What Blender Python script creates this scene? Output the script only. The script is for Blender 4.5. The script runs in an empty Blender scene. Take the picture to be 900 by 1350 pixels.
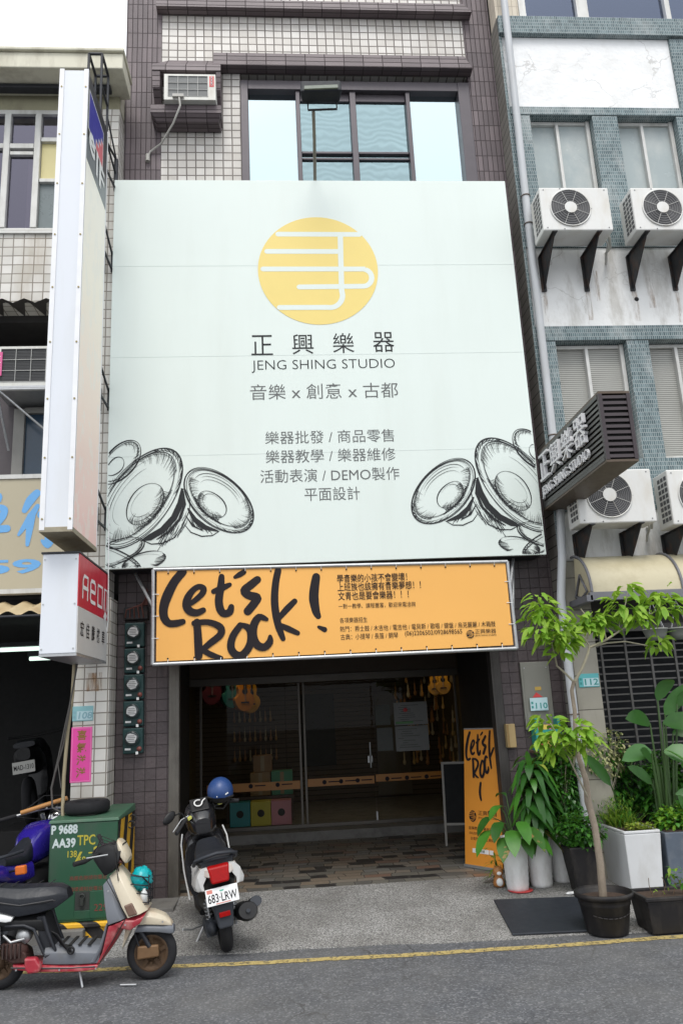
import bpy, bmesh, math, random
from mathutils import Vector, Matrix, Euler
R = math.radians
rng = random.Random(7)
scn = bpy.context.scene
COL = scn.collection

# ---------------------------------------------------------------- camera
cam_d = bpy.data.cameras.new("camera"); cam = bpy.data.objects.new("camera", cam_d); COL.objects.link(cam)
cam_d.sensor_fit = 'VERTICAL'; cam_d.sensor_height = 36.0; cam_d.lens = 28.0
cam_d.clip_end = 500; cam_d.clip_start = 0.05
yaw, pitch, roll = R(4.556), R(14.013), R(2.78)
fw = Vector((math.sin(yaw)*math.cos(pitch), math.cos(yaw)*math.cos(pitch), math.sin(pitch)))
rt = Vector((math.cos(yaw), -math.sin(yaw), 0)); up = rt.cross(fw)
r2 = rt*math.cos(roll) - up*math.sin(roll); u2 = rt*math.sin(roll) + up*math.cos(roll)
cam.matrix_world = Matrix(((r2.x, u2.x, -fw.x, 0), (r2.y, u2.y, -fw.y, 0), (r2.z, u2.z, -fw.z, 1.9), (0, 0, 0, 1)))
scn.camera = cam

# ---------------------------------------------------------------- daylight: overcast
SUN_EL, SUN_AZ = R(60), R(183)          # azimuth: direction the light comes from, clockwise from +Y
w = bpy.data.worlds.new("World"); scn.world = w; w.use_nodes = True
nt = w.node_tree; nt.nodes.clear()
sky = nt.nodes.new('ShaderNodeTexSky'); sky.sky_type = 'NISHITA'; sky.sun_disc = False
sky.sun_elevation = SUN_EL; sky.sun_rotation = SUN_AZ; sky.dust_density = 6.0; sky.air_density = 1.0; sky.ozone_density = 1.0
hs = nt.nodes.new('ShaderNodeHueSaturation'); hs.inputs['Saturation'].default_value = 0.28
bg = nt.nodes.new('ShaderNodeBackground'); bg.inputs['Strength'].default_value = 0.13
wo = nt.nodes.new('ShaderNodeOutputWorld')
cn = nt.nodes.new('ShaderNodeTexNoise'); cn.inputs['Scale'].default_value = 2.2; cn.inputs['Detail'].default_value = 4
cr_ = nt.nodes.new('ShaderNodeMapRange'); cr_.inputs[1].default_value = .3; cr_.inputs[2].default_value = .7; cr_.inputs[3].default_value = .72; cr_.inputs[4].default_value = .95
cm = nt.nodes.new('ShaderNodeMix'); cm.data_type = 'RGBA'; cm.inputs[7].default_value = (8.6, 8.9, 9.3, 1)      # high bright cloud cover over the clear-sky model
tcw = nt.nodes.new('ShaderNodeTexCoord'); nt.links.new(tcw.outputs['Generated'], cn.inputs['Vector']); nt.links.new(cn.outputs['Fac'], cr_.inputs[0]); nt.links.new(cr_.outputs[0], cm.inputs[0])
nt.links.new(sky.outputs[0], hs.inputs['Color']); nt.links.new(hs.outputs[0], cm.inputs[6]); nt.links.new(cm.outputs[2], bg.inputs['Color']); nt.links.new(bg.outputs[0], wo.inputs[0])
sd = bpy.data.lights.new("sun", 'SUN'); sd.energy = 1.45; sd.angle = R(24); sd.color = (1.0, 0.96, 0.9)
so = bpy.data.objects.new("sun", sd); COL.objects.link(so)
sdir = Vector((math.sin(SUN_AZ)*math.cos(SUN_EL), math.cos(SUN_AZ)*math.cos(SUN_EL), math.sin(SUN_EL)))
so.rotation_euler = sdir.to_track_quat('Z', 'Y').to_euler()
vs = scn.view_settings; vs.view_transform = 'Standard'; vs.look = 'None'; vs.gamma = 1.0; vs.use_curve_mapping = False
vs.exposure = 0.42
scn.cycles.max_bounces = 8; scn.cycles.diffuse_bounces = 4; scn.cycles.glossy_bounces = 4
scn.cycles.transparent_max_bounces = 12; scn.cycles.use_denoising = True
scn.cycles.sample_clamp_indirect = 6

# ---------------------------------------------------------------- mesh builder
class MB:
    def __init__(s): s.v = []; s.f = []; s.m = []; s.s = []
    def add(s, vs, fs, mi=0, sm=False):
        o = len(s.v); s.v += [tuple(v) for v in vs]
        for f in fs: s.f.append([i+o for i in f]); s.m.append(mi); s.s.append(sm)
        return s
    def box(s, x0, x1, y0, y1, z0, z1, mi=0):
        vs = [(x, y, z) for z in (z0, z1) for y in (y0, y1) for x in (x0, x1)]
        return s.add(vs, [(0,2,3,1), (4,5,7,6), (0,1,5,4), (2,6,7,3), (0,4,6,2), (1,3,7,5)], mi)
    def obox(s, c, sz, rot=(0,0,0), mi=0):
        M = Euler(rot).to_matrix(); c = Vector(c)
        vs = [c + M @ Vector((x*sz[0]/2, y*sz[1]/2, z*sz[2]/2)) for z in (-1,1) for y in (-1,1) for x in (-1,1)]
        return s.add(vs, [(0,2,3,1), (4,5,7,6), (0,1,5,4), (2,6,7,3), (0,4,6,2), (1,3,7,5)], mi)
    def hexa(s, bot, top, mi=0):          # two quads (same winding, seen from above counter-clockwise)
        return s.add(list(bot)+list(top), [(3,2,1,0), (4,5,6,7), (0,1,5,4), (1,2,6,5), (2,3,7,6), (3,0,4,7)], mi)
    def prism(s, pts, y0, y1, mi=0, taper=0.0, sm=False):   # outline in (x, z), run along y; taper narrows the y1 end
        n = len(pts); cx = sum(p[0] for p in pts)/n; cz = sum(p[1] for p in pts)/n
        b = [(p[0], y0, p[1]) for p in pts]; t = [(cx+(p[0]-cx)*(1-taper), y1, cz+(p[1]-cz)*(1-taper)) for p in pts]
        return s.add(b+t, [tuple(range(n)), tuple(range(2*n-1, n-1, -1))] + [(i, i+n, (i+1) % n+n, (i+1) % n) for i in range(n)], mi, sm)
    def prismx(s, pts, x0, x1, mi=0):      # outline in (y, z), run along x
        n = len(pts)
        b = [(x0, p[0], p[1]) for p in pts]; t = [(x1, p[0], p[1]) for p in pts]
        return s.add(b+t, [tuple(range(n)), tuple(range(2*n-1, n-1, -1))] + [(i, i+n, (i+1) % n+n, (i+1) % n) for i in range(n)], mi)
    def tube(s, pts, r, n=8, mi=0, caps=True):
        pts = [Vector(p) for p in pts]; k = len(pts); rs = r if isinstance(r, (list, tuple)) else [r]*k
        vs = []; prev = None
        for i, p in enumerate(pts):
            d = (pts[min(i+1, k-1)]-pts[max(i-1, 0)]).normalized()
            if prev is None: a = d.orthogonal().normalized()
            else:
                a = prev-d*prev.dot(d); a = a.normalized() if a.length > 1e-6 else d.orthogonal().normalized()
            prev = a; b = d.cross(a)
            for j in range(n):
                t = 2*math.pi*j/n; vs.append(p+(a*math.cos(t)+b*math.sin(t))*rs[i])
        fs = [(i*n+j, i*n+(j+1) % n, (i+1)*n+(j+1) % n, (i+1)*n+j) for i in range(k-1) for j in range(n)]
        s.add(vs, fs, mi, True)
        if caps:
            s.add(vs[:n], [tuple(range(n-1, -1, -1))], mi); s.add(vs[-n:], [tuple(range(n))], mi)
        return s
    def lathe(s, prof, c=(0,0,0), n=24, mi=0, axis='Z', sm=True, sq=1.0):   # prof: (radius, height)
        vs = []; c = Vector(c)
        for r, h in prof:
            for j in range(n):
                t = 2*math.pi*j/n; a, b = r*math.cos(t), r*math.sin(t)*sq
                vs.append(c+(Vector((a, b, h)) if axis == 'Z' else Vector((a, h, b)) if axis == 'Y' else Vector((h, a, b))))
        k = len(prof)
        fs = [(i*n+j, i*n+(j+1) % n, (i+1)*n+(j+1) % n, (i+1)*n+j) for i in range(k-1) for j in range(n)]
        s.add(vs, fs, mi, sm)
        return s
    def ell(s, c, r, nu=16, nv=10, mi=0, v0=0.0, v1=1.0, rot=None):
        vs = []; M = Euler(rot).to_matrix() if rot else Matrix.Identity(3); c = Vector(c)
        for i in range(nv+1):
            ph = math.pi*(v0+(v1-v0)*i/nv)
            for j in range(nu):
                t = 2*math.pi*j/nu
                vs.append(c+M @ Vector((r[0]*math.sin(ph)*math.cos(t), r[1]*math.sin(ph)*math.sin(t), r[2]*math.cos(ph))))
        fs = [(i*nu+j, (i+1)*nu+j, (i+1)*nu+(j+1) % nu, i*nu+(j+1) % nu) for i in range(nv) for j in range(nu)]
        return s.add(vs, fs, mi, True)
    def torus(s, c, R_, r, axis='Y', nu=32, nv=10, mi=0, sq=1.0):
        vs = []; c = Vector(c)
        for i in range(nu):
            t = 2*math.pi*i/nu
            for j in range(nv):
                p = 2*math.pi*j/nv; q = R_+r*math.cos(p); h = r*sq*math.sin(p); a, b = q*math.cos(t), q*math.sin(t)
                vs.append(c+(Vector((a, b, h)) if axis == 'Z' else Vector((a, h, b)) if axis == 'Y' else Vector((h, a, b))))
        fs = [(i*nv+j, ((i+1) % nu)*nv+j, ((i+1) % nu)*nv+(j+1) % nv, i*nv+(j+1) % nv) for i in range(nu) for j in range(nv)]
        return s.add(vs, fs, mi, True)
    def loft(s, rings, mi=0, sm=True, caps=True):
        n = len(rings[0]); vs = [p for r_ in rings for p in r_]
        fs = [(i*n+j, i*n+(j+1) % n, (i+1)*n+(j+1) % n, (i+1)*n+j) for i in range(len(rings)-1) for j in range(n)]
        s.add(vs, fs, mi, sm)
        if caps: s.add(rings[0], [tuple(range(n-1, -1, -1))], mi, False); s.add(rings[-1], [tuple(range(n))], mi, False)
        return s
    def disc(s, c, r, axis='Y', n=24, mi=0, h=0.004):
        if axis == 'Y': return s.lathe([(0.0001, -h), (r, -h), (r, 0)], c, n, mi, 'Y', False)
        return s.lathe([(0.0001, h), (r, h), (r, 0)], c, n, mi, axis, False)
    def leaf(s, p, d, L, W, droop=.4, mi=0, fold=.2, seg=4, tipw=0.0, side=None):
        p = Vector(p); d = Vector(d).normalized(); upv = Vector((0,0,1))
        sd_ = d.cross(upv) if side is None else Vector(side)
        sd_ = sd_.normalized() if sd_.length > 1e-4 else Vector((1,0,0))
        nrm = sd_.cross(d).normalized(); prof = [.12, .78, 1.0, .72, tipw] if seg == 4 else [.15]+[math.sin(math.pi*(.12+.84*i/seg))**.8 for i in range(1, seg)]+[tipw]
        vs = []
        for i in range(seg+1):
            t = i/seg; c = p+d*L*t-upv*droop*L*t*t
            hw = prof[i]*W/2
            vs += [c-sd_*hw+nrm*hw*fold, c, c+sd_*hw+nrm*hw*fold]
        fs = []
        for i in range(seg): fs += [(3*i, 3*i+1, 3*i+4, 3*i+3), (3*i+1, 3*i+2, 3*i+5, 3*i+4)]
        return s.add(vs, fs, mi, True)
    def ribbon(s, pts, wd, O, U, V, N, lift, mi=0, close=False):   # brush stroke on a plane: pts (u, v) in metres
        k = len(pts); wd = wd if isinstance(wd, (list, tuple)) else [wd]*k
        P = [Vector((p[0], p[1])) for p in pts]
        cnt = [0]
        def W3(q): cnt[0] += 1; return O+U*q.x+V*q.y+N*(lift+4e-6*(cnt[0] % (k if cnt[0] <= 2*k else 10**6)))
        L_ = []
        def cap(c, d, r, sgn):
            out = []
            for j in range(1, 5):
                a = math.pi*j/5; n_ = Vector((-d.y, d.x)); out.append(c+(n_*math.cos(a)*sgn+d*math.sin(a)*sgn)*r)
            return out
        a_, b_ = [], []
        for i in range(k):
            d = P[min(i+1, k-1)]-P[max(i-1, 0)]; d = d.normalized() if d.length > 1e-9 else Vector((1, 0))
            n_ = Vector((-d.y, d.x)); a_.append(P[i]+n_*wd[i]/2); b_.append(P[i]-n_*wd[i]/2)
        vs = [W3(q) for q in a_]+[W3(q) for q in b_]
        s.add(vs, [(i, k+i, k+i+1, i+1) for i in range(k-1)], mi)
        d1 = (P[-1]-P[-2]).normalized(); d0 = (P[0]-P[1]).normalized()
        if wd[-1] > .004: s.add([W3(q) for q in [a_[-1]]+[P[-1]+(Vector((-d1.y, d1.x))*math.cos(math.pi*j/6)+d1*math.sin(math.pi*j/6))*wd[-1]/2 for j in range(1, 6)]+[b_[-1]]], [tuple(range(6, -1, -1))], mi)
        if wd[0] > .004: s.add([W3(q) for q in [b_[0]]+[P[0]+(Vector((-d0.y, d0.x))*math.cos(math.pi*j/6)+d0*math.sin(math.pi*j/6))*wd[0]/2 for j in range(1, 6)]+[a_[0]]], [tuple(range(6, -1, -1))], mi)
        return s
    def build(s, name, mats, parent=None, bevel=0.0, seg=2, label=None, local=False):
        off = Vector((0,0,0))
        q = parent
        if not local:
            while q is not None: off = off+q.location; q = q.parent
        me = bpy.data.meshes.new(name)
        me.from_pydata([tuple(Vector(v)-off) for v in s.v], [], s.f)
        for m in (mats if isinstance(mats, (list, tuple)) else [mats]): me.materials.append(m)
        me.polygons.foreach_set('material_index', s.m); me.polygons.foreach_set('use_smooth', s.s)
        me.update()
        o = bpy.data.objects.new(name, me); COL.objects.link(o)
        if parent is not None: o.parent = parent
        if bevel:
            b = o.modifiers.new('bevel', 'BEVEL'); b.width = bevel; b.segments = seg; b.limit_method = 'ANGLE'; b.angle_limit = R(35)
            b.harden_normals = False
        if label: o['label'] = label
        return o

def empty(name, loc=(0,0,0), rot=(0,0,0)):
    o = bpy.data.objects.new(name, None); COL.objects.link(o); o.location = loc; o.rotation_euler = rot
    o.empty_display_size = .2; return o
def tag(o, label, cat, group=None):
    o['label'] = label; o['category'] = cat
    if group: o['group'] = group
    return o
def thing(name, label, cat, loc=(0,0,0), group=None, rot=(0,0,0)): return tag(empty(name, loc, rot), label, cat, group)
def struct(o, kind='structure'): o['kind'] = kind; return o
def dup(o, parent=None):
    c = o.copy(); COL.objects.link(c)
    if parent is not None: c.parent = parent
    for ch in [x for x in COL.objects if x.parent is o]: dup(ch, c)
    return c

_tc = {}
def glyphs(t, thick=0.0, offset=0.0):
    k = (t, thick, offset)
    if k not in _tc:
        cu = bpy.data.curves.new('lettering', 'FONT'); cu.body = t; cu.extrude = thick; cu.offset = offset; cu.resolution_u = 3
        o = bpy.data.objects.new('lettering', cu); COL.objects.link(o)
        dg = bpy.context.evaluated_depsgraph_get(); dg.update()
        me = bpy.data.meshes.new_from_object(o.evaluated_get(dg))
        vs = [tuple(v.co) for v in me.vertices]; fs = [tuple(p.vertices) for p in me.polygons]
        bpy.data.objects.remove(o); bpy.data.curves.remove(cu); bpy.data.meshes.remove(me)
        _tc[k] = (vs, fs)
    return _tc[k]
def write(mb, t, O, U, V, w=None, h=None, lift=.004, thick=0.0, offset=0.0, mi=0, align='L', slant=0.0):
    """Lettering on a plane: O lower-left corner, U along the line, V up, fitted to width w and/or height h."""
    vs, fs = glyphs(t, 0.5 if thick else 0.0, offset)
    if not vs: return
    x0 = min(v[0] for v in vs); x1 = max(v[0] for v in vs); y0 = min(v[1] for v in vs); y1 = max(v[1] for v in vs)
    sx = (w/(x1-x0)) if w else None; sy = (h/(y1-y0)) if h else None
    sx = sx or sy; sy = sy or sx
    U = Vector(U).normalized(); V = Vector(V).normalized(); N = U.cross(V); O = Vector(O)
    sh = 0 if align == 'L' else (x1-x0)*sx/2
    out = [O+U*((v[0]-x0)*sx-sh+(v[1]-y0)*sy*slant)+V*((v[1]-y0)*sy)+N*(lift+((v[2]+.5)*thick if thick else 0)) for v in vs]
    mb.add(out, fs, mi)

# ---------------------------------------------------------------- materials
class NT:
    def __init__(s, name):
        s.m = bpy.data.materials.new(name); s.m.use_nodes = True; s.t = s.m.node_tree; s.t.nodes.clear()
        s.out = s.n('ShaderNodeOutputMaterial'); s.p = s.n('ShaderNodeBsdfPrincipled'); s.l(s.p.outputs[0], s.out.inputs[0])
    def n(s, t, **k):
        x = s.t.nodes.new(t)
        for a, b in k.items(): setattr(x, a, b)
        return x
    def l(s, a, b): s.t.links.new(a, b)
    def math(s, op, a, b=None, c=None):
        x = s.n('ShaderNodeMath', operation=op)
        for i, q in enumerate((a, b, c)):
            if q is None: continue
            if isinstance(q, (int, float)): x.inputs[i].default_value = q
            else: s.l(q, x.inputs[i])
        return x.outputs[0]
    def noise(s, scale, detail=4, rough=.55, vec=None, mapping=None):
        x = s.n('ShaderNodeTexNoise'); x.inputs['Scale'].default_value = scale; x.inputs['Detail'].default_value = detail; x.inputs['Roughness'].default_value = rough
        if vec is None: vec = s.coord()
        if mapping:
            mp = s.n('ShaderNodeMapping'); mp.inputs['Scale'].default_value = mapping; s.l(vec, mp.inputs[0]); vec = mp.outputs[0]
        s.l(vec, x.inputs['Vector']); return x.outputs['Fac']
    def coord(s):
        if not hasattr(s, '_c'): s._c = s.n('ShaderNodeTexCoord').outputs['Object']
        return s._c
    def ramp(s, fac, stops, interp='LINEAR'):
        x = s.n('ShaderNodeValToRGB'); x.color_ramp.interpolation = interp; e = x.color_ramp.elements
        for i, (p, c) in enumerate(stops):
            q = e[i] if i < 2 else e.new(p)
            q.position = p; q.color = (*c, 1) if len(c) == 3 else c
        s.l(fac, x.inputs[0]); return x.outputs[0]
    def mix(s, fac, a, b, blend='MIX'):
        x = s.n('ShaderNodeMix', data_type='RGBA', blend_type=blend)
        for i, q in ((0, fac), (6, a), (7, b)):
            if isinstance(q, (int, float)): x.inputs[i].default_value = q
            elif isinstance(q, tuple): x.inputs[i].default_value = (*q, 1)
            else: s.l(q, x.inputs[i])
        return x.outputs[2]
    def bump(s, h, strength, dist=.01):
        x = s.n('ShaderNodeBump'); x.inputs['Strength'].default_value = strength; x.inputs['Distance'].default_value = dist
        s.l(h, x.inputs['Height']); s.l(x.outputs[0], s.p.inputs['Normal']); return x.outputs[0]
    def wallco(s):
        g = s.n('ShaderNodeNewGeometry'); P = s.n('ShaderNodeSeparateXYZ'); N = s.n('ShaderNodeSeparateXYZ')
        s.l(g.outputs['Position'], P.inputs[0]); s.l(g.outputs['True Normal'], N.inputs[0])
        ax = s.math('GREATER_THAN', s.math('ABSOLUTE', N.outputs[0]), .7); az = s.math('GREATER_THAN', s.math('ABSOLUTE', N.outputs[2]), .7)
        def sel(f, a, b): return s.math('ADD', s.math('MULTIPLY', f, b), s.math('MULTIPLY', s.math('SUBTRACT', 1.0, f), a))
        c = s.n('ShaderNodeCombineXYZ'); s.l(sel(ax, P.outputs[0], P.outputs[1]), c.inputs[0]); s.l(sel(az, P.outputs[2], P.outputs[1]), c.inputs[1])
        return c.outputs[0]
def mat(name, col, rough=.5, metal=0.0, var=.12, vs_=5, bump=0.0, bs=60, dirt=None, coat=0.0, spec=.5, col2=None, crack=0.0):
    t = NT(name); p = t.p
    c = t.mix(t.noise(vs_, 5), tuple(x*(1-var) for x in col), tuple(min(1, x*(1+var)) for x in (col2 or col)))
    if dirt:      # (colour, amount, noise scale, mapping)
        f = t.ramp(t.noise(dirt[2], 6, .65, mapping=dirt[3]), [(.48, (0,0,0)), (.72, (1,1,1))])
        c = t.mix(t.math('MULTIPLY', f, dirt[1]), c, dirt[0])
    if crack:
        dv = t.n('ShaderNodeVectorMath', operation='MULTIPLY_ADD'); nz = t.n('ShaderNodeTexNoise'); nz.inputs['Scale'].default_value = 3.5; nz.inputs['Detail'].default_value = 5; t.l(t.coord(), nz.inputs['Vector'])
        t.l(nz.outputs['Color'], dv.inputs[0]); dv.inputs[1].default_value = (.5,.5,.5); t.l(t.coord(), dv.inputs[2])
        vo = t.n('ShaderNodeTexVoronoi', feature='DISTANCE_TO_EDGE'); vo.inputs['Scale'].default_value = crack; t.l(dv.outputs[0], vo.inputs['Vector'])
        ln = t.math('MULTIPLY', t.ramp(vo.outputs['Distance'], [(.003, (1,1,1)), (.011, (0,0,0))]), t.ramp(t.noise(1.3, 3), [(.46, (0,0,0)), (.58, (1,1,1))]))
        c = t.mix(t.math('MULTIPLY', ln, .40), c, (.22,.20,.17))
    t.l(c, p.inputs['Base Color'])
    r_ = t.math('ADD', t.math('MULTIPLY', t.noise(vs_*3, 3), .2), rough-.1); t.l(r_, p.inputs['Roughness'])
    p.inputs['Metallic'].default_value = metal; p.inputs['Coat Weight'].default_value = coat; p.inputs['Specular IOR Level'].default_value = spec
    if bump: t.bump(t.noise(bs, 4), bump, .01)
    return t.m
def tile(name, c1, c2, mortar, bw, bh, ms, rough=.45, bump=.5, off=0.0, grain=0.0, gs=150, dirt=None, origin=(0, 0), spec=.4):
    t = NT(name); co = t.wallco()
    if origin != (0, 0):
        mp = t.n('ShaderNodeMapping'); mp.inputs['Location'].default_value = (-origin[0], -origin[1], 0); t.l(co, mp.inputs[0]); co = mp.outputs[0]
    jn = t.n('ShaderNodeTexNoise'); jn.inputs['Scale'].default_value = 1.7; jn.inputs['Detail'].default_value = 3; t.l(co, jn.inputs['Vector']); jv = t.n('ShaderNodeVectorMath', operation='MULTIPLY_ADD'); t.l(jn.outputs['Color'], jv.inputs[0]); j_ = min(.022, bw*.16, bh*.16); jv.inputs[1].default_value = (j_, j_, 0); t.l(co, jv.inputs[2]); co = jv.outputs[0]
    b = t.n('ShaderNodeTexBrick', offset=off, squash=1.0)
    b.inputs['Color1'].default_value = (*c1, 1); b.inputs['Color2'].default_value = (*c2, 1); b.inputs['Mortar'].default_value = (*mortar, 1)
    for k, v in (('Scale', 1), ('Mortar Size', ms), ('Mortar Smooth', .15), ('Bias', 0), ('Brick Width', bw), ('Row Height', bh)): b.inputs[k].default_value = v
    t.l(co, b.inputs['Vector']); c = b.outputs['Color']
    c = t.mix(.22, c, t.ramp(t.noise(2.3, 5, vec=co), [(.3, (.35,.34,.33)), (.7, (1,1,1))]), 'MULTIPLY')
    if dirt:
        f = t.ramp(t.noise(dirt[2], 6, .65, vec=co, mapping=dirt[3]), [(.5, (0,0,0)), (.75, (1,1,1))])
        c = t.mix(t.math('MULTIPLY', f, dirt[1]), c, dirt[0])
    t.l(c, t.p.inputs['Base Color'])
    t.l(t.math('ADD', t.math('MULTIPLY', b.outputs['Fac'], .4), rough), t.p.inputs['Roughness']); t.p.inputs['Specular IOR Level'].default_value = spec
    h = t.math('MULTIPLY', b.outputs['Fac'], -1.0)
    if grain: h = t.math('ADD', h, t.math('MULTIPLY', t.noise(gs, 3, vec=co), grain))
    t.bump(h, bump, .006)
    return t.m
def glass(name, tint=(.85,.9,.9), refl=(1,1,1), fac=1.0, rough=.0, wavy=0.0):
    t = NT(name); t.t.nodes.remove(t.p)
    fr = t.n('ShaderNodeFresnel'); fr.inputs[0].default_value = 1.52
    f = t.math('MULTIPLY', fr.outputs[0], fac) if fac != 1 else fr.outputs[0]
    f = t.math('MINIMUM', f, 1.0)
    a = t.n('ShaderNodeBsdfTransparent'); a.inputs[0].default_value = (*tint, 1)
    g = t.n('ShaderNodeBsdfGlossy'); g.inputs['Color'].default_value = (*refl, 1); g.inputs['Roughness'].default_value = rough
    if wavy:
        bp = t.n('ShaderNodeBump'); bp.inputs['Strength'].default_value = wavy; bp.inputs['Distance'].default_value = .05
        t.l(t.noise(3, 2, mapping=(1, 1, 4)), bp.inputs['Height']); t.l(bp.outputs[0], g.inputs['Normal'])
    if wavy:      # rippled reflection painted as wave bands in the gloss colour
        wv = t.n('ShaderNodeTexWave', bands_direction='Z'); wv.inputs['Scale'].default_value = 3.2; wv.inputs['Distortion'].default_value = 14; wv.inputs['Detail'].default_value = 2; wv.inputs['Detail Scale'].default_value = .8; t.l(t.coord(), wv.inputs['Vector'])
        t.l(t.mix(t.math('MULTIPLY', wv.outputs['Fac'], t.math('ADD', t.noise(1.4, 2), .2)), tuple(q*.95 for q in refl), tuple(min(1, q*1.17) for q in refl)), g.inputs['Color'])
    m = t.n('ShaderNodeMixShader'); t.l(f, m.inputs[0]); t.l(a.outputs[0], m.inputs[1]); t.l(g.outputs[0], m.inputs[2]); t.l(m.outputs[0], t.out.inputs[0])
    return t.m
def leafmat(name, c1, c2, rough=.45, trans=.35, sc=14, patch=None):
    t = NT(name); c = t.mix(t.noise(sc, 3), c1, c2)
    if patch: c = t.mix(t.ramp(t.noise(9, 3), [(.56, (0,0,0)), (.62, (1,1,1))]), c, patch)
    t.l(c, t.p.inputs['Base Color']); t.p.inputs['Roughness'].default_value = rough
    t.p.inputs['Specular IOR Level'].default_value = .35
    tr = t.n('ShaderNodeBsdfTranslucent'); t.l(t.mix(.5, c, (.25, .4, .02), 'MIX'), tr.inputs[0])
    m = t.n('ShaderNodeMixShader'); m.inputs[0].default_value = trans; t.l(t.p.outputs[0], m.inputs[1]); t.l(tr.outputs[0], m.inputs[2]); t.l(m.outputs[0], t.out.inputs[0])
    return t.m
def emit(name, col, st):
    t = NT(name); t.p.inputs['Base Color'].default_value = (*col, 1); t.p.inputs['Emission Color'].default_value = (*col, 1); t.p.inputs['Emission Strength'].default_value = st
    return t.m

M = {}
M['black'] = mat('black_plastic', (.010,.010,.011), .42, var=.3, vs_=9, spec=.3)
M['black_matte'] = mat('black_matte', (.014,.013,.013), .8, var=.3)
M['ink'] = mat('printed_ink', (.018,.015,.018), .7, var=.05, spec=.2)
M['ink_grey'] = mat('grey_ink', (.10,.105,.105), .6, var=.05)
M['rubber'] = mat('rubber', (.017,.017,.019), .75, spec=.25, var=.3, vs_=12, bump=.2, bs=90)
M['steel'] = mat('galvanised_steel', (.42,.43,.44), .42, .7, var=.2, vs_=14)
M['alu'] = mat('window_aluminium', (.55,.55,.53), .5, .2, var=.12, vs_=8, dirt=((.2,.18,.14), .45, 5, (1,1,.25)))
M['track'] = mat('shutter_track', (.13,.12,.105), .45, .45, var=.25, vs_=6, dirt=((.04,.035,.03), .6, 5, (1,1,.3)))
M['dark_iron'] = mat('dark_painted_iron', (.02,.022,.028), .5, .2, var=.3, vs_=10)
M['purple_tile'] = tile('purple_strip_tile', (.105,.083,.092), (.172,.138,.148), (.062,.05,.052), .066, .237, .0055, .55, .8, grain=.55, gs=42, dirt=((.06,.05,.05), .4, 3, (1,.2,1)))
M['purple_low'] = tile('purple_embossed_tile', (.072,.057,.060), (.098,.078,.081), (.050,.040,.042), .115, .118, .0045, .5, 1.0, grain=1.1, gs=24, dirt=((.045,.036,.034), .5, 3, (1,.3,1)))
M['purple_eave'] = tile('purple_eave_tile', (.115,.091,.099), (.172,.140,.148), (.06,.048,.05), .26, .075, .006, .55, .9, grain=.6, gs=36)
M['white_tile'] = tile('white_square_tile', (.56,.53,.49), (.70,.675,.64), (.19,.17,.155), .118, .1145, .0085, .3, .6, dirt=((.36,.33,.29), .35, 2.5, (1,.25,1)))
M['white_tile2'] = tile('old_white_tile', (.56,.54,.49), (.74,.72,.68), (.24,.215,.185), .122, .118, .0065, .3, .5, dirt=((.33,.27,.19), .5, 3, (1,.2,1)))
M['grey_tile'] = tile('grey_brick_tile', (.20,.19,.165), (.24,.225,.2), (.075,.07,.065), .6, .125, .007, .55, .6, dirt=((.1,.085,.07), .5, 4, (1,.4,1)))
M['teal'] = tile('teal_mosaic', (.045,.085,.098), (.15,.215,.23), (.36,.40,.40), .026, .052, .0028, .25, .4, off=.5, dirt=((.52,.54,.53), .6, 1.9, (1,.7,1)))
M['cream_tile'] = tile('cream_tile', (.62,.55,.44), (.68,.61,.50), (.42,.37,.3), .065, .26, .004, .35, .4)
M['stone'] = tile('stone_slab', (.30,.285,.235), (.35,.33,.28), (.11,.10,.085), .36, .36, .005, .6, .4, grain=.15, gs=60, dirt=((.14,.125,.10), .6, 3, (1,.3,1)), origin=(3.13, 0))
# ---------------------------------------------------------------- ground
def asphalt():
    t = NT('asphalt')
    vo = t.n('ShaderNodeTexVoronoi'); vo.inputs['Scale'].default_value = 75; t.l(t.coord(), vo.inputs['Vector']); sc_ = t.n('ShaderNodeSeparateColor'); t.l(vo.outputs['Color'], sc_.inputs[0])
    c = t.ramp(sc_.outputs[0], [(0, (.062,.066,.074)), (.45, (.092,.097,.108)), (.8, (.118,.123,.134)), (.95, (.20,.205,.215))])
    dv = t.n('ShaderNodeVectorMath', operation='MULTIPLY_ADD'); nz = t.n('ShaderNodeTexNoise'); nz.inputs['Scale'].default_value = 2.0; nz.inputs['Detail'].default_value = 6; t.l(t.coord(), nz.inputs['Vector'])
    t.l(nz.outputs['Color'], dv.inputs[0]); dv.inputs[1].default_value = (.9,.9,.9); t.l(t.coord(), dv.inputs[2])
    ve = t.n('ShaderNodeTexVoronoi', feature='DISTANCE_TO_EDGE'); ve.inputs['Scale'].default_value = .8; t.l(dv.outputs[0], ve.inputs['Vector'])
    ck = t.math('MULTIPLY', t.ramp(ve.outputs['Distance'], [(.003, (1,1,1)), (.012, (0,0,0))]), t.ramp(t.noise(.8, 3), [(.48, (0,0,0)), (.58, (1,1,1))]))
    c = t.mix(t.math('MULTIPLY', ck, .8), c, (.025,.025,.026))
    c = t.mix(t.ramp(t.noise(1.1, 6, .6), [(.35, (0,0,0)), (.7, (1,1,1))]), c, t.mix(.45, c, (.16,.158,.15)))
    c = t.mix(.6, c, t.ramp(t.noise(3.2, 7, .68), [(.32, (.58,.57,.56)), (.66, (1,1,1))]), 'MULTIPLY')
    spots = t.ramp(t.noise(7, 5, .7), [(.63, (0,0,0)), (.74, (1,1,1))]); c = t.mix(t.math('MULTIPLY', spots, .5), c, (.026,.025,.024))
    t.l(c, t.p.inputs['Base Color']); t.p.inputs['Roughness'].default_value = .85
    t.bump(t.noise(180, 3, .8), .7, .006); return t.m
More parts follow.
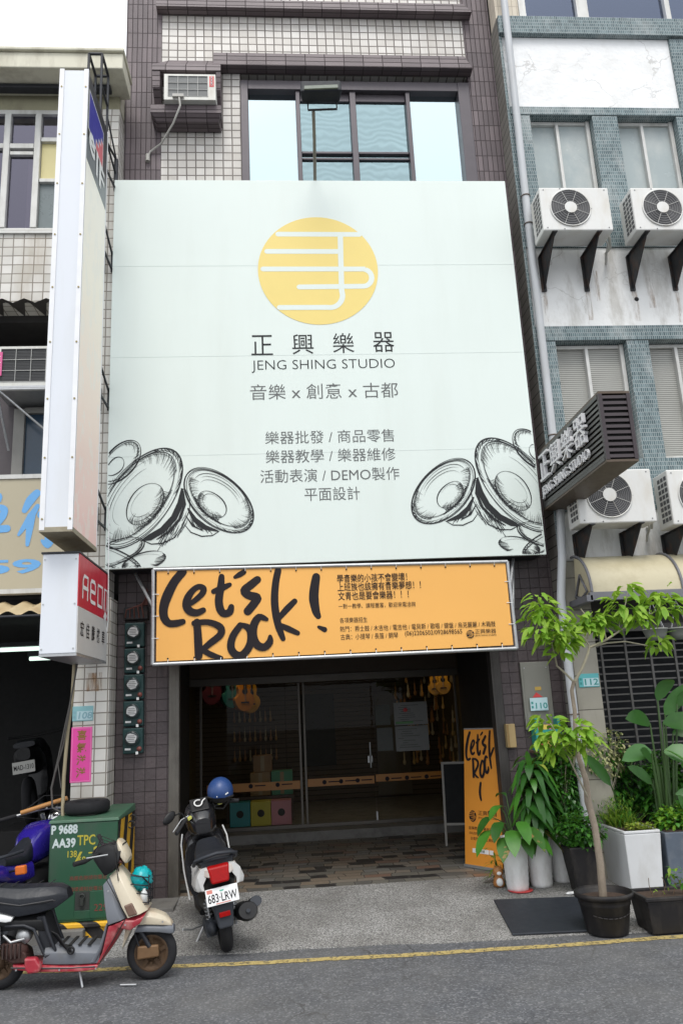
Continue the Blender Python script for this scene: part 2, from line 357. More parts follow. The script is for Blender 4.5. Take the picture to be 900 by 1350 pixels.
def pebble(name, tone=1.0):
    t = NT(name); v = t.n('ShaderNodeTexVoronoi'); v.inputs['Scale'].default_value = 125; t.l(t.coord(), v.inputs['Vector'])
    sp = t.n('ShaderNodeSeparateColor'); t.l(v.outputs['Color'], sp.inputs[0])
    c = t.ramp(sp.outputs[0], [(0, (.05*tone,.05*tone,.05*tone)), (.3, (.16*tone,.16*tone,.155*tone)), (.65, (.29*tone,.285*tone,.275*tone)), (1, (.48*tone,.475*tone,.46*tone))])
    c = t.mix(t.math('MULTIPLY', t.ramp(t.noise(1.6, 6, .6), [(.38, (0,0,0)), (.68, (1,1,1))]), .55), c, (.095*tone,.09*tone,.082*tone))
    t.l(c, t.p.inputs['Base Color']); t.p.inputs['Roughness'].default_value = .8
    t.bump(t.math('MULTIPLY', v.outputs['Distance'], -1), .6, .008); return t.m
def paving():
    t = NT('stone_paving'); co = t.wallco()
    d = t.n('ShaderNodeTexNoise'); d.inputs['Scale'].default_value = 2.2; t.l(co, d.inputs['Vector'])
    vm = t.n('ShaderNodeVectorMath', operation='MULTIPLY_ADD'); t.l(d.outputs['Color'], vm.inputs[0]); vm.inputs[1].default_value = (.16,.12,0); t.l(co, vm.inputs[2]); co = vm.outputs[0]
    b = t.n('ShaderNodeTexBrick', offset=.37, offset_frequency=2, squash=.62, squash_frequency=3)
    b.inputs['Color1'].default_value = (0,0,0,1); b.inputs['Color2'].default_value = (1,1,1,1); b.inputs['Mortar'].default_value = (.5,.5,.5,1)
    for k, v in (('Scale', 1), ('Mortar Size', .006), ('Mortar Smooth', .2), ('Bias', 0), ('Brick Width', .30), ('Row Height', .16)): b.inputs[k].default_value = v
    t.l(co, b.inputs['Vector'])
    c = t.ramp(b.outputs['Color'], [(0, (.025,.024,.024)), (.14, (.12,.115,.10)), (.34, (.16,.13,.10)), (.5, (.09,.088,.082)), (.62, (.17,.15,.125)), (.8, (.155,.10,.075)), (.88, (.14,.137,.128))], 'CONSTANT')
    c = t.mix(.5, c, t.ramp(t.noise(40, 5, .7, vec=co), [(.3, (.35,.35,.35)), (.75, (1,1,1))]), 'MULTIPLY'); c = t.mix(1.0, c, (1.35,1.33,1.3), 'MULTIPLY')
    c = t.mix(b.outputs['Fac'], c, (.07,.065,.058)); t.l(c, t.p.inputs['Base Color'])
    t.l(t.math('ADD', t.math('MULTIPLY', b.outputs['Fac'], .3), .42), t.p.inputs['Roughness'])
    t.bump(t.math('ADD', t.math('MULTIPLY', b.outputs['Fac'], -1), t.math('MULTIPLY', t.noise(30, 4, vec=co), .4)), .6, .008); return t.m
def worn_paint(name, col):
    t = NT(name); t.l(t.mix(t.noise(9, 6, .7), tuple(.62*x for x in col), col), t.p.inputs['Base Color']); t.p.inputs['Roughness'].default_value = .75
    tr = t.n('ShaderNodeBsdfTransparent'); m = t.n('ShaderNodeMixShader')
    f = t.ramp(t.noise(22, 7, .75), [(.49, (0,0,0)), (.62, (1,1,1))]); t.l(f, m.inputs[0]); t.l(t.p.outputs[0], m.inputs[1]); t.l(tr.outputs[0], m.inputs[2]); t.l(m.outputs[0], t.out.inputs[0]); return t.m
M['asphalt'] = asphalt(); M['pebble'] = pebble('pebble_concrete'); M['paving'] = paving()
M['cement'] = mat('cement', (.17,.165,.155), .85, var=.3, vs_=3, bump=.3, bs=70, dirt=((.07,.065,.06), .7, 4, (1,1,1)))
M['line'] = worn_paint('yellow_road_paint', (.50,.39,.15))
mb = MB(); mb.add([(-70,-70,0), (70,-70,0), (70,70,0), (-70,70,0)], [(0,1,2,3)]); struct(mb.build('road', M['asphalt']))
def edge(x): return 7.285-.076*x+.02*math.sin(3.1*x)+.012*math.sin(8.3*x+1)
mb = MB(); xs = [-1.62+i*.12 for i in range(72)]
top = [(x, edge(x), .006) for x in xs]; bk = [(x, 9.06, .118) for x in xs]
mb.add(top+bk, [(i, i+1, len(xs)+i+1, len(xs)+i) for i in range(len(xs)-1)])
mb.add([(p[0], p[1], -.05) for p in top]+top, [(i, i+1, len(xs)+i+1, len(xs)+i) for i in range(len(xs)-1)])
struct(mb.build('pavement', M['pebble']))
mb = MB()
xs = [-3.2+i*.1 for i in range(100)]
def ly(x): return 6.985-.075*x+.014*x*x+.006*math.sin(5*x)
mb.add([(x, ly(x)-.047-.006*math.sin(23*x), .004) for x in xs]+[(x, ly(x)+.047+.006*math.sin(19*x+2), .004) for x in xs], [(i, i+1, 100+i+1, 100+i) for i in range(99)])
struct(mb.build('road_line', M['line']))
mb = MB(); mb.box(-1.82, 3.124, 9.06, 12.2, -.1, .12); struct(mb.build('arcade_floor', M['paving']))
mb = MB(); mb.box(-1.82, 3.124, 12.2, 18, -.1, .245); struct(mb.build('shop_floor', M['cement'], bevel=.006))
mb = MB(); mb.box(-1.86, -1.14, 8.56, 9.055, -.05, .125); struct(mb.build('kerb', M['cement'], bevel=.015))
mb = MB(); mb.box(-14, -1.87, 8.0, 16, -.05, .1); struct(mb.build('side_pavement', M['cement'], bevel=.01))
mb = MB(); mb.box(3.13, 14, 8.2, 12, -.05, .08); struct(mb.build('planting_strip', M['cement'], bevel=.01))

# ---------------------------------------------------------------- the tiled shophouse with the billboard
M['soffit'] = mat('dark_soffit', (.05,.045,.042), .8, var=.25)
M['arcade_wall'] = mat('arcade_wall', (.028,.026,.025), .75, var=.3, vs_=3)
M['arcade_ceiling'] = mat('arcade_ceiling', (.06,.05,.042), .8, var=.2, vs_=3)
M['frame_purple'] = mat('purple_window_frame', (.085,.075,.085), .4, .3, var=.15)
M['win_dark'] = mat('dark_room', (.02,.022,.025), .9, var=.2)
M['mirror_pane'] = glass('bright_reflecting_pane', (.3,.34,.36), (.78,.93,.97), 14.0)
M['wavy_pane'] = glass('rippled_reflecting_pane', (.4,.45,.45), (.58,.78,.82), 9.0, .02, .012)
B = thing('tiled_shophouse', 'narrow purple and white tiled shophouse behind the big pale billboard', 'building', (.63, 9.0, 0))
Y = 9.0
mb = MB(); mb.box(-1.867, -1.40, Y, Y+.3, 3.6, 13); mb.box(2.745, 3.124, Y, Y+.3, 3.6, 13); mb.build('pilaster', M['purple_tile'], B)
mb = MB(); mb.box(-1.82, -1.262, Y, Y+.45, .12, 3.597); mb.build('pilaster', M['purple_low'], B)
mb = MB(); mb.box(2.425, 3.124, Y, Y+.45, .12, 3.597); mb.build('pilaster', M['purple_low'], B)
mb = MB(); mb.box(-1.397, -.36, Y+.012, Y+.3, 8, 10.28); mb.box(-1.397, 2.742, Y+.012, Y+.3, 10.285, 11.22); mb.box(-1.397, 2.742, Y+.012, Y+.3, 11.225, 13); mb.box(-1.397, 2.742, Y+.012, Y+.3, 3.6, 7.995)
mb.build('wall', M['white_tile'], B)
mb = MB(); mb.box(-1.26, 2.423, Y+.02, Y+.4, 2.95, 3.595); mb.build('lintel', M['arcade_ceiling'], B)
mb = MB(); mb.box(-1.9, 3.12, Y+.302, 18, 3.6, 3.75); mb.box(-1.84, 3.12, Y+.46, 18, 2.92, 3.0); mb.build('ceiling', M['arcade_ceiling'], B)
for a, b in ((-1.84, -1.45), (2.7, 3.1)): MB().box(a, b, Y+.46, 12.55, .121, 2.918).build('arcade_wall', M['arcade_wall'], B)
for a, b, c_, d in ((-2.05, -1.9, 9.4, 17.8), (3.13, 3.28, 9.4, 17.8), (-2.05, 3.28, 17.802, 18)): MB().box(a, b, c_, d, .1, 3.59).build('party_wall', M['arcade_wall'], B)
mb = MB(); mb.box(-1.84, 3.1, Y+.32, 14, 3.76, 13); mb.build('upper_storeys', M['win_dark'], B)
# eave bands
def band(z0, z1, x0, x1, yf, name, hip=True):
    m = MB(); h = .0
    m.hexa([(x0, yf, z0), (x1+(.10 if hip else 0), yf, z0), (x1+(.10 if hip else 0), Y+.005, z0), (x0, Y+.005, z0)],
           [(x0, yf+.02, z1), (x1, yf+.02, z1), (x1, Y+.005, z1), (x0, Y+.005, z1)])
    return m.build(name, M['purple_eave'], B)
band(10.262, 10.475, -.70, 2.68, 8.85, 'eave'); band(11.21, 11.36, -1.46, 2.75, 8.86, 'eave')
mb = MB()   # hood over the window air conditioner, its soffit open downward
mb.hexa([(-1.48, 8.72, 10.05), (-.60, 8.72, 10.05), (-.60, 8.997, 10.05), (-1.48, 8.997, 10.05)], [(-1.48, 8.74, 10.15), (-.60, 8.74, 10.15), (-.66, 8.997, 10.46), (-1.30, 8.997, 10.46)])
mb.hexa([(-1.47, 8.74, 9.80), (-1.38, 8.74, 9.80), (-1.38, 8.997, 9.62), (-1.47, 8.997, 9.62)], [(-1.48, 8.73, 10.047), (-1.38, 8.73, 10.047), (-1.38, 8.997, 10.047), (-1.48, 8.997, 10.047)])
mb.hexa([(-.66, 8.78, 9.80), (-.61, 8.78, 9.80), (-.61, 8.997, 9.62), (-.66, 8.997, 9.62)], [(-.66, 8.73, 10.047), (-.60, 8.73, 10.047), (-.60, 8.997, 10.047), (-.66, 8.997, 10.047)])
mb.build('hood', M['purple_eave'], B)
mb = MB(); mb.box(-1.49, -.60, 8.72, 8.997, 9.40, 9.52); mb.hexa([(-1.42, 8.80, 9.33), (-.64, 8.80, 9.33), (-.62, 8.997, 9.33), (-1.44, 8.997, 9.33)], [(-1.48, 8.73, 9.398), (-.61, 8.73, 9.398), (-.61, 8.997, 9.398), (-1.48, 8.997, 9.398)])
mb.build('shelf', M['purple_eave'], B)
# big window: frame with sub-part panes
fr = MB()
xs = [-.36, -.27, .37, .43, 1.095, 1.185, 1.86, 1.915, 2.60, 2.742]
fr.box(-.36, -.262, Y-.01, Y+.2, 7.9, 10.16); fr.box(2.585, 2.742, Y-.01, Y+.2, 7.9, 10.16); fr.box(-.262, 2.585, Y-.005, Y+.2, 10.02, 10.16); fr.box(-.262, 2.585, Y-.005, Y+.2, 7.9, 8.0)
for a, b in ((.372, .428), (1.10, 1.18), (1.862, 1.918)): fr.box(a, b, Y+.02, Y+.16, 8.003, 10.017)
for a, b in ((.430, 1.098), (1.182, 1.860)): fr.box(a, b, Y+.06, Y+.12, 9.07, 9.105); fr.box(a, b, Y+.07, Y+.12, 8.985, 9.015); fr.box(a, b, Y+.07, Y+.12, 9.9, 10.018)
wf = fr.build('window', M['frame_purple'], B, bevel=.006)
for a, b, m_ in ((-.262, .372, 'mirror_pane'), (1.918, 2.585, 'mirror_pane'), (.430, 1.098, 'wavy_pane'), (1.182, 1.860, 'wavy_pane')):
    g = MB(); g.add([(a, Y+.1, 8.0), (b, Y+.1, 8.0), (b, Y+.1, 10.02), (a, Y+.1, 10.02)], [(0,1,2,3)]); g.build('pane', M[m_], wf)
g = MB(); g.box(-.30, 2.65, Y+.26, Y+.30, 7.9, 10.2); g.build('curtain', mat('window_curtain', (.25,.33,.34), .8, var=.2, vs_=3), wf)
# shutter tracks of the arcade opening
mb = MB(); mb.box(-1.258, -1.15, Y-.01, Y+.12, .122, 3.0); mb.box(-1.225, -1.185, Y-.013, Y-.0105, .13, 3.0); mb.build('shutter_track', M['track'], B, bevel=.008)
mb = MB(); mb.box(2.315, 2.42, Y-.01, Y+.15, .122, 3.0); mb.box(2.34, 2.37, Y-.014, Y-.0105, .13, 3.0); mb.build('shutter_track', mat('dark_track', (.06,.055,.052), .5, .4, var=.25, dirt=((.02,.02,.02), .6, 4, (1,1,.3))), B, bevel=.008)
# glass shopfront
GY = 12.6
M['shop_glass'] = glass('shop_glass', (.80,.79,.74), (1,1,1), .14)
M['shop_frame'] = mat('shop_frame_metal', (.11,.10,.088), .4, .5, var=.15)
fr = MB(); fr.box(-1.45, 2.70, GY-.03, GY+.05, 2.36, 2.47); fr.box(-1.45, 2.70, GY-.02, GY+.04, .247, .30)
for x in (-1.30, .19, .26, 2.62): fr.box(x, x+.035, GY-.02, GY+.03, .302, 2.358)
sf = fr.build('shopfront', M['shop_frame'], B, bevel=.004)
mb = MB(); mb.box(-1.45, 2.70, GY, GY+.06, 2.472, 2.918); mb.build('transom_panel', mat('brown_panel', (.075,.055,.038), .6, var=.2), B)
for a, b in ((-1.26, .19), (.295, 1.31), (1.325, 2.62)):
    g = MB(); g.add([(a, GY, .30), (b, GY, .30), (b, GY, 2.36), (a, GY, 2.36)], [(0,1,2,3)]); g.build('pane', M['shop_glass'], sf)
mb = MB(); mb.box(-1.2, .185, GY-.006, GY-.002, .80, .92); mb.box(.30, 1.305, GY-.006, GY-.002, .82, .93); mb.box(1.33, 2.5, GY-.006, GY-.002, .84, .945)
mb.build('orange_strip', mat('orange_film', (.36,.14,.012), .4, var=.08), sf)
mb = MB()
for x in (-.55, -.15, .55, .8, 1.05, 1.5, 1.8, 2.1):
    mb.disc((x, GY-.008, .875), .032, 'Y', 16)
    mb.box(x+.06, x+.22, GY-.0105, GY-.0085, .868, .884)
mb.build('strip_emblem', M['ink'], sf)
mb = MB(); mb.tube([(1.26, GY-.05, 1.05), (1.26, GY-.05, 1.42)], .014); mb.tube([(1.26, GY-.05, 1.1), (1.26, GY, 1.1)], .008); mb.tube([(1.26, GY-.05, 1.37), (1.26, GY, 1.37)], .008); mb.box(1.305, 1.328, GY-.03, GY+.02, .30, .42); mb.box(1.22, 1.29, GY-.02, GY-.004, 1.12, 1.22)
mb.build('door_handle', M['steel'], sf)
# shop interior
M['slat'] = tile('slat_wall', (.085,.063,.040), (.10,.073,.048), (.048,.035,.023), 3, .09, .008, .6, .5)
mb = MB(); mb.box(-1.85, 3.08, 16.2, 16.3, .25, 2.9); mb.build('slat_wall', M['slat'], B)
for a, b in ((-1.85, -1.75), (3.0, 3.08)): MB().box(a, b, 12.7, 16.19, .25, 2.9).build('side_wall', M.setdefault('shop_wall', mat('shop_wall', (.15,.12,.06), .8)), B)
mb = MB(); mb.box(.3, .95, 16.1, 16.19, .9, 2.25); mb.build('blackboard', mat('wall_blackboard', (.018,.02,.022), .7), B)
mb = MB(); mb.box(1.75, 2.4, 16.12, 16.18, .3, 2.2); mb.build('inner_door', mat('inner_door', (.10,.085,.06), .6), B)

# ---------------------------------------------------------------- old white-tiled building with the motorcycle shop
LY = 8.65
def stain_mat(nm, col, lo, hi):
    t = NT(nm); t.p.inputs['Base Color'].default_value = (*col,1); t.p.inputs['Roughness'].default_value = .8
    tr = t.n('ShaderNodeBsdfTransparent'); m = t.n('ShaderNodeMixShader'); t.l(t.ramp(t.noise(5, 5, .7, mapping=(6,1,.7)), [(lo, (1,1,1)), (hi, (.35,.35,.35))]), m.inputs[0]); t.l(t.p.outputs[0], m.inputs[1]); t.l(tr.outputs[0], m.inputs[2]); t.l(m.outputs[0], t.out.inputs[0]); return t.m
M['stain_tile'] = stain_mat('rust_on_tile', (.33,.15,.03), .40, .62)
L = thing('corner_shophouse', 'old white tiled shophouse with olive wall and aluminium windows under a cream roof slab', 'building', (-3.4, LY, 0))
M['olive'] = mat('olive_render', (.30,.285,.19), .8, var=.2, vs_=2, dirt=((.10,.085,.06), .7, 2, (1,1,.6)))
M['slabcream'] = mat('cream_fascia', (.60,.58,.47), .6, var=.1, vs_=2, dirt=((.3,.27,.2), .6, 4, (1,1,.3)))
M['pane_violet'] = glass('dim_violet_pane', (.35,.35,.42), (.75,.72,.9), 3.2)
M['pane_grey'] = mat('frosted_grey_pane', (.15,.18,.185), .3, var=.08)
M['pane_yellow'] = mat('yellow_window_panel', (.62,.55,.27), .5, var=.06)
mb = MB(); mb.box(-9, -1.75, 8.25, LY+.12, 9.62, 9.84); mb.box(-9, -1.73, 8.21, LY+.12, 9.843, 9.89); mb.box(-9, -1.875, LY+.121, 14, 9.5, 9.88); mb.build('roof', M['slabcream'], L, bevel=.012)
mb = MB(); mb.box(-9, -1.95, 8.50, 8.62, 9.56, 9.615); mb.build('gutter', M['dark_iron'], L, bevel=.01)
mb = MB(); mb.box(-9, -1.875, LY+.06, LY+.118, 9.40, 9.617); mb.build('wall', M['olive'], L)
mb = MB(); mb.box(-9, -2.18, LY, LY+.3, 6.69, 7.66); mb.box(-2.18, -1.867, LY, LY+.34, 3.2, 9.28); mb.box(-2.185, -1.825, LY, LY+.34, 0, 3.197); mb.box(-2.18, -1.867, LY+.03, LY+.3, 9.283, 9.40); mb.build('wall', M['white_tile2'], L)
mb = MB(); mb.box(-9, -2.20, LY-.03, LY+.02, 7.60, 7.635); mb.build('ledge', M['alu'], L)
fr = MB()
fr.box(-9, -2.2, LY+.05, LY+.13, 9.34, 9.398); fr.box(-9, -2.2, LY+.05, LY+.13, 7.662, 7.72)
for x in (-4.2, -3.27, -2.90, -2.30): fr.box(x, x+.075, LY+.04, LY+.14, 7.723, 9.337)
fr.box(-4.12, -2.905, LY+.05, LY+.13, 8.84, 8.91); fr.box(-2.82, -2.305, LY+.05, LY+.13, 8.94, 9.0); fr.box(-2.82, -2.305, LY+.05, LY+.13, 8.36, 8.41); fr.box(-3.19, -2.905, LY+.055, LY+.12, 8.75, 8.80)
wf = fr.build('window', M['alu'], L, bevel=.006)
def pane(par, m_, x0, x1, z0, z1, y=LY+.1): g = MB(); g.add([(x0, y, z0), (x1, y, z0), (x1, y, z1), (x0, y, z1)], [(0,1,2,3)]); return g.build('pane', M[m_], par)
pane(wf, 'pane_violet', -4.12, -3.27, 7.72, 9.34); pane(wf, 'pane_violet', -3.19, -2.905, 7.72, 8.84); pane(wf, 'pane_violet', -3.19, -2.905, 8.91, 9.34)
pane(wf, 'pane_violet', -2.82, -2.305, 9.0, 9.34); pane(wf, 'pane_yellow', -2.82, -2.305, 8.41, 8.94); pane(wf, 'pane_grey', -2.82, -2.305, 7.72, 8.36)
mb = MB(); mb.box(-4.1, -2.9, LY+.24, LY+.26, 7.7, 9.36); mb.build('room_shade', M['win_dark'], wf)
mb = MB()
pts = [(-3.0+.02*i, LY+.18+.02*math.sin(i*1.7)) for i in range(6)]
mb.add([(x, y, 7.74) for x, y in pts]+[(x, y, 8.78) for x, y in pts], [(i, i+1, 7+i, 6+i) for i in range(5)], 0, True); mb.build('curtain', mat('pink_curtain', (.36,.28,.27), .8), wf)
MB().add([(-2.06, LY-.001, 2.22), (-1.90, LY-.001, 2.22), (-1.90, LY-.001, 2.41), (-2.06, LY-.001, 2.41)], [(0,1,2,3)]).build('rust_stain', M['stain_tile'], L)
# recessed balcony behind the window unit
mb = MB(); mb.box(-9, -2.19, LY+1.0, LY+1.1, 4.4, 6.70); mb.box(-9, -2.19, LY+.3, LY+1.0, 6.60, 6.688); mb.build('balcony_wall', mat('balcony_dark', (.03,.028,.027), .85, var=.3), L)
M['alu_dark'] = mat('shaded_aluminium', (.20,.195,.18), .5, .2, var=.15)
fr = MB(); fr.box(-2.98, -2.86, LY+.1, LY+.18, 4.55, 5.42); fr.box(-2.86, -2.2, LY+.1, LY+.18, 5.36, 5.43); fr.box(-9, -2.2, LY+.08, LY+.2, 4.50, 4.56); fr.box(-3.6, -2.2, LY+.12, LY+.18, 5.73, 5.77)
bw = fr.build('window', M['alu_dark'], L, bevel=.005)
M['pane_blue'] = mat('blue_tinted_pane', (.022,.045,.075), .15, var=.25)
pane(bw, 'pane_blue', -2.86, -2.2, 4.56, 5.36, LY+.15)
mb = MB(); mb.box(-3.6, -2.99, LY+.14, LY+.16, 4.56, 5.72); mb.build('curtain', mat('mauve_blind', (.085,.075,.08), .8), bw)
mb = MB(); n = 40
pr_ = [(-4.6+i*.062, 6.66+.028*math.cos(i*1.57)) for i in range(n)]
mb.add([(x, LY-.12, z) for x, z in pr_]+[(x, LY+.5, z+.08) for x, z in pr_], [(i, i+1, n+i+1, n+i) for i in range(n-1)], 0, True); mb.build('corrugated_awning', mat('dark_corrugated', (.055,.05,.048), .6), L)
# motorcycle shop behind: dark room
mb = MB(); mb.box(-9, -2.0, 14.5, 14.6, .1, 3.2); mb.box(-9, -1.875, LY+.35, 14.6, 3.2, 3.3); mb.box(-2.06, -1.93, LY+.36, 14.49, .1, 3.19); mb.box(-9, -2.19, LY+.1, LY+.3, 3.25, 4.52)
mb.build('shop_interior', mat('black_room', (.02,.02,.02), .9), L)
mb = MB(); mb.box(-3.62, -2.5, 14.42, 14.49, 1.4, 2.9); mb.build('wall_mural', mat('grey_mural', (.03,.045,.045), .8), L)

# ---------------------------------------------------------------- plaster and teal mosaic building
PY = 8.68
P = thing('plaster_building', 'weathered white plaster building with teal mosaic bands and window piers', 'building', (5.4, PY, 0))
M['plaster'] = mat('rough_white_plaster', (.80,.81,.815), .8, var=.04, vs_=3, bump=1.0, bs=11, dirt=((.45,.42,.36), .25, 3.5, (1,1,.8)), crack=1.1)
M['stain'] = stain_mat('rust_stain_run', (.30,.16,.06), .44, .75)
M['plaster_old'] = mat('stained_plaster', (.76,.765,.755), .8, var=.08, vs_=2.5, bump=.8, bs=10, dirt=((.25,.22,.17), .75, 2.6, (1.2,1,.35)), crack=1.3)
mb = MB(); mb.add([(3.124, PY, 0), (3.124, 9.35, 0), (3.124, 9.35, 10.93), (3.124, PY, 10.93)], [(3,2,1,0)]); mb.add([(3.126, PY+.002, 0), (3.126, 9.35, 0), (3.126, 9.35, 10.93), (3.126, PY+.002, 10.93)], [(0,1,2,3)]); mb.build('side_wall', M['grey_tile'], P)
mb = MB(); t_ = M['teal']
mb.box(3.127, 3.165, PY, PY+.4, 3.5, 10.63); mb.box(3.127, 9, PY-.05, PY+.3, 10.64, 10.92)
for a, b in ((3.168, 3.42), (4.26, 4.60), (5.41, 5.80), (6.6, 6.95)):
    mb.box(a, b, PY, PY+.3, 7.42, 9.375)
for a, b in ((3.168, 3.395), (4.285, 4.56), (5.4, 5.75), (6.6, 6.95)):
    mb.box(a, b, PY, PY+.3, 4.0, 6.135)
mb.box(3.168, 9, PY-.01, PY+.3, 9.38, 9.50); mb.box(3.168, 9, PY-.01, PY+.3, 6.14, 6.33); mb.box(5.50, 5.85, PY-.008, PY+.3, 9.505, 10.63)
for a, b in ((3.422, 4.258), (4.602, 5.408), (5.802, 6.598)): mb.box(a, b, PY+.005, PY+.3, 7.423, 7.92)
for a, b in ((3.397, 4.283), (4.562, 5.398), (5.752, 6.598)): mb.box(a, b, PY+.005, PY+.3, 4.003, 4.62)
mb.build('mosaic_bands', t_, P, bevel=.004)
for k, (x, z, w_) in enumerate(((3.34, 6.82, .05), (3.89, 6.84, .06), (4.48, 6.82, .08), (4.70, 7.0, .09), (5.03, 6.8, .05), (4.02, 7.1, .05))):
    MB().add([(x-w_/2, PY+.0185, z-.42), (x+w_/2, PY+.0185, z-.42), (x+w_/2, PY+.0185, z), (x-w_/2, PY+.0185, z)], [(0,1,2,3)]).build('rust_stain', M['stain'], P)
MB().lathe([(.03, .012), (.028, -.002), (.001, -.004)], (4.50, PY+.016, 6.70), 12, 0, 'Y').build('drill_hole', M['black_matte'], P)
mb = MB(); mb.box(3.168, 5.497, PY+.03, PY+.3, 9.503, 10.637); mb.box(5.853, 9, PY+.03, PY+.3, 9.503, 10.637); mb.build('plaster_panel', M['plaster'], P)
mb = MB(); mb.box(3.168, 9, PY+.02, PY+.3, 6.333, 7.417); mb.box(3.168, 9, PY+.02, PY+.3, 3.43, 3.997); mb.build('plaster_panel', M['plaster_old'], P)
mb = MB(); mb.box(3.135, 3.46, PY+.05, PY+.3, 10.922, 13.5); mb.build('cream_wall', M['cream_tile'], P)
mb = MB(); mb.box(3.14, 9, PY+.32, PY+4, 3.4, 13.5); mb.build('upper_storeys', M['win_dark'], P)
M['pane_frost'] = mat('frosted_pane', (.33,.38,.385), .25, var=.12, vs_=1.5, dirt=((.55,.56,.53), .5, 2, (1,1,.6)))
M['pane_sky'] = glass('room_pane', (.6,.62,.68), (.6,.7,.95), 3.0)
def slatm(name, c1, c2, h):
    return tile(name, c1, c1, c2, 9, h, h*.16, .5, .6)
M['blind'] = slatm('venetian_blind', (.42,.42,.39), (.17,.17,.16), .026)
def win(x0, x1, z0, z1, kind):
    f = MB(); y = PY+.12
    f.box(x0, x0+.03, y, y+.1, z0, z1); f.box(x1-.05, x1, y-.02, y+.1, z0, z1); f.box(x0+.031, x1-.051, y, y+.1, z1-.045, z1); f.box(x0+.031, x1-.051, y, y+.1, z0, z0+.04)
    xm = (x0+x1)/2-.05; f.box(xm, xm+.04, y-.015, y+.06, z0+.041, z1-.046)
    o = f.build('window', M['alu'], P, bevel=.004)
    for a, b, d in ((x0+.03, xm, .05), (xm+.04, x1-.05, .03)):
        pane(o, kind, a, b, z0+.04, z1-.045, y+d)
    return o
win(3.425, 4.255, 7.93, 9.372, 'pane_frost'); win(4.605, 5.405, 7.93, 9.372, 'pane_frost'); win(5.805, 6.595, 7.93, 9.372, 'pane_frost')
win(3.40, 4.28, 4.63, 6.13, 'blind'); o = win(4.565, 5.395, 4.63, 6.13, 'blind'); win(5.755, 6.595, 4.63, 6.13, 'blind')
fr = MB(); fr.box(3.463, 3.56, PY+.03, PY+.12, 10.922, 13.4); fr.box(4.28, 4.44, PY+.03, PY+.12, 10.96, 13.4); fr.box(5.55, 5.62, PY+.03, PY+.12, 10.96, 13.4); fr.box(3.561, 9, PY+.03, PY+.12, 10.922, 10.958)
o = fr.build('window', M['alu'], P, bevel=.005)
pane(o, 'pane_sky', 3.56, 4.28, 10.96, 13.3, PY+.1); pane(o, 'pane_sky', 4.44, 5.55, 10.96, 13.3, PY+.1); pane(o, 'pane_sky', 5.62, 7, 10.96, 13.3, PY+.1)
mb = MB(); mb.box(3.15, 3.43, PY-.005, PY+.35, 0.081, 3.42); mb.build('stone_pillar', M['stone'], P, bevel=.006)
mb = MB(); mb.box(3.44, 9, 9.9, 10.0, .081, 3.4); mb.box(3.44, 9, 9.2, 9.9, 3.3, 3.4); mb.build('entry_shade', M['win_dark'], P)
# roller grille
mb = MB()
for i in range(26): mb.box(3.44, 6.5, 9.06, 9.08, .6+i*.078, .616+i*.078)
for i in range(9): mb.box(3.62+i*.29, 3.645+i*.29, 9.045, 9.06, .6, 2.64)
mb.box(3.44, 6.5, 9.03, 9.10, 2.64, 2.72); mb.build('roller_grille', mat('grille_metal', (.13,.125,.12), .5, .4, var=.25), P)
mb = MB(); mb.box(3.44, 6.5, 9.03, 9.16, .081, .598); mb.build('low_wall', mat('blue_grey_panel', (.07,.085,.11), .6, var=.25), P)
mb = MB(); mb.box(3.44, 6.5, 9.0, 9.2, 2.72, 3.3); mb.build('shutter_box', mat('shutter_box', (.045,.042,.04), .7), P)
# ---------------------------------------------------------------- big billboard
UX, UZ, NY = Vector((1,0,0)), Vector((0,0,1)), Vector((0,-1,0))
BY = 8.58
M['board'] = mat('billboard_sheet', (.67,.74,.705), .5, var=.025, vs_=1.2, dirt=((.50,.54,.48), .14, 1.5, (1.6,1,.22)))
M['logo_yellow'] = mat('logo_yellow', (.76,.60,.19), .5, var=.03)
M['board_ink'] = mat('board_ink', (.028,.03,.032), .7, var=.05, spec=.2)
D = thing('billboard', 'huge pale green billboard with round yellow logo and cymbal drawings above the shop entrance', 'billboard', (.53, BY, 3.5))
mb = MB(); mb.box(-1.885, 2.955, BY, BY+.045, 3.49, 8.30); mb.build('panel', M['board'], D, bevel=.004)
mb = MB()
for z in (4.75, 5.95, 7.12): mb.box(-1.883, 2.953, BY-.0015, BY-.0004, z, z+.006)
mb.build('seam', mat('board_seam', (.62,.69,.66), .5), D)
mb = MB()
for x in (-1.7, .5, 2.75): mb.box(x, x+.05, BY+.046, 8.99, 3.6, 3.65); mb.box(x, x+.05, BY+.046, 8.99, 8.1, 8.15); mb.box(x, x+.05, BY+.05, BY+.1, 3.651, 8.099)
mb.box(-1.86, 2.93, BY+.046, BY+.40, 3.50, 3.54)
mb.build('frame', M['dark_iron'], D)
O0 = Vector((0, BY, 0))
mb = MB(); n = 72; cx, cz, rr = .545, 7.058, .722
mb.add([(cx+rr*math.cos(2*math.pi*i/n), BY-.003, cz+rr*1.0*math.sin(2*math.pi*i/n)) for i in range(n)], [tuple(range(n))])
lg = mb.build('logo', M['logo_yellow'], D)
mb = MB()
def Lg(x, y): return (-.235273+.002033*x-9.7e-5*y, 7.847455-1.3e-5*x-.002264*y)
def arc(cx, cy, r, a0, a1, n=10): return [(cx+r*math.cos(R(a0+(a1-a0)*i/n)), cy+r*math.sin(R(a0+(a1-a0)*i/n))) for i in range(n+1)]
LS = [[(160,132),(646,132)], [(96,236),(520,236)], [(76,341),(680,341)]+arc(668,393,50,-90,90)+[(290,447)], [(176,566),(450,566)]+arc(472,495,72,90,0)+[(538,460),(532,140)]]
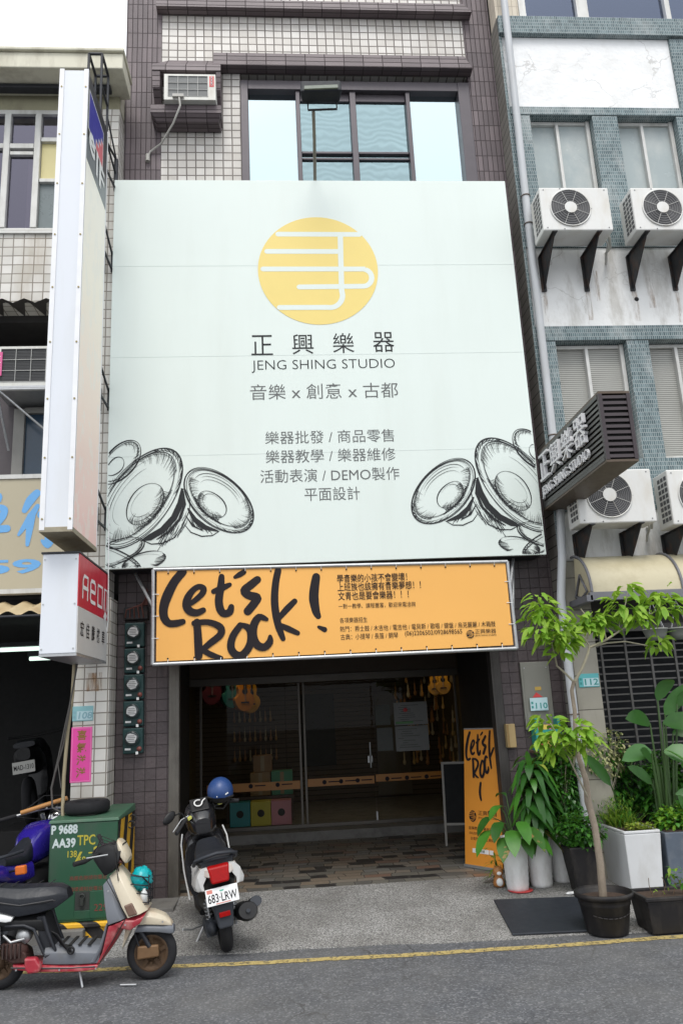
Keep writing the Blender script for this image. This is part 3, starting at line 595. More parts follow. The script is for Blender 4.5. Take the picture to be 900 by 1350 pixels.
def logo(mb_, f, wd, O, U, V, N, l0):
    for i, s_ in enumerate(LS): mb_.ribbon([f(*p) for p in s_], wd, O, U, V, N, l0+.0004*i)
logo(mb, Lg, .064, O0, UX, UZ, NY, .0036); mb.build('logo_lines', M['board'], lg)
mb = MB()
for i, ch in enumerate('正興樂器'): write(mb, ch, (-.275+i*.476, BY, 5.955+.007*i), UX, UZ, w=.25, h=.255, lift=.003, offset=-.003)
mb.build('lettering', M['board_ink'], D); mb = MB(); write(mb, 'JENG SHING STUDIO', (-.275, BY, 5.735), UX, Vector((0,0,1)), w=1.67, h=.155, lift=.003, offset=-.012); mb.build('lettering', M['board_ink'], D)
mb = MB()
for t, x0, x1, z in (('音樂 x 創意 x 古都', -.30, 1.41, 5.40), ('樂器批發 / 商品零售', -.14, 1.33, 4.86), ('樂器教學 / 樂器維修', -.14, 1.33, 4.635), ('活動表演 / DEMO製作', -.205, 1.36, 4.405), ('平面設計', .28, .90, 4.185)):
    mb = MB(); write(mb, t, (x0, BY, z), UX, UZ, w=x1-x0, h=.19 if z > 5 else .155, lift=.003, offset=-.004); mb.build('lettering', M['ink_grey'], D)
# cymbal drawings: rims, domes, hatching and dark undersides as ink strokes; the right one mirrors the left
def Cy(x, y): return (-1.977091+.001927*x+5e-6*y, 5.134056-5.6e-5*x-.002021*y)
X0, X1, Z0, Z1 = -1.878, 2.948, 3.497, 8.29
def strokes():
    r_ = random.Random(3); S = []
    def el(cx, cy, a, b, th, w0, a0=0, a1=360, n=64, wob=1.5, wv=.5):
        t = R(th); P_, W_ = [], []
        ph = r_.uniform(0, 6)
        for i in range(n+1):
            q = R(a0+(a1-a0)*i/n); d = wob*math.sin(3*q+ph)
            x, y = (a+d)*math.cos(q), (b+d)*math.sin(q)
            P_.append((cx+x*math.cos(t)-y*math.sin(t), cy+x*math.sin(t)+y*math.cos(t)))
            W_.append(w0*(1+wv*math.sin(2*q+ph))*(.25+.75*min(1, 6*min(i, n-i)/n) if abs(a1-a0) < 359 else 1))
        S.append((P_, W_))
    def hatch(cx, cy, a, b, th, a0, a1, l0, l1, n, w0=2.2):
        t = R(th)
        for i in range(n):
            q = R(a0+(a1-a0)*(i+r_.random())/n); k1 = 1-r_.uniform(l0, l1)
            P_ = []
            for j in range(4):
                k = 1+(k1-1)*j/3; qq = q+.05*j
                x, y = a*k*math.cos(qq), b*k*math.sin(qq); P_.append((cx+x*math.cos(t)-y*math.sin(t), cy+x*math.sin(t)+y*math.cos(t)))
            S.append((P_, [w0, w0*.9, w0*.6, .6]))
    def cymbal(cx, cy, a, b, th, dome, flip=1):
        el(cx, cy, a, b, th, 5.5); el(cx+2*flip, cy-1, a*.975, b*.962, th, 2.4, 20, 330); el(cx-1*flip, cy-4, a*.94, b*.915, th, 2.2)
        el(cx-6*flip, cy-8, a*.90, b*.86, th, 4, 150, 395); el(cx-6*flip, cy-8, a*.86, b*.82, th, 2.4, -60, 200)
        el(cx-9*flip, cy-12, a*.78, b*.72, th, 2.2, 170, 330); el(cx-8*flip, cy-10, a*.70, b*.64, th, 2, 190, 300)
        el(cx-4*flip, cy-4, a*.83, b*.77, th, 2.6, 0, 130)
        hatch(cx-6*flip, cy-8, a*.9, b*.86, th, 300, 395, .05, .28, 60, 1.5); hatch(cx-6*flip, cy-8, a*.9, b*.86, th, 60, 170, .06, .34, 90, 1.5)
        hatch(cx, cy, a*.985, b*.98, th, -40, 60, .02, .09, 24, 4)
        dx, dy, da, db = dome
        el(dx, dy, da, db, th, 4); el(dx-4*flip, dy-8, da*.72, db*.66, th, 1.6, 100, 300); el(cx-8*flip, cy-10, a*.60, b*.53, th, 1.6, 170, 320); el(dx-2*flip, dy-6, da*.9, db*.85, th, 2.2, 20, 200)
        hatch(dx, dy, da, db, th, 10, 190, .08, .5, 70, 1.5); hatch(dx, dy, da*1.06, db*1.06, th, 30, 150, -.22, -.05, 26, 3)
    cymbal(232, 418, 330, 172, -53, (262, 452, 132, 84))
    cymbal(677, 432, 232, 138, 42, (640, 457, 92, 62), -1)
    # undersides
    for P_, w0 in ([((470,372),(462,450),(425,530),(360,600),(290,640),(250,655)), 34], [((478,380),(486,455),(455,540),(395,610),(330,650)), 14], [((505,480),(540,540),(600,585),(670,605)), 26], [((492,520),(530,575),(590,605)), 10]): S.append((list(P_), [w0*.35]+[w0]*(len(P_)-2)+[w0*.3]))
    S.append(([(250,655),(300,676),(360,672),(430,640),(475,570),(512,490),(515,430),(490,372),(465,366)], [4,5,6,5,4,4,4,5,5]))
    S.append(([(485,570),(520,612),(580,634),(640,630),(680,605)], [3,5,6,5,3]))
    for i in range(44):
        x = r_.uniform(330, 480); y = 900-x*.72+r_.uniform(-25, 60); S.append(([(x, y), (x+16, y-26), (x+26, y-52)], [3,2.4,.8]))
    for i in range(22):
        x = r_.uniform(505, 640); y = 560+(x-505)*.42+r_.uniform(-14, 10); S.append(([(x, y), (x-14, y-22), (x-18, y-36)], [3,2.2,.8]))
    # partial cymbals at the edge
    el(120, 215, 150, 82, -50, 6); el(116, 212, 136, 70, -50, 3); el(110, 208, 118, 58, -50, 2.4, 160, 400); el(92, 240, 62, 38, -50, 4)
    hatch(120, 215, 140, 74, -50, -50, 150, .05, .3, 50)
    el(110, 720, 160, 62, -22, 5); el(118, 716, 140, 50, -22, 2.6); el(70, 745, 190, 50, 22, 5); el(70, 750, 170, 40, 22, 3); hatch(110, 720, 150, 58, -22, -30, 140, .05, .3, 40); hatch(70, 745, 185, 48, 22, -60, 100, .05, .35, 40, 3)
    el(265, 770, 126, 48, -14, 4, 140, 330); el(250, 776, 110, 40, -14, 2, 150, 340); el(262, 772, 120, 46, -14, 4, -30, 60); hatch(260, 772, 124, 46, -14, -20, 60, .1, .5, 20, 3); hatch(260, 772, 124, 46, -14, 120, 200, .1, .5, 26, 3)
    return S
SK = strokes()
def draw(mirror):
    m = MB(); k = 0
    for P_, W_ in SK:
        pts = [Cy(*p) for p in P_]; ws = [x*.0021 for x in W_]
        if mirror: pts = [(1.183-x, z+.035) for x, z in pts]
        runs, cur = [], []
        for p, w_ in zip(pts, ws):
            if X0+w_/2 < p[0] < X1-w_/2 and Z0+w_/2 < p[1] < Z1: cur.append((p, w_))
            else:
                if len(cur) > 1: runs.append(cur)
                cur = []
        if len(cur) > 1: runs.append(cur)
        for c in runs:
            k += 1; m.ribbon([q[0] for q in c], [q[1] for q in c], O0, UX, UZ, NY, .003+.000012*(k % 160))
    return m.build('cymbal_drawing', M['board_ink'], D)
draw(False); draw(True)

# ---------------------------------------------------------------- floodlight over the billboard
D = thing('floodlight', 'black floodlight on a thin pole over the top edge of the billboard', 'floodlight', (.56, 8.45, 8.3))
mb = MB(); mb.tube([(.565, 8.72, 8.0), (.562, 8.68, 8.40), (.545, 8.2, 8.60), (.53, 7.92, 8.74)], .02, 8); mb.box(.53, .6, 8.63, 8.76, 8.2, 8.26); mb.build('pole', mat('weathered_pole', (.22,.21,.17), .6, .3, var=.3), D)
fk = 7.9/8.45
def F_(p): return (p[0]*fk, p[1]*fk, 1.9+(p[2]-1.9)*fk)
mb = MB(); mb.tube([F_(p) for p in ((.50, 8.45, 9.36), (.50, 8.44, 9.21), (.86, 8.44, 9.23), (.86, 8.45, 9.38))], .013, 6); mb.build('bracket', M['black'], D)
mb = MB(); mb.hexa([F_(p) for p in ((.40, 8.26, 9.33), (.92, 8.26, 9.36), (.90, 8.44, 9.33), (.43, 8.44, 9.30))], [F_(p) for p in ((.41, 8.33, 9.55), (.92, 8.33, 9.57), (.90, 8.50, 9.47), (.44, 8.50, 9.45))]); mb.build('lamp_head', mat('lamp_black', (.013,.015,.02), .6, var=.2, spec=.25), D, bevel=.02)
mb = MB(); mb.hexa([F_(p) for p in ((.45, 8.248, 9.355), (.87, 8.248, 9.38), (.87, 8.268, 9.375), (.45, 8.268, 9.35))], [F_(p) for p in ((.455, 8.27, 9.42), (.87, 8.27, 9.445), (.87, 8.29, 9.44), (.455, 8.29, 9.415))]); mb.build('lens', mat('lamp_lens', (.11,.13,.10), .2), D)

# ---------------------------------------------------------------- window air conditioner of the tiled house
def box_ac(name, label, x0, x1, z0, z1, yf, yb, tagcol):
    D = thing(name, label, 'air conditioner', ((x0+x1)/2, yf, z0))
    mb = MB(); mb.box(x0, x1, yf+.02, yb, z0, z1); t = .05
    mb.box(x0, x0+t, yf, yf+.02, z0, z1); mb.box(x1-.1, x1, yf, yf+.02, z0, z1); mb.box(x0+t, x1-.1, yf, yf+.02, z1-.03, z1); mb.box(x0+t, x1-.1, yf, yf+.02, z0, z0+.05)
    mb.build('casing', mat('ac_white', (.62,.62,.58), .45, var=.08, dirt=((.35,.3,.22), .4, 6, (1,1,.4))), D)
    mb = MB(); mb.box(x0+t, x1-.1, yf+.004, yf+.019, z0+.05, z1-.03); g = mb.build('condenser_fins', slatm('condenser_fins_'+name, (.22,.23,.23) if x0 > -2 else (.05,.052,.055), (.08,.08,.08) if x0 > -2 else (.015,.015,.015), .018), D)
    mb = MB()
    for i in range(5): x = x0+t+(x1-.1-x0-t)*i/4; mb.tube([(x, yf-.004, z0+.05), (x, yf-.004, z1-.03)], .004, 6)
    for i in range(4): z = z0+.05+(z1-z0-.08)*i/3; mb.tube([(x0+t, yf-.002, z), (x1-.1, yf-.002, z)], .004, 6)
    mb.build('guard', mat('guard_wire', (.45,.45,.43), .4), D)
    mb = MB(); mb.box(x1-.078, x1-.02, yf-.003, yf-.0005, z1-.19, z1-.03); o = mb.build('maker_label', tagcol, D)
    return D
M['label_red'] = mat('red_label', (.55,.05,.05), .5); M['white_paint'] = mat('white_paint', (.72,.73,.73), .45, var=.05)
D = box_ac('window_air_conditioner', 'old white window air conditioner on its purple tiled shelf under a hood', -1.31, -.66, 9.523, 9.91, 8.64, 9.2, M['label_red'])
mb = MB()
for i in range(3): mb.tube([(-.71-.012, 8.636, 9.86-.045*i), (-.71+.012, 8.636, 9.86-.045*i)], .008, 6); mb.torus((-.71, 8.636, 9.84-.045*i), .012, .003, nu=10, nv=4)
mb.build('label_mark', M['white_paint'], D)
mb = MB(); mb.tube([(-1.12, 8.62, 9.56), (-1.10, 8.60, 9.40), (-1.20, 8.70, 9.22), (-1.38, 8.92, 9.10), (-1.53, 8.98, 9.02), (-1.56, 8.98, 8.93)], .013, 8); mb.tube([(-1.56, 8.975, 8.97), (-1.56, 8.97, 8.87)], .028, 8); mb.box(-1.20, -1.06, 8.60, 8.64, 9.54, 9.58); mb.build('drain_hose', mat('grey_hose', (.42,.41,.38), .6), D)

D = box_ac('air_conditioner', 'dark finned air conditioner with pink label on its bracket behind the tall white sign', -3.05, -2.25, 5.50, 5.97, 8.3, 8.95, mat('pink_label', (.62,.10,.27), .5))
mb = MB(); mb.tube([(-3.03, 8.3, 5.46), (-2.2, 8.3, 5.46)], .02, 6); mb.tube([(-3.03, 8.3, 5.46), (-3.0, 8.7, 4.9)], .015, 6); mb.tube([(-3.0, 8.3, 5.45), (-2.2, 8.62, 4.75)], .013, 6); mb.box(-3.06, -2.24, 8.28, 8.9, 5.47, 5.495); mb.build('bracket', M['steel'], D)
mb = MB(); mb.box(-3.06, -2.98, 8.288, 8.296, 5.62, 5.90); mb.build('maker_label', bpy.data.materials['pink_label'], D)
mb = MB(); write(mb, '三', (-3.045, 8.288, 5.77), UX, UZ, w=.05, h=.08, lift=.002); write(mb, '洋', (-3.045, 8.288, 5.65), UX, UZ, w=.05, h=.09, lift=.002); mb.build('lettering', M['white_paint'], D)

# ---------------------------------------------------------------- orange banner
NYb = 8.45
M['banner'] = mat('orange_vinyl', (.80,.41,.095), .5, var=.04, vs_=1.5)
D = thing('banner', 'wide orange cloth banner laced to a pipe frame under the pale billboard', 'banner', (.56, NYb, 2.46))
mb = MB(); nx, nz = 40, 10
def Bp(u, v): return (-1.315+u*3.755, NYb+.004*math.sin(9*u+2*v)*math.sin(math.pi*v), (2.485+u*.012)+v*(.945-u*.048)+.008*math.sin(math.pi*u)*(v-.5))
mb.add([Bp(i/nx, j/nz) for j in range(nz+1) for i in range(nx+1)], [(j*(nx+1)+i, j*(nx+1)+i+1, (j+1)*(nx+1)+i+1, (j+1)*(nx+1)+i) for j in range(nz) for i in range(nx)], 0, True)
sh_ = mb.build('sheet', M['banner'], D)
mb = MB(); c = [(-1.35, NYb, 2.455), (2.475, NYb, 2.46), (2.465, NYb, 3.40), (-1.352, NYb, 3.445)]
for i in range(4): mb.tube([c[i], c[(i+1) % 4]], .02, 8)
mb.build('pipe_frame', M['steel'], D)
mb = MB()
for a, b in (((-1.352, NYb, 3.05), (-1.62, 8.9, 3.49)), ((2.47, NYb, 2.8), (2.66, 8.9, 3.45)), ((2.47, NYb, 3.1), (2.62, 8.75, 3.48)), ((2.46, NYb, 2.47), (2.6, 8.98, 2.5)), ((-1.34, NYb, 2.46), (-1.34, 8.99, 2.5))): MB().tube([a, b], .017, 8).build('strut', M['steel'], D)
mb = MB()
for i in range(14):
    u = (i+.5)/14; x = -1.33+u*3.78
    mb.tube([(x, NYb-.018, 2.455), (x+.004, NYb-.004, 2.50+u*.012)], .004, 5); mb.tube([(x, NYb-.018, 3.445-.045*u), (x, NYb-.004, 3.405-.045*u)], .004, 5)
    mb.ell((x, NYb-.008, 2.508+u*.012), (.009, .005, .009), 8, 5, 1); mb.ell((x, NYb-.008, 3.40-.045*u), (.009, .005, .009), 8, 5, 1)
for z in (2.72, 2.95, 3.18): 
    for x, q in ((-1.33, 1), (2.45, -1)): mb.tube([(x-.03*q, NYb-.018, z), (x+.04*q, NYb-.004, z)], .004, 5)
mb.build('lacing', [M['white_paint'], M['black']], D)
def Z8(x, y): return (-1.398281+.00225*x-4e-5*y, 3.537868-8.8e-5*x-.002264*y)
ROCK = [
 ([(158,50),(120,98),(90,160),(74,215),(77,262),(100,290),(135,290),(163,283)], [38,40,44,40,36,32,32,26]),
 ([(200,198),(228,175),(252,150),(256,128),(233,120),(206,138),(184,172),(178,208),(195,234),(226,242),(256,230)], [22,26,28,28,26,28,34,36,36,32,26]),
 ([(340,72),(336,125),(328,180),(334,222),(352,246),(378,238),(386,214)], [26,34,36,36,32,34,26]),
 ([(304,142),(345,125),(378,110)], [24,30,20]), ([(403,74),(425,62),(444,50)], [16,26,24]),
 ([(508,86),(476,112),(447,138),(468,160),(506,170),(497,192),(463,234)], [34,38,38,38,38,38,38]),
 ([(606,42),(594,100),(588,180),(594,250),(607,310),(626,362)], [30,32,34,34,32,22]),
 ([(606,268),(645,225),(682,188)], [24,30,26]), ([(614,300),(650,316),(694,336)], [22,28,22]),
 ([(786,72),(776,130),(773,180),(782,235),(792,258)], [36,42,44,36,26]), ([(793,308),(820,320)], [14,24]),
 ([(228,285),(235,370),(238,440)], [32,36,34]), ([(216,290),(280,285),(335,308),(337,342),(292,380),(254,412)], [26,26,32,32,30,24]),
 ([(258,414),(300,436),(342,448)], [24,26,16]),
 ([(428,300),(394,350),(385,400),(405,432),(438,435),(470,395),(478,345),(464,310),(426,296)], [28,32,34,34,34,34,34,30,18]),
 ([(550,272),(516,262),(491,298),(488,350),(506,390),(540,400),(564,376),(566,352)], [18,32,36,36,36,34,32,18])]
mb = MB(); Ob = Vector((0, NYb-.0042, 0))
def dense(P_, W_):
    p2, w2 = [], []
    for i in range(len(P_)-1):
        a = P_[max(i-1, 0)]; b = P_[i]; c_ = P_[i+1]; d = P_[min(i+2, len(P_)-1)]
        for j in range(4):
            t = j/4; f = lambda k: .5*(2*b[k]+(c_[k]-a[k])*t+(2*a[k]-5*b[k]+4*c_[k]-d[k])*t*t+(3*b[k]-a[k]-3*c_[k]+d[k])*t**3)
            p2.append((f(0), f(1))); w2.append(W_[i]+(W_[i+1]-W_[i])*t)
    return p2+[P_[-1]], w2+[W_[-1]]
for i, (P_, W_) in enumerate(ROCK):
    p2, w2 = dense(P_, W_); mb.ribbon([Z8(*p) for p in p2], [.00236*x for x in w2], Ob, UX, UZ, NY, .0003*i)
mb.build('brush_lettering', M['ink'], D)
Bu = Vector((3.755, 0, .012-.03)).normalized()
mb = MB()
for t, x0, x1, y0, y1 in (('學音樂的小孩不會變壞！', 55,385,98,68), ('上班族也該擁有音樂夢想！！', 56,448,138,106), ('文青也是要會樂器！！！', 58,388,180,146)):
    p = (lambda px, py: (430+px/3.4615, 740+py/3.4615)); a = p(x0, y0); b = p(x1, y1)
    q0 = Z8((a[0]-195)*3.529, (a[1]-740)*3.529); q1 = Z8((b[0]-195)*3.529, (b[1]-740)*3.529)
    mb = MB(); write(mb, t, (q0[0], NYb-.004, q0[1]), Bu, UZ, w=q1[0]-q0[0], h=.09, lift=.001, offset=.006); mb.build('lettering', M['ink'], D)
for t, x0, x1, y0, h in (('一對一教學、課程豐富，歡迎來電洽詢', 58,418,220,.055), ('各項樂器招生', 62,190,285,.058), ('熱門：爵士鼓 / 木吉他 / 電吉他 / 電貝斯 / 歌唱 / 鍵盤 / 烏克麗麗 / 木箱鼓', 62,790,326,.062), ('古典：小提琴 / 長笛 / 鋼琴', 64,330,362,.062), ('(06)2206502/0928698565', 362,630,348,.062), ('正興樂器', 690,790,334,.05), ('JENG SHING STUDIO', 690,790,348,.022)):
    px, py = 430+x0/3.4615, 740+y0/3.4615; q0 = Z8((px-195)*3.529, (py-740)*3.529)
    mb = MB(); write(mb, t, (q0[0], NYb-.004, q0[1]), Bu, UZ, w=(x1-x0)/3.4615*3.529*.00225, h=h, lift=.001); mb.build('lettering', M['ink'], D)
mb = MB(); mb.disc((1.985, NYb-.006, 2.632), .042, 'Y', 24, h=.002); b1 = mb.build('emblem', M['ink'], D)
def Le(x, y): q = Lg(x, y); return (1.985+(q[0]-.545)*.058, 2.632+(q[1]-7.058)*.058)
mb = MB(); logo(mb, Le, .0045, Vector((0, NYb-.0085, 0)), UX, UZ, NY, .0008); mb.build('emblem_lines', M['banner'], b1)

# ---------------------------------------------------------------- tall white sign box of the neighbour
D = thing('tall_sign_box', 'tall narrow white light box with faded orange side and black top panel on iron brackets', 'sign', (-1.98, 7.4, 3.56))
x0, x1, y0, y1, z0, z1 = -2.12, -1.83, 7.02, 7.95, 3.57, 8.44
M['lightbox'] = mat('lightbox_white', (.66,.69,.74), .4, var=.03, vs_=1.5, dirt=((.5,.5,.46), .3, 2, (1,1,.2)))
def faded():
    t = NT('faded_print'); s = t.n('ShaderNodeSeparateXYZ'); t.l(t.coord(), s.inputs[0])
    a = t.ramp(t.math('DIVIDE', s.outputs[2], 4.0), [(0, (.90,.62,.58)), (.3, (.92,.76,.66)), (.65, (.93,.88,.76)), (1, (.92,.90,.82))])
    n = t.ramp(t.noise(3.0, 3, .5, mapping=(1, 2.2, 1.6)), [(.54, (0,0,0)), (.58, (1,1,1))]); c = t.mix(t.math('MULTIPLY', n, .4), a, (.84,.84,.78)); t.l(c, t.p.inputs['Base Color']); t.p.inputs['Roughness'].default_value = .45; return t.m
mb = MB(); mb.box(x0+.004, x1-.012, y0+.004, y1, z0+.03, z1); mb.build('casing', M['lightbox'], D)
mb = MB()
for x in (x0, x1-.045): mb.box(x, x+.045, y0-.008, y0+.003, z0, z1+.01)
mb.box(x1-.011, x1, y0-.004, y0+.02, z0, z1+.01); mb.box(x1-.011, x1, y1-.02, y1, z0, z1+.01)
mb.build('edge_trim', mat('white_trim', (.74,.75,.77), .4), D)
mb = MB(); mb.box(x0, x1, y0-.006, y1, z0-.02, z0+.028); mb.build('base_tray', mat('aged_base', (.30,.27,.2), .6, .2, var=.25, dirt=((.16,.11,.06), .7, 6, (1,1,1))), D, bevel=.004)
mb = MB(); mb.box(x1-.011, x1-.004, y0+.021, y1-.021, z0+.03, 7.42); mb.build('side_panel', faded(), D)
mb = MB(); mb.box(x1-.011, x1-.004, y0+.021, y1-.021, 7.71, z1); mb.box(x1-.011, x1-.0035, y0+.021, y1-.021, 7.423, 7.707, 1); tp = mb.build('top_panel', [mat('black_print', (.028,.03,.036), .35), mat('faded_black_print', (.13,.15,.165), .35, var=.2)], D)
XN = Vector((1,0,0)); UYp = Vector((0,1,0))
mb = MB(); Ps = lambda u, v: (x1-.002, y0+u, v)
q = [(.06,8.27),(.72,8.27),(.72,7.80),(.06,7.80)]
mb.add([(x1-.0025, y0+u, v) for u, v in q], [(3,2,1,0)], 2)
mb.add([(x1-.001, y0+u, v) for u, v in [(.08,8.25),(.70,8.25),(.70,8.12),(.60,8.12),(.60,8.03),(.50,8.03),(.50,7.93),(.38,7.93),(.38,7.82),(.08,7.82)]], [tuple(range(9,-1,-1))], 0)
mb.add([(x1-.001, y0+u, v) for u, v in [(.70,8.10),(.70,7.82),(.40,7.82),(.40,7.91),(.52,7.91),(.52,8.01),(.62,8.01),(.62,8.10)]], [tuple(range(8))], 1)
mb.build('emblem', [mat('emblem_blue', (.03,.03,.30), .4), mat('emblem_red', (.62,.13,.16), .4), M['white_paint']], tp)
mb = MB(); write(mb, 'e', (x1, y0+.10, 7.60), UYp, UZ, w=.26, h=.24, lift=.001, offset=.03); write(mb, 'l', (x1, y0+.42, 7.52), UYp, UZ, w=.07, h=.30, lift=.001); write(mb, 'F', (x1, y0+.56, 7.50), UYp, UZ, w=.24, h=.29, lift=.001, offset=.02); mb.build('lettering', M['white_paint'], tp)
mb = MB()
for x in (x0+.024, x1-.024):
    for i in range(9): mb.disc((x, y0-.009, z0+.10+i*.57), .009, 'Y', 8, h=.005)
mb.build('screw', mat('brass_screw', (.25,.2,.08), .4, .6), D)
mb = MB()
def frm(m, x0, x1, y0, y1, z0, z1, r=.018):
    for x in (x0, x1):
        m.tube([(x, y0, z0), (x, y0, z1)], r, 4)
        m.tube([(x, y1, z0), (x, y1, z1)], r, 4)
        m.tube([(x, y0, z1), (x, y1, z1)], r, 4); m.tube([(x, y0, z0), (x, y1, z0)], r, 4)
    for y in (y0, y1): m.tube([(x0, y, z1), (x1, y, z1)], r, 4); m.tube([(x0, y, z0), (x1, y, z0)], r, 4)
frm(mb, -2.08, -1.93, 7.96, 8.3, 7.9, 9.55); mb.tube([(-2.08, 7.96, 9.12), (-2.08, 8.3, 9.12)], .016, 4); mb.tube([(-1.93, 7.96, 9.12), (-1.93, 8.3, 9.12)], .016, 4)
for x in (-2.08, -1.93):
    mb.tube([(x, 8.3, 8.98), (x+.05, 8.63, 8.62)], .014, 4); mb.tube([(x, 8.3, 8.62), (x+.05, 8.63, 8.40)], .014, 4); mb.tube([(x, 8.3, 8.62), (x+.05, 8.63, 8.62)], .014, 4)
    mb.tube([(x+.05, 8.625, 8.62), (x+.05, 8.625, 8.18)], .03, 4); mb.tube([(x, 8.0, 8.2), (x+.05, 8.63, 8.2)], .014, 4)
mb.build('iron_bracket', M['dark_iron'], D)
for z in (7.35, 5.6, 4.2):
    mb = MB()
    for x in (-2.0, -1.90):
        mb.tube([(x, 7.96, z+.15), (x, 8.635, z-.05)], .014, 4); mb.tube([(x, 7.96, z-.25), (x, 8.635, z-.25)], .014, 4); mb.tube([(x, 8.635, z-.0), (x, 8.635, z-.27)], .02, 4)
    mb.build('iron_bracket', M['dark_iron'], D)

# ---------------------------------------------------------------- red and white dealer sign
D = thing('dealer_sign', 'white box sign with red upper side panel hanging beside the tiled pillar', 'sign', (-1.99, 7.8, 2.48))
x0, x1, y0, y1, z0, z1 = -2.135, -1.812, 7.22, 8.42, 2.485, 3.395
mb = MB(); mb.box(x0, x1-.008, y0, y1, z0+.02, z1); mb.build('casing', M['lightbox'], D, bevel=.006)
mb = MB(); mb.box(x0-.012, x1+.006, y0-.012, y1+.01, z1+.002, z1+.018); mb.build('lid', M['dark_iron'], D)
mb = MB(); mb.box(x0, x1, y0, y1, z0-.004, z0+.018); mb.build('base_tray', M['steel'], D)
mb = MB(); mb.box(x1-.0078, x1, y0+.004, y1-.004, 2.92, z1-.002); rp = mb.build('red_panel', mat('red_panel', (.52,.022,.045), .35, var=.06), D)
mb = MB(); mb.box(x1-.0078, x1, y0+.004, y1-.004, z0+.022, 2.918); wp = mb.build('white_panel', mat('pale_panel', (.55,.55,.54), .4, var=.05), D)
mb = MB(); Oa = Vector((x1, 0, 0))
lw = .036
def sgn(pts): mb.ribbon([(y0+p[0], p[1]) for p in pts], lw, Oa, UYp, UZ, XN, .002+.0004*len(mb.f) % .003)
za, zb = 3.02, 3.22
sgn([(.15,za),(.15,zb-.05),(.19,zb),(.33,zb),(.33,za)]); sgn([(.15,3.11),(.33,3.11)])
sgn([(.63,za),(.47,za),(.44,za+.03),(.44,zb-.03),(.47,zb),(.60,zb),(.63,zb-.03),(.63,3.12),(.45,3.12)])
sgn([(.74,za),(.74,zb),(.93,zb),(.93,za),(.74,za)])
sgn([(1.03,za),(1.03,zb),(1.15,zb),(1.15,za)])
mb.build('lettering', M['white_paint'], rp)
mb = MB()
for i, ch in enumerate('宏佳騰機車'): write(mb, ch, (x1, y0+.10+i*.215, 2.66), UYp, UZ, w=.13, h=.14, lift=.002, offset=.01)
mb.build('lettering', M['ink'], wp)
mb = MB(); mb.add([(x1+.003, y0+1.05, 2.98), (x1+.004, y0+1.12, 3.05), (x1+.003, y0+1.09, 3.0), (x1+.004, y0+1.17, 2.96), (x1+.003, y0+1.08, 2.90), (x1+.004, y0+1.0, 2.94)], [(0,1,2,3,4,5)]); mb.tube([(x1-.05, y1+.02, 2.6), (x1+.02, y1-.05, 2.9), (x1+.02, y1-.1, 3.5), (x1-.03, y1+.1, 4.2)], .006, 5); mb.build('paper_scrap', M['white_paint'], D)
mb = MB()
for x in (x0+.02, x1-.03):
    for z in (z0+.06, 2.94, z1-.05): mb.disc((x, y0-.001, z), .008, 'Y', 8, h=.004)
mb.build('screw', M['steel'], D)

# ---------------------------------------------------------------- beige shop sign with blue lettering
D = thing('beige_shop_sign', 'beige sign board with large blue brush characters and digits beside the tall light box', 'sign', (-3.4, 8.5, 3.3))
mb = MB(); mb.box(-6, -2.22, 8.50, 8.6, 3.30, 4.50); mb.build('board', mat('beige_board', (.42,.375,.27), .5, var=.05, vs_=2), D)
mb = MB(); mb.box(-6, -2.2, 8.485, 8.61, 4.503, 4.55); mb.box(-6, -2.2, 8.485, 8.61, 3.25, 3.297); mb.build('trim', M['alu'], D)
M['sign_blue'] = mat('sign_blue', (.13,.36,.68), .5, var=.06)
mb = MB(); Os = Vector((0, 8.50, 0))
def px(x, y): return (-3.02+(x-0)*.0082, 4.52-(y-632)*.00831)
def st(P_, W_, k=0): p2, w2 = dense([px(a/5.19, 600+b/5.19) for a, b in P_], [w_*.0016 for w_ in W_]); mb.ribbon(p2, w2, Os, UX, UZ, NY, .003+.0005*(len(mb.f) % 9))
st([(262,280),(220,330),(185,400)], [52,60,36]); st([(270,370),(225,450),(155,565)], [30,50,20]); st([(232,440),(225,520),(215,635)], [56,48,24]); st([(300,430),(345,425)], [60,60]); st([(310,610),(350,640),(385,605)], [20,50,12]); st([(350,470),(352,560),(345,640)], [50,50,40])
st([(-30,290),(5,300),(14,325)], [30,60,30]); st([(-60,375),(10,370),(50,390),(40,440),(-10,520)], [50,36,50,50,30]); st([(-120,530),(-20,525),(75,520)], [60,52,50]); st([(-150,370),(-90,380),(-60,375)], [50,50,40])
mb.build('lettering', M['sign_blue'], D); mb = MB(); write(mb, '59', (-3.12, 8.50, 3.46), UX, UZ, w=.59, h=.155, lift=.003, offset=.03); mb.build('lettering', M['sign_blue'], D)

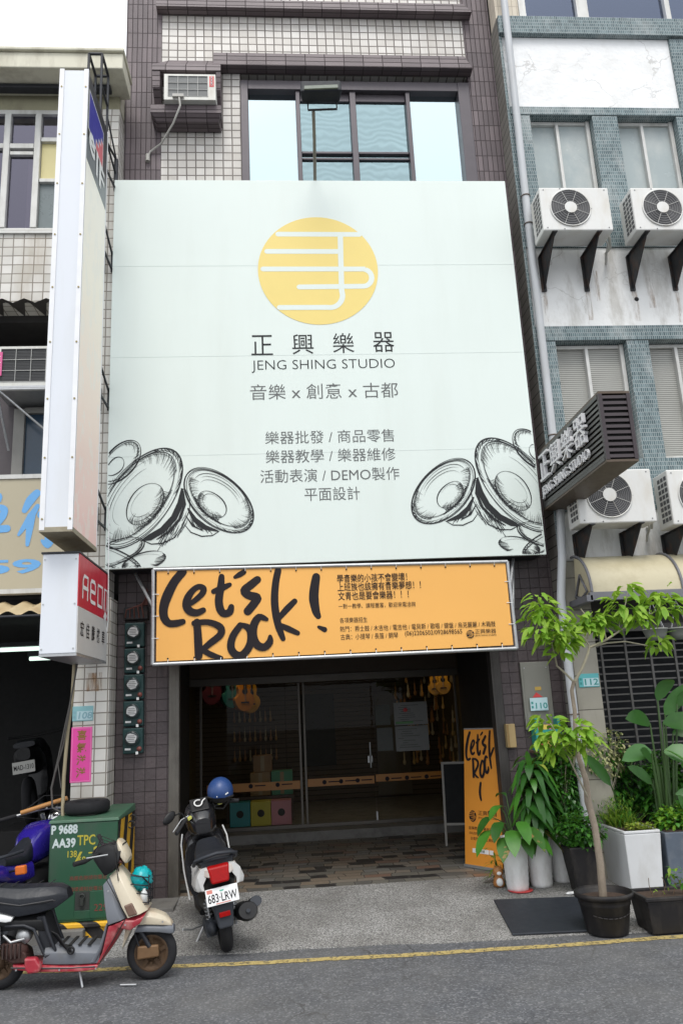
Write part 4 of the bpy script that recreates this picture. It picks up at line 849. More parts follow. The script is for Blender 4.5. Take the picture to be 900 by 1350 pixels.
# ---------------------------------------------------------------- yellowed plastic awning over the dark shop
D = thing('plastic_awning', 'rust-stained corrugated plastic awning over the dark motorcycle shop', 'awning', (-3.4, 8.2, 3.1))
mb = MB(); n = 120; pr_ = [(-6+i*.031, .022*math.sin(i*.9)) for i in range(n)]
mb.add([(x, 8.05, 2.985+h) for x, h in pr_]+[(x, 8.58, 3.16+h) for x, h in pr_], [(i, i+1, n+i+1, n+i) for i in range(n-1)], 0, True); mb.build('sheet', mat('yellowed_plastic', (.50,.40,.24), .5, var=.25, vs_=4, dirt=((.33,.16,.05), .6, 3, (1,1,1))), D)
mb = MB(); mb.tube([(-6, 8.06, 2.955), (-2.28, 8.06, 2.955)], .015, 6); mb.tube([(-6, 8.5, 3.1), (-2.28, 8.5, 3.1)], .015, 6); mb.build('rail', M['dark_iron'], D)
for i, (x, z) in enumerate(((-3.5, 2.90), (-3.30, 2.735))):
    D = thing('fluorescent_lamp', ('higher' if i == 0 else 'lower')+' of the two lit fluorescent tubes on the dark shop ceiling', 'lamp', (x, 11+i*.6, z), 'fluorescent tubes in the dark shop')
    mb = MB(); mb.tube([(x-.25, 11+i*.6, z+.08*i), (x+.9, 11+i*.6, z+.08*i)], .028, 8); mb.build('tube', M.setdefault('fluo', emit('fluorescent_light', (.78,1.0,.88), 1.0)), D)
    mb = MB(); mb.box(x-.27, x+.92, 10.96+i*.6, 11.04+i*.6, z+.035+.08*i, z+.09+.08*i); mb.build('fitting', M['dark_iron'], D)

# ---------------------------------------------------------------- louvred projecting sign
D = thing('louvred_sign', 'dark louvred projecting sign with raised white characters on the edge of the plaster building', 'sign', (3.15, 7.7, 4.0))
x0, x1, y0, y1, z0, z1 = 3.0, 3.305, 6.79, 8.62, 4.012, 4.684
M['louvre'] = mat('louvre_aubergine', (.042,.032,.036), .42, .3, var=.15, vs_=6); M['louvre_side'] = mat('louvre_grey', (.075,.075,.072), .45, .3, var=.15, vs_=5)
mb = MB(); mb.box(x0+.03, x1-.03, y0+.03, y1, z0+.02, z1-.02); mb.build('core', M['black_matte'], D)
mb = MB(); f = .035
mb.box(x0, x1, y0, y1, z0-.01, z0+.012); mb.box(x0, x1, y0, y1, z1-.012, z1+.01); mb.build('soffit', mat('sign_soffit', (.09,.065,.045), .5, .2, var=.3), D)
mb = MB()
for x in (x0, x1-f): mb.box(x, x+f, y0-.004, y0+f, z0+.013, z1-.013)
for i in range(11):
    z = z0+.03+i*.058; mb.hexa([(x0+f, y0, z), (x1-f, y0, z), (x1-f, y0+.03, z+.012), (x0+f, y0+.03, z+.012)], [(x0+f, y0+.004, z+.032), (x1-f, y0+.004, z+.032), (x1-f, y0+.03, z+.034), (x0+f, y0+.03, z+.034)])
mb.build('end_panel', M['louvre'], D)
mb = MB(); mb.box(x0-.004, x0+f, y1-f, y1, z0+.013, z1-.013); mb.box(x0-.004, x0+.028, y0+f, y1-f, z0+.013, z0+.05); mb.box(x0-.004, x0+.028, y0+f, y1-f, z1-.05, z1-.013)
for i in range(11):
    z = z0+.055+i*.052; mb.hexa([(x0, y0+f, z), (x0+.026, y0+f, z+.01), (x0+.026, y1-f, z+.01), (x0, y1-f, z)], [(x0+.004, y0+f, z+.03), (x0+.026, y0+f, z+.032), (x0+.026, y1-f, z+.032), (x0+.004, y1-f, z+.03)])
sp_ = mb.build('side_panel', M['louvre_side'], D)
mb = MB(); UYn = Vector((0,-1,0))
for i, ch in enumerate('正興樂器'): write(mb, ch, (x0-.006, y1-.10-i*.37, z0+.30), UYn, UZ, w=.31, h=.30, lift=0, thick=.035, offset=0)
mb.build('raised_letters', M.setdefault('letter_white', mat('letter_white', (.66,.66,.68), .4, var=.06)), D); mb = MB(); write(mb, 'JENG SHING STUDIO', (x0-.006, y1-.08, z0+.105), UYn, UZ, w=1.42, h=.135, lift=0, thick=.025, offset=0); mb.build('raised_letters', M['letter_white'], D)
# ---------------------------------------------------------------- outdoor air-conditioning units
M['ac_case'] = mat('outdoor_unit_white', (.68,.68,.66), .4, var=.05, vs_=3, dirt=((.45,.38,.27), .35, 4, (1,1,.4)))
M['ac_grille'] = mat('fan_grille', (.16,.16,.165), .5, var=.1); M['ac_dark'] = mat('fan_dark', (.085,.085,.088), .6)
M['rust_iron'] = mat('rusting_black_iron', (.028,.03,.033), .55, .3, var=.3, dirt=((.14,.06,.025), .55, 9, (1,1,.6)))
def outdoor_unit(loc, w_, h_, label, fine):
    D = thing('outdoor_unit', label, 'air conditioner', loc, 'outdoor air conditioning units on the plaster wall')
    X, Yq, Z = loc; dp = .34
    mb = MB(); mb.box(X, X+w_, Yq, Yq+dp, Z, Z+h_); cs = mb.build('casing', M['ac_case'], D, bevel=.014)
    fx, fz, fr_ = X+w_*.42, Z+h_*.52, h_*.42
    mb = MB(); mb.disc((fx, Yq-.001, fz), fr_, 'Y', 40, 0, .004); mb.build('fan_well', M['ac_dark'], D)
    mb = MB(); n = 12 if fine else 8
    for i in range(2, n+1): mb.torus((fx, Yq-.010, fz), fr_*i/n, .0035, nu=40, nv=5)
    mb.build('fan_grille', M['ac_grille'], D)
    mb = MB()
    for i in range(8):
        a = R(22+45*i); mb.tube([(fx+.07*math.cos(a), Yq-.015, fz+.07*math.sin(a)), (fx+fr_*math.cos(a), Yq-.012, fz+fr_*math.sin(a))], .0024, 5)
    mb.torus((fx, Yq-.009, fz), fr_, .008, nu=40, nv=6); mb.disc((fx, Yq-.014, fz), .075, 'Y', 24, 0, .006); mb.build('fan_hub', M['ac_case'], D)
    mb = MB()
    for i in range(8):
        for j in range(3): mb.box(X-.003, X-.0005, Yq+.03+j*.075, Yq+.085+j*.075, Z+.06+i*(h_-.1)/8, Z+.06+(i+.68)*(h_-.1)/8)
    mb.build('side_grille', M['ac_dark'], D)
    mb = MB()
    for px_, pz in ((.06, .06), (.94, .06), (.06, .94), (.94, .94), (.72, .5), (.3, .03), (.3, .97)): mb.disc((X+w_*px_, Yq-.001, Z+h_*pz), .008, 'Y', 8, 0, .003)
    mb.build('screw', M['ac_grille'], D)
    mb = MB(); hx = X+w_+.02; mb.tube([(X+w_-.01, Yq+.2, Z+.09), (hx+.03, Yq+.24, Z+.06), (hx+.10, Yq+.40, Z+.02), (hx+.12, PY+.02, Z+.05)], .018, 8); mb.tube([(X+w_-.01, Yq+.24, Z+.06), (hx+.02, Yq+.28, Z-.01), (hx+.06, Yq+.45, Z-.06), (hx+.10, PY+.02, Z-.10)], .012, 8); mb.build('refrigerant_hose', M.setdefault('hose_white', mat('hose_white', (.50,.50,.46), .6, var=.15)), D)
    for q in (.16, .80):
        x = X+w_*q; side = 'left' if q < .5 else 'right'
        mb = MB(); mb.prismx([(Yq+.01, Z-.006), (PY+.02, Z-.006), (PY+.02, Z-.46), (PY-.03, Z-.46)], x-.006, x+.006); mb.box(x-.03, x+.03, Yq, PY+.02, Z-.012, Z-.002); mb.box(x-.03, x+.03, PY-.006, PY+.02, Z-.48, Z-.013); mb.tube([(x, PY-.02, Z-.47), (x, PY-.02, Z-.50)], .012, 6)
        b = mb.build('wall_bracket', M['rust_iron']); tag(b, side+' rusty iron bracket carrying the '+label.split(' white')[0]+' outdoor unit', 'bracket', 'iron brackets under the outdoor units')
for a in (((3.20, 8.12, 7.29), .85, .58, 'upper left white outdoor unit beside the grey drain pipe', False), ((4.33, 8.12, 7.29), .86, .58, 'upper right white outdoor unit at the picture edge', False),
          ((3.21, 8.14, 3.73), .86, .60, 'lower left white outdoor unit behind the louvred sign', True), ((4.25, 8.14, 3.69), .86, .62, 'lower right white outdoor unit cut off by the picture edge', True)): outdoor_unit(*a)

# ---------------------------------------------------------------- drain pipe
D = thing('drain_pipe', 'grey plastic drain pipe running down between the two facades', 'pipe', (3.2, 8.6, 0))
mb = MB(); mb.tube([(3.235, PY-.10, 13), (3.225, PY-.07, 10), (3.205, PY-.07, 7.6), (3.20, PY-.07, 5.2), (3.19, PY-.07, 4.1), (3.14, PY-.07, 3.45), (3.075, PY-.07, 3.0), (3.07, PY-.07, 2.0), (3.08, PY-.07, .09)], .048, 14); mb.build('pipe', mat('grey_pvc', (.46,.48,.50), .45, var=.06, vs_=3, dirt=((.25,.24,.22), .5, 3, (1,1,.2))), D)
mb = MB()
for z, x in ((8.1, 3.21), (7.7, 3.207), (4.9, 3.198), (1.75, 3.072)): mb.torus((x, PY-.07, z), .052, .008, 'Z', 20, 6)
mb.build('strap', mat('rust_strap', (.13,.10,.08), .7), D)

# ---------------------------------------------------------------- curved awning
D = thing('curved_awning', 'cream curved polycarbonate awning with grey frame over the roller grille', 'awning', (4.4, 8.4, 3.0))
ar = [(8.66-.48*math.sin(R(a)), 2.99+.46*math.cos(R(a))) for a in range(0, 91, 9)]
mb = MB(); n = len(ar); mb.add([(3.26, y, z) for y, z in ar]+[(7.0, y, z) for y, z in ar], [(i, i+1, n+i+1, n+i) for i in range(n-1)], 0, True); mb.build('sheet', mat('cream_polycarbonate', (.50,.45,.31), .35, var=.08, vs_=2, dirt=((.3,.25,.15), .5, 3, (1,1,1))), D)
mb = MB()
for x in (3.26, 4.26, 5.26): mb.tube([(x, y-.008, z+.008) for y, z in ar], .017, 6)
mb.box(3.22, 7, 8.13, 8.19, 2.90, 2.99); mb.box(3.18, 3.25, 8.13, 8.66, 2.89, 2.96); mb.build('frame', mat('awning_frame', (.16,.16,.175), .45, .3), D, bevel=.004)
mb = MB(); mb.add([(3.262, 8.66, 2.97)]+[(3.262, y, z-.012) for y, z in ar[1:]], [tuple(range(n))]); mb.build('end_panel', bpy.data.materials['cream_polycarbonate'], D)
mb = MB(); mb.tube([(3.25, 8.62, 3.0), (3.25, 8.44, 3.22), (3.25, 8.28, 3.02), (3.25, 8.45, 2.97), (3.25, 8.62, 3.0)], .016, 4); mb.build('brace', bpy.data.materials['awning_frame'], D)

# ---------------------------------------------------------------- hanging bowls
for i, x in enumerate((3.90, 4.17)):
    D = thing('hanging_bowl', ('left' if i == 0 else 'right')+' grey plastic hanging bowl on wires under the cream awning', 'hanging planter', (x, 8.2, 2.46), 'hanging bowls under the awning')
    mb = MB(); mb.lathe([(.001, 0), (.07, .005), (.105, .05), (.125, .11), (.132, .112), (.128, .125), (.118, .125), (.1, .06), (.001, .03)], (x, 8.2, 2.46), 24); mb.build('bowl', M.setdefault('bowl', mat('bowl_grey', (.20,.21,.19), .5)), D)
    mb = MB()
    for a in range(4): mb.tube([(x+.12*math.cos(a*1.57+.4), 8.2+.12*math.sin(a*1.57+.4), 2.58), (x, 8.2, 2.88)], .003, 4)
    mb.build('wire', M['steel'], D)

# ---------------------------------------------------------------- electricity meters
M['meter'] = mat('meter_green', (.012,.045,.045), .45, var=.2); M['meter_glass'] = mat('meter_dial', (.03,.04,.042), .15, var=.25, vs_=30); M['face_plate'] = mat('meter_face', (.50,.50,.50), .4, var=.1, vs_=30)
nm = ['topmost', 'second from top', 'middle', 'fourth from top', 'lowest']
for i in range(5):
    zt = 2.945-i*.279
    D = thing('electricity_meter', nm[i]+' of five dark green electricity meters in a column on the brown pillar', 'electricity meter', (-1.62, 8.9, zt-.26), 'electricity meters on the brown pillar')
    z0 = zt-.262; mb = MB(); mb.hexa([(-1.725, 8.91, z0), (-1.515, 8.91, z0), (-1.515, 8.998, z0), (-1.725, 8.998, z0)], [(-1.725, 8.885, zt), (-1.515, 8.885, zt), (-1.515, 8.998, zt), (-1.725, 8.998, zt)]); mb.build('housing', M['meter'], D, bevel=.012)
    mb = MB(); mb.lathe([(.074, .03), (.074, -.045), (.062, -.052), (.001, -.053)], (-1.625, 8.895, zt-.105), 28, 0, 'Y'); dl = mb.build('dial', M['meter_glass'], D)
    mb = MB(); mb.torus((-1.625, 8.872, zt-.105), .076, .006, 'Y', 28, 6); mb.build('rim', M['meter'], D)
    mb = MB(); q_ = random.Random(40+i); mb.add([(-1.625+(.056+q_.uniform(-.008,.006))*math.cos(2*math.pi*j/14), 8.8405, zt-.105+(.054+q_.uniform(-.008,.004))*math.sin(2*math.pi*j/14)) for j in range(14)], [tuple(range(14))]); mb.build('face_plate', M['face_plate'] , dl)
    mb = MB(); [mb.box(-1.665, -1.595+.012*(j % 2), 8.8385, 8.8395, zt-.082-j*.018, zt-.076-j*.018) for j in range(4)]; mb.build('print_lines', M['ink_grey'], dl)
    if i: mb = MB(); mb.lathe([(.024, .01), (.024, -.02), (.001, -.024)], (-1.55, 8.895, zt-.215), 14, 0, 'Y'); mb.build('seal', mat('seal_red', (.18,.05,.04), .5) if 'seal_red' not in bpy.data.materials else bpy.data.materials['seal_red'], D)
    mb = MB(); mb.box(-1.585, -1.56, 8.88, 8.893, z0-.008, z0+.02); mb.box(-1.70, -1.64, 8.893, 8.896, zt-.225, zt-.205); mb.build('tag', M['white_paint'], D)
D = thing('conduit_box', 'dark rusty cable box with loose wires above the column of meters', 'junction box', (-1.62, 8.9, 3.0))
mb = MB(); mb.box(-1.74, -1.48, 8.90, 8.998, 2.98, 3.12); mb.build('box', M['rust_iron'], D, bevel=.01)
mb = MB()
for k in range(5): mb.tube([(-1.72+.05*k, 8.89, 3.0), (-1.70+.04*k, 8.84, 3.08+.015*k), (-1.56+.02*k, 8.86, 3.13), (-1.5, 8.95, 3.2+.03*k)], .008, 5)
mb.build('wire', mat('red_brown_wire', (.12,.04,.03), .6), D)

# ---------------------------------------------------------------- number plates, posters, boxes on the pillars
M['plate_teal'] = mat('plate_teal', (.10,.42,.44), .4, var=.05); M['plate_light'] = mat('plate_pale', (.45,.62,.66), .4, var=.05); M['plate_ink'] = mat('plate_green_ink', (.03,.26,.25), .4)
def nplate(D, x0, x1, z0, z1, y, num, ink, body, side=True, slant=0.0):
    mb = MB(); mb.box(x0, x1, y-.008, y, z0, z1); mb.build('plate', body, D, bevel=.004)
    sx = x0+(x1-x0)*.22
    mb = MB(); mb.box(sx, x1-.008, y-.0105, y-.0085, z0+.01, z0+(z1-z0)*.66); fld = mb.build('number_field', M['plate_light'], D)
    mb = MB(); write(mb, num, (sx+.015, y-.0105, z0+.022), UX, UZ, w=(x1-x0)*.66, h=(z1-z0)*.46, lift=.0012, offset=.02, slant=slant)
    for j in range(2): mb.box(x0+.012, x0+.034, y-.0105, y-.0085, z0+.03+j*.045, z0+.055+j*.045)
    mb.build('digits', ink, D)
D = thing('number_plate', 'pale blue house number plate 108 tilted on the white tiled pillar', 'house number', (-2.08, LY, 1.9))
nplate(D, -2.19, -1.98, 1.925, 2.075, LY-.002, '108', mat('pale_blue_ink', (.22,.40,.46), .4), mat('faded_plate', (.24,.47,.50), .45), slant=.15)
D = thing('number_plate', 'teal house number plate 112 on the grey stone pillar behind the tree', 'house number', (3.3, PY, 2.0))
nplate(D, 3.185, 3.415, 2.025, 2.17, PY-.007, '112', M['plate_ink'], M['plate_teal'])
D = thing('number_plate', 'pale blue house number plate on the grey metal meter box', 'house number', (2.8, 8.93, 1.8))
nplate(D, 2.70, 2.90, 1.80, 1.94, 8.925, '110', M['plate_ink'], M['plate_light'])
mb = MB(); mb.add([(2.74, 8.955, 1.945), (2.79, 8.955, 2.0), (2.86, 8.955, 1.945)], [(0,2,1)]); mb.add([(2.74, 8.945, 1.945), (2.79, 8.945, 2.0), (2.86, 8.945, 1.945)], [(0,2,1)]); mb.build('red_sticker', M['label_red'], D)
D = thing('pink_poster', 'bright pink vertical New Year poster with gold characters on the white tiled pillar', 'poster', (-2.09, LY, 1.3))
M['gold_ink'] = mat('gold_ink', (.28,.16,.03), .4, .2); M['pink'] = mat('hot_pink_paper', (.78,.07,.36), .45, var=.04)
mb = MB(); mb.box(-2.193, -1.985, LY-.006, LY-.002, 1.325, 1.865); mb.build('paper', M['pink'], D)
mb = MB()
for a, b, c_, d in ((-2.185, -1.993, 1.333, 1.337), (-2.185, -1.993, 1.853, 1.857)): mb.box(a, b, LY-.0075, LY-.006, c_, d)
mb.box(-2.185, -2.181, LY-.0075, LY-.006, 1.338, 1.852); mb.box(-1.997, -1.993, LY-.0075, LY-.006, 1.338, 1.852); mb.build('border', mat('pale_pink', (.8,.35,.55), .5), D)
mb = MB()
for i, ch in enumerate('喜氣洋洋'): write(mb, ch, (-2.135, LY-.0065, 1.735-i*.122), UX, UZ, w=.095, h=.10, lift=.001, offset=.02)
mb.build('lettering', M['gold_ink'], D)
D = thing('meter_cabinet', 'flat grey metal cabinet door on the purple pillar behind the young tree', 'cabinet', (2.81, 8.95, 1.72))
mb = MB(); mb.box(2.64, 2.97, 8.955, 8.998, 1.60, 2.335); mb.build('door', mat('cabinet_grey', (.20,.20,.175), .5, .3, var=.12, vs_=3), D, bevel=.006)
mb = MB(); mb.box(2.665, 2.945, 8.950, 8.954, 1.63, 2.29); mb.build('raised_panel', bpy.data.materials['cabinet_grey'], D, bevel=.003)
mb = MB(); mb.box(2.78, 2.85, 8.945, 8.949, 2.02, 2.06); mb.build('sticker', mat('brass_sticker', (.45,.30,.06), .4), D)
mb = MB(); [mb.disc((x, 8.9495, z), .007, 'Y', 8, 0, .003) for x in (2.68, 2.93) for z in (1.65, 2.27)]; mb.build('screw', M['steel'], D)
D = thing('letter_rack', 'small teal letter rack with colourful leaflets on the purple pillar', 'letter rack', (2.82, 8.85, 1.38))
M['teal_paint'] = mat('teal_paint', (.02,.26,.22), .5)
mb = MB()
for x in (2.70, 2.95): mb.box(x, x+.03, 8.82, 8.99, 1.385, 1.73)
mb.box(2.731, 2.949, 8.96, 8.99, 1.385, 1.70); mb.box(2.731, 2.949, 8.82, 8.835, 1.56, 1.60); mb.build('frame', M['teal_paint'], D)
mb = MB(); mb.box(2.66, 3.01, 8.80, 8.992, 1.36, 1.383); mb.build('shelf', mat('brown_shelf', (.10,.055,.035), .6), D)
for k, (c_, x) in enumerate((((.55,.06,.06), 2.74), ((.65,.5,.08), 2.81), ((.6,.12,.3), 2.87))):
    mb = MB(); mb.obox((x+.03, 8.88+.01*k, 1.53), (.06, .012, .24), (R(-8), 0, R(4*k-4))); mb.build('leaflet', mat('leaflet_colour_%s' % 'abc'[k], c_, .5), D)
D = thing('wooden_block', 'pale wooden block hung on the dark shutter track beside the entrance', 'wooden box', (2.46, 8.9, 1.42))
mb = MB(); mb.box(2.40, 2.50, 8.90, 8.985, 1.425, 1.675); mb.build('block', mat('pale_wood', (.33,.24,.11), .6, var=.2), D, bevel=.006)
mb = MB(); mb.box(2.405, 2.425, 8.893, 8.899, 1.43, 1.67); mb.build('edge_strip', mat('wood_edge', (.22,.14,.05), .6), D)

# cables beside the tiled pillar
D = thing('hanging_cables', 'beige and black cables hanging down in front of the dark shop beside the tiled pillar', 'cable', (-2.25, 8.4, 1.0))
mb = MB(); mb.tube([(-2.10, 8.30, 2.5), (-2.12, 8.35, 2.2), (-2.17, 8.4, 1.8), (-2.19, 8.4, 1.4), (-2.19, 8.4, 1.1), (-2.16, 8.35, .9)], .018, 8); mb.build('beige_cable', mat('beige_cable', (.33,.28,.18), .6), D)
mb = MB(); mb.tube([(-2.07, 8.30, 2.5), (-2.14, 8.35, 2.1), (-2.25, 8.42, 1.6), (-2.31, 8.42, 1.3), (-2.29, 8.40, 1.12), (-2.2, 8.4, 1.07)], .010, 8); mb.tube([(-2.13, 8.33, 2.1), (-2.20, 8.38, 1.7), (-2.27, 8.40, 1.45)], .008, 6); mb.tube([(-2.25, 8.38, 1.55), (-2.20, 8.35, 1.3)], .005, 6); mb.build('black_cable', mat('grey_black_cable', (.07,.065,.06), .5), D)
# ---------------------------------------------------------------- transformer box
def hazard(name, w_=.12, sl=1.0):
    t = NT(name); s = t.n('ShaderNodeSeparateXYZ'); g = t.n('ShaderNodeNewGeometry'); t.l(g.outputs['Position'], s.inputs[0])
    q = t.math('ADD', t.math('ADD', s.outputs[1], s.outputs[0]), t.math('MULTIPLY', s.outputs[2], sl))
    f = t.math('GREATER_THAN', t.math('FRACT', t.math('DIVIDE', q, w_)), .5)
    c = t.mix(f, (.018,.016,.016), (.78,.44,.03)); d = t.ramp(t.noise(9, 6, .7), [(.52, (0,0,0)), (.66, (1,1,1))]); c = t.mix(t.math('MULTIPLY', d, .3), c, (.10,.08,.06))
    t.l(c, t.p.inputs['Base Color']); t.p.inputs['Roughness'].default_value = .6; return t.m
M['tr_green'] = mat('transformer_green', (.018,.078,.040), .45, var=.14, vs_=3, dirt=((.06,.075,.06), .5, 4, (1,1,.4)))
D = thing('transformer_box', 'dark green street transformer box with yellow stencilled letters and a striped side', 'transformer box', (-1.92, 8.5, .12))
x0, x1, y0, y1 = -2.225, -1.60, 8.11, 8.95
mb = MB(); mb.hexa([(x0, y0, .145), (x1-.02, y0, .145), (x1, y1, .145), (x0, y1, .145)], [(x0, y0, 1.0), (x1, y0, 1.0), (x1, y1, 1.0), (x0, y1, 1.0)]); mb.build('body', M['tr_green'], D, bevel=.012)
mb = MB(); mb.hexa([(x0-.012, y0-.012, 1.002), (x1+.012, y0-.012, 1.002), (x1+.012, y1, 1.002), (x0-.012, y1, 1.002)], [(x0-.006, y0-.004, 1.03), (x1+.006, y0-.004, 1.03), (x1+.006, y1, 1.07), (x0-.006, y1, 1.07)]); mb.build('lid', mat('lid_green', (.05,.125,.075), .5, var=.2, vs_=4, dirt=((.12,.13,.1), .5, 5, (1,1,1))), D, bevel=.006)
mb = MB(); mb.box(x1+.0015, x1+.006, y0+.02, y1-.02, .30, .995); mb.build('striped_panel', hazard('black_yellow_stripes', .36, -.34), D)
mb = MB(); mb.box(-2.24, -1.585, 8.07, 8.99, .10, .143); mb.box(-2.22, -1.60, 8.10, 8.97, -.02, .099); mb.build('plinth', hazard('striped_plinth', .30, 1.0), D, bevel=.01)
mb = MB(); mb.box(x0+.02, -1.98, y0-.006, y0-.001, .17, .40); mb.box(-1.84, x1-.02, y0-.006, y0-.001, .17, .40); mb.box(-1.98, -1.84, y0-.006, y0-.001, .17, .24); mb.build('lower_flap', M['tr_green'], D, bevel=.003)
mb = MB(); mb.box(-1.975, -1.845, y0-.003, y0-.0005, .245, .40); mb.tube([(-1.91, y0-.02, .29), (-1.91, y0-.02, .35)], .022, 8); mb.torus((-1.91, y0-.015, .36), .022, .006, 'Y', 14, 6); mb.build('lock_recess', mat('lock_grey', (.05,.055,.05), .5, .4), D)
mb = MB()
for y, z in ((8.60, .90), (8.68, .95)): mb.torus((x1+.03, y, z), .032, .007, 'Y', 20, 6)
mb.build('padlock_ring', M['dark_iron'], D)
mb = MB(); Ot = lambda x, z: (x, y0-.0005, z); k_ = .165
for t, x, z, w_, h in (('P 9688', -2.21, .905, .24, .085), ('AA39', -2.20, .785, .215, .085)): write(mb, t, Ot(x, z), UX, UZ, w=w_, h=h, lift=.002, offset=.04)
mb.build('lettering', mat('white_stencil', (.50,.57,.57), .6, var=.2, vs_=20), D)
mb = MB()
for t, x, z, w_, h in (('TPC', -1.97, .80, .165, .09), ('138', -2.055, .70, .085, .058), ('/', -1.99, .655, .07, .09), ('69', -1.955, .645, .065, .058), ('-', -1.865, .725, .04, .012), ('25', -1.82, .68, .125, .105)): write(mb, t, Ot(x, z), UX, UZ, w=w_, h=h, lift=.002, offset=.015)
mb.build('lettering', mat('yellow_stencil', (.42,.36,.035), .6, var=.25, vs_=20), D)
mb = MB()
for t, x, z, w_ in (('高壓危險請勿靠近', -2.03, .50, .34), ('損壞通知台電公司', -2.03, .405, .34)): write(mb, t, Ot(x, z), UX, UZ, w=w_, h=.038, lift=.002)
write(mb, '229', Ot(-1.80, .20+.03), UX, UZ, w=.12, h=.06, lift=.008); mb.build('lettering', mat('red_stencil', (.20,.045,.03), .6, var=.3, vs_=20), D)
D = thing('spare_tyre', 'old black tyre lying flat on top of the green transformer box', 'tyre', (-1.96, 8.45, 1.05))
mb = MB(); mb.lathe([(.12, .0), (.19, -.008), (.215, .02), (.215, .085), (.19, .11), (.12, .10), (.115, .05), (.12, 0)], (-1.965, 8.44, 1.058), 36); o = mb.build('tyre', M['rubber'], D)

# ---------------------------------------------------------------- old white and red scooter, seen from its right front
M['cream'] = mat('cream_faded_paint', (.53,.47,.36), .35, var=.12, vs_=5, dirt=((.30,.17,.10), .7, 5, (1,1,1)), coat=.1)
M['red_paint'] = mat('faded_red_paint', (.33,.025,.04), .35, var=.25, vs_=6, dirt=((.5,.32,.28), .5, 9, (1,1,1)), coat=.3)
M['grey_plastic'] = mat('grey_scooter_plastic', (.125,.135,.155), .5, var=.15, vs_=6, dirt=((.1,.095,.085), .6, 7, (1,1,1)))
M['rust'] = mat('rusty_metal', (.075,.042,.02), .65, .3, var=.4, vs_=12, dirt=((.05,.028,.015), .7, 14, (1,1,1)), bump=.3, bs=80)
M['seat'] = mat('seat_vinyl', (.014,.016,.021), .45, var=.3, vs_=5, bump=.25, bs=40, spec=.35)
M['engine_dark'] = mat('dark_engine', (.035,.02,.017), .7, var=.4); M['dk_trim'] = mat('dark_trim', (.03,.03,.032), .5); M['chrome'] = mat('chrome', (.6,.6,.6), .15, 1.0, var=.05)
SY = 6.80
def q1(x, y): return (-2.256931+.001542*x+4.1e-5*y, 1.653803-9.1e-5*x-.001458*y)
def Q(*p): return [q1(*a) for a in p]
D = thing('old_scooter', 'shabby cream and red scooter with rusty wheels parked along the yellow line', 'scooter', (-1.6, SY, 0))
def wheel(name, cx, cz, r, y, par, hubm, w_=.085):
    mb = MB(); rt_ = r-w_/2*.95; mb.torus((cx, y, cz), rt_, w_/2, 'Y', 40, 12, sq=.95)
    o = mb.build(name, M['rubber'], par)
    mb = MB(); ri = rt_-w_/2+.012
    mb.lathe([(ri+.012, -.035), (ri, -.04), (ri-.012, -.03), (.05, -.018), (.045, -.045), (.001, -.048)], (cx, y, cz), 32, 0, 'Y'); mb.lathe([(ri+.012, .035), (ri, .04), (ri-.012, .03), (.05, .018), (.045, .045), (.001, .048)], (cx, y, cz), 32, 0, 'Y')
    mb.lathe([(ri+.012, -.036), (ri+.012, .036)], (cx, y, cz), 32, 0, 'Y')
    for i in range(5):
        a = R(72*i+20); mb.obox((cx+.085*math.cos(a), y-.03, cz+.085*math.sin(a)), (.07, .014, .028), (0, -a, 0)); mb.disc((cx+.068*math.cos(a+.6), y-.036, cz+.068*math.sin(a+.6)), .010, 'Y', 8)
    mb.build('rim', hubm, o); return o
c = q1(745, 955); wheel('wheel', c[0], .187, .187, SY, D, M['rust'])
c2 = q1(12, 1012); wheel('wheel', c2[0], .187, .187, SY+.01, D, M['rust'], .095)
mb = MB(); a = q1(735, 950); mb.hexa([(a[0]-.085, SY-.075, a[1]-.05), (a[0]+.08, SY-.075, a[1]-.035), (a[0]+.08, SY-.045, a[1]-.035), (a[0]-.085, SY-.045, a[1]-.05)], [(a[0]-.085, SY-.07, a[1]+.045), (a[0]+.075, SY-.07, a[1]+.05), (a[0]+.075, SY-.045, a[1]+.05), (a[0]-.085, SY-.045, a[1]+.045)]); mb.build('brake_cover', mat('bronze_cover', (.16,.09,.042), .5, .3, var=.25, vs_=18), D, bevel=.012)
mb = MB(); a, b = q1(700, 830), q1(740, 925)
for y in (SY-.06, SY+.06): mb.tube([(a[0]-.02, y, a[1]), (b[0], y, b[1])], .018, 8)
mb.build('fork', M['dark_iron'], D)
# front fender: cream hood over the wheel with grey lower edge
def strip_hull(pts_t, pts_b, hw, name, m_, bev=.02):    # a shell between an upper and a lower side outline, full width 2*hw(i)
    mb = MB(); n = len(pts_t); rings = []
    for i in range(n):
        (xa, za), (xb, zb) = pts_t[i], pts_b[i]; h = hw[i]
        rings.append([Vector((xb, SY-h, zb)), Vector((xa+(xb-xa)*.35, SY-h*.98, za+(zb-za)*.35)), Vector((xa, SY-h*.62, za)), Vector((xa, SY+h*.62, za)), Vector((xa+(xb-xa)*.35, SY+h*.98, za+(zb-za)*.35)), Vector((xb, SY+h, zb))])
    mb.loft(rings); return mb.build(name, m_, D, bevel=bev*.3)
strip_hull(Q((640,765),(700,752),(760,758),(810,776),(842,808)), Q((612,930),(665,818),(730,815),(800,820),(850,828)), [.10,.105,.095,.08,.045], 'front_fender', M['cream'])
strip_hull(Q((690,815),(730,813),(790,818),(838,822),(856,826)), Q((670,852),(730,850),(790,853),(838,862),(857,864)), [.10,.10,.09,.072,.05], 'fender_edge', M['grey_plastic'])
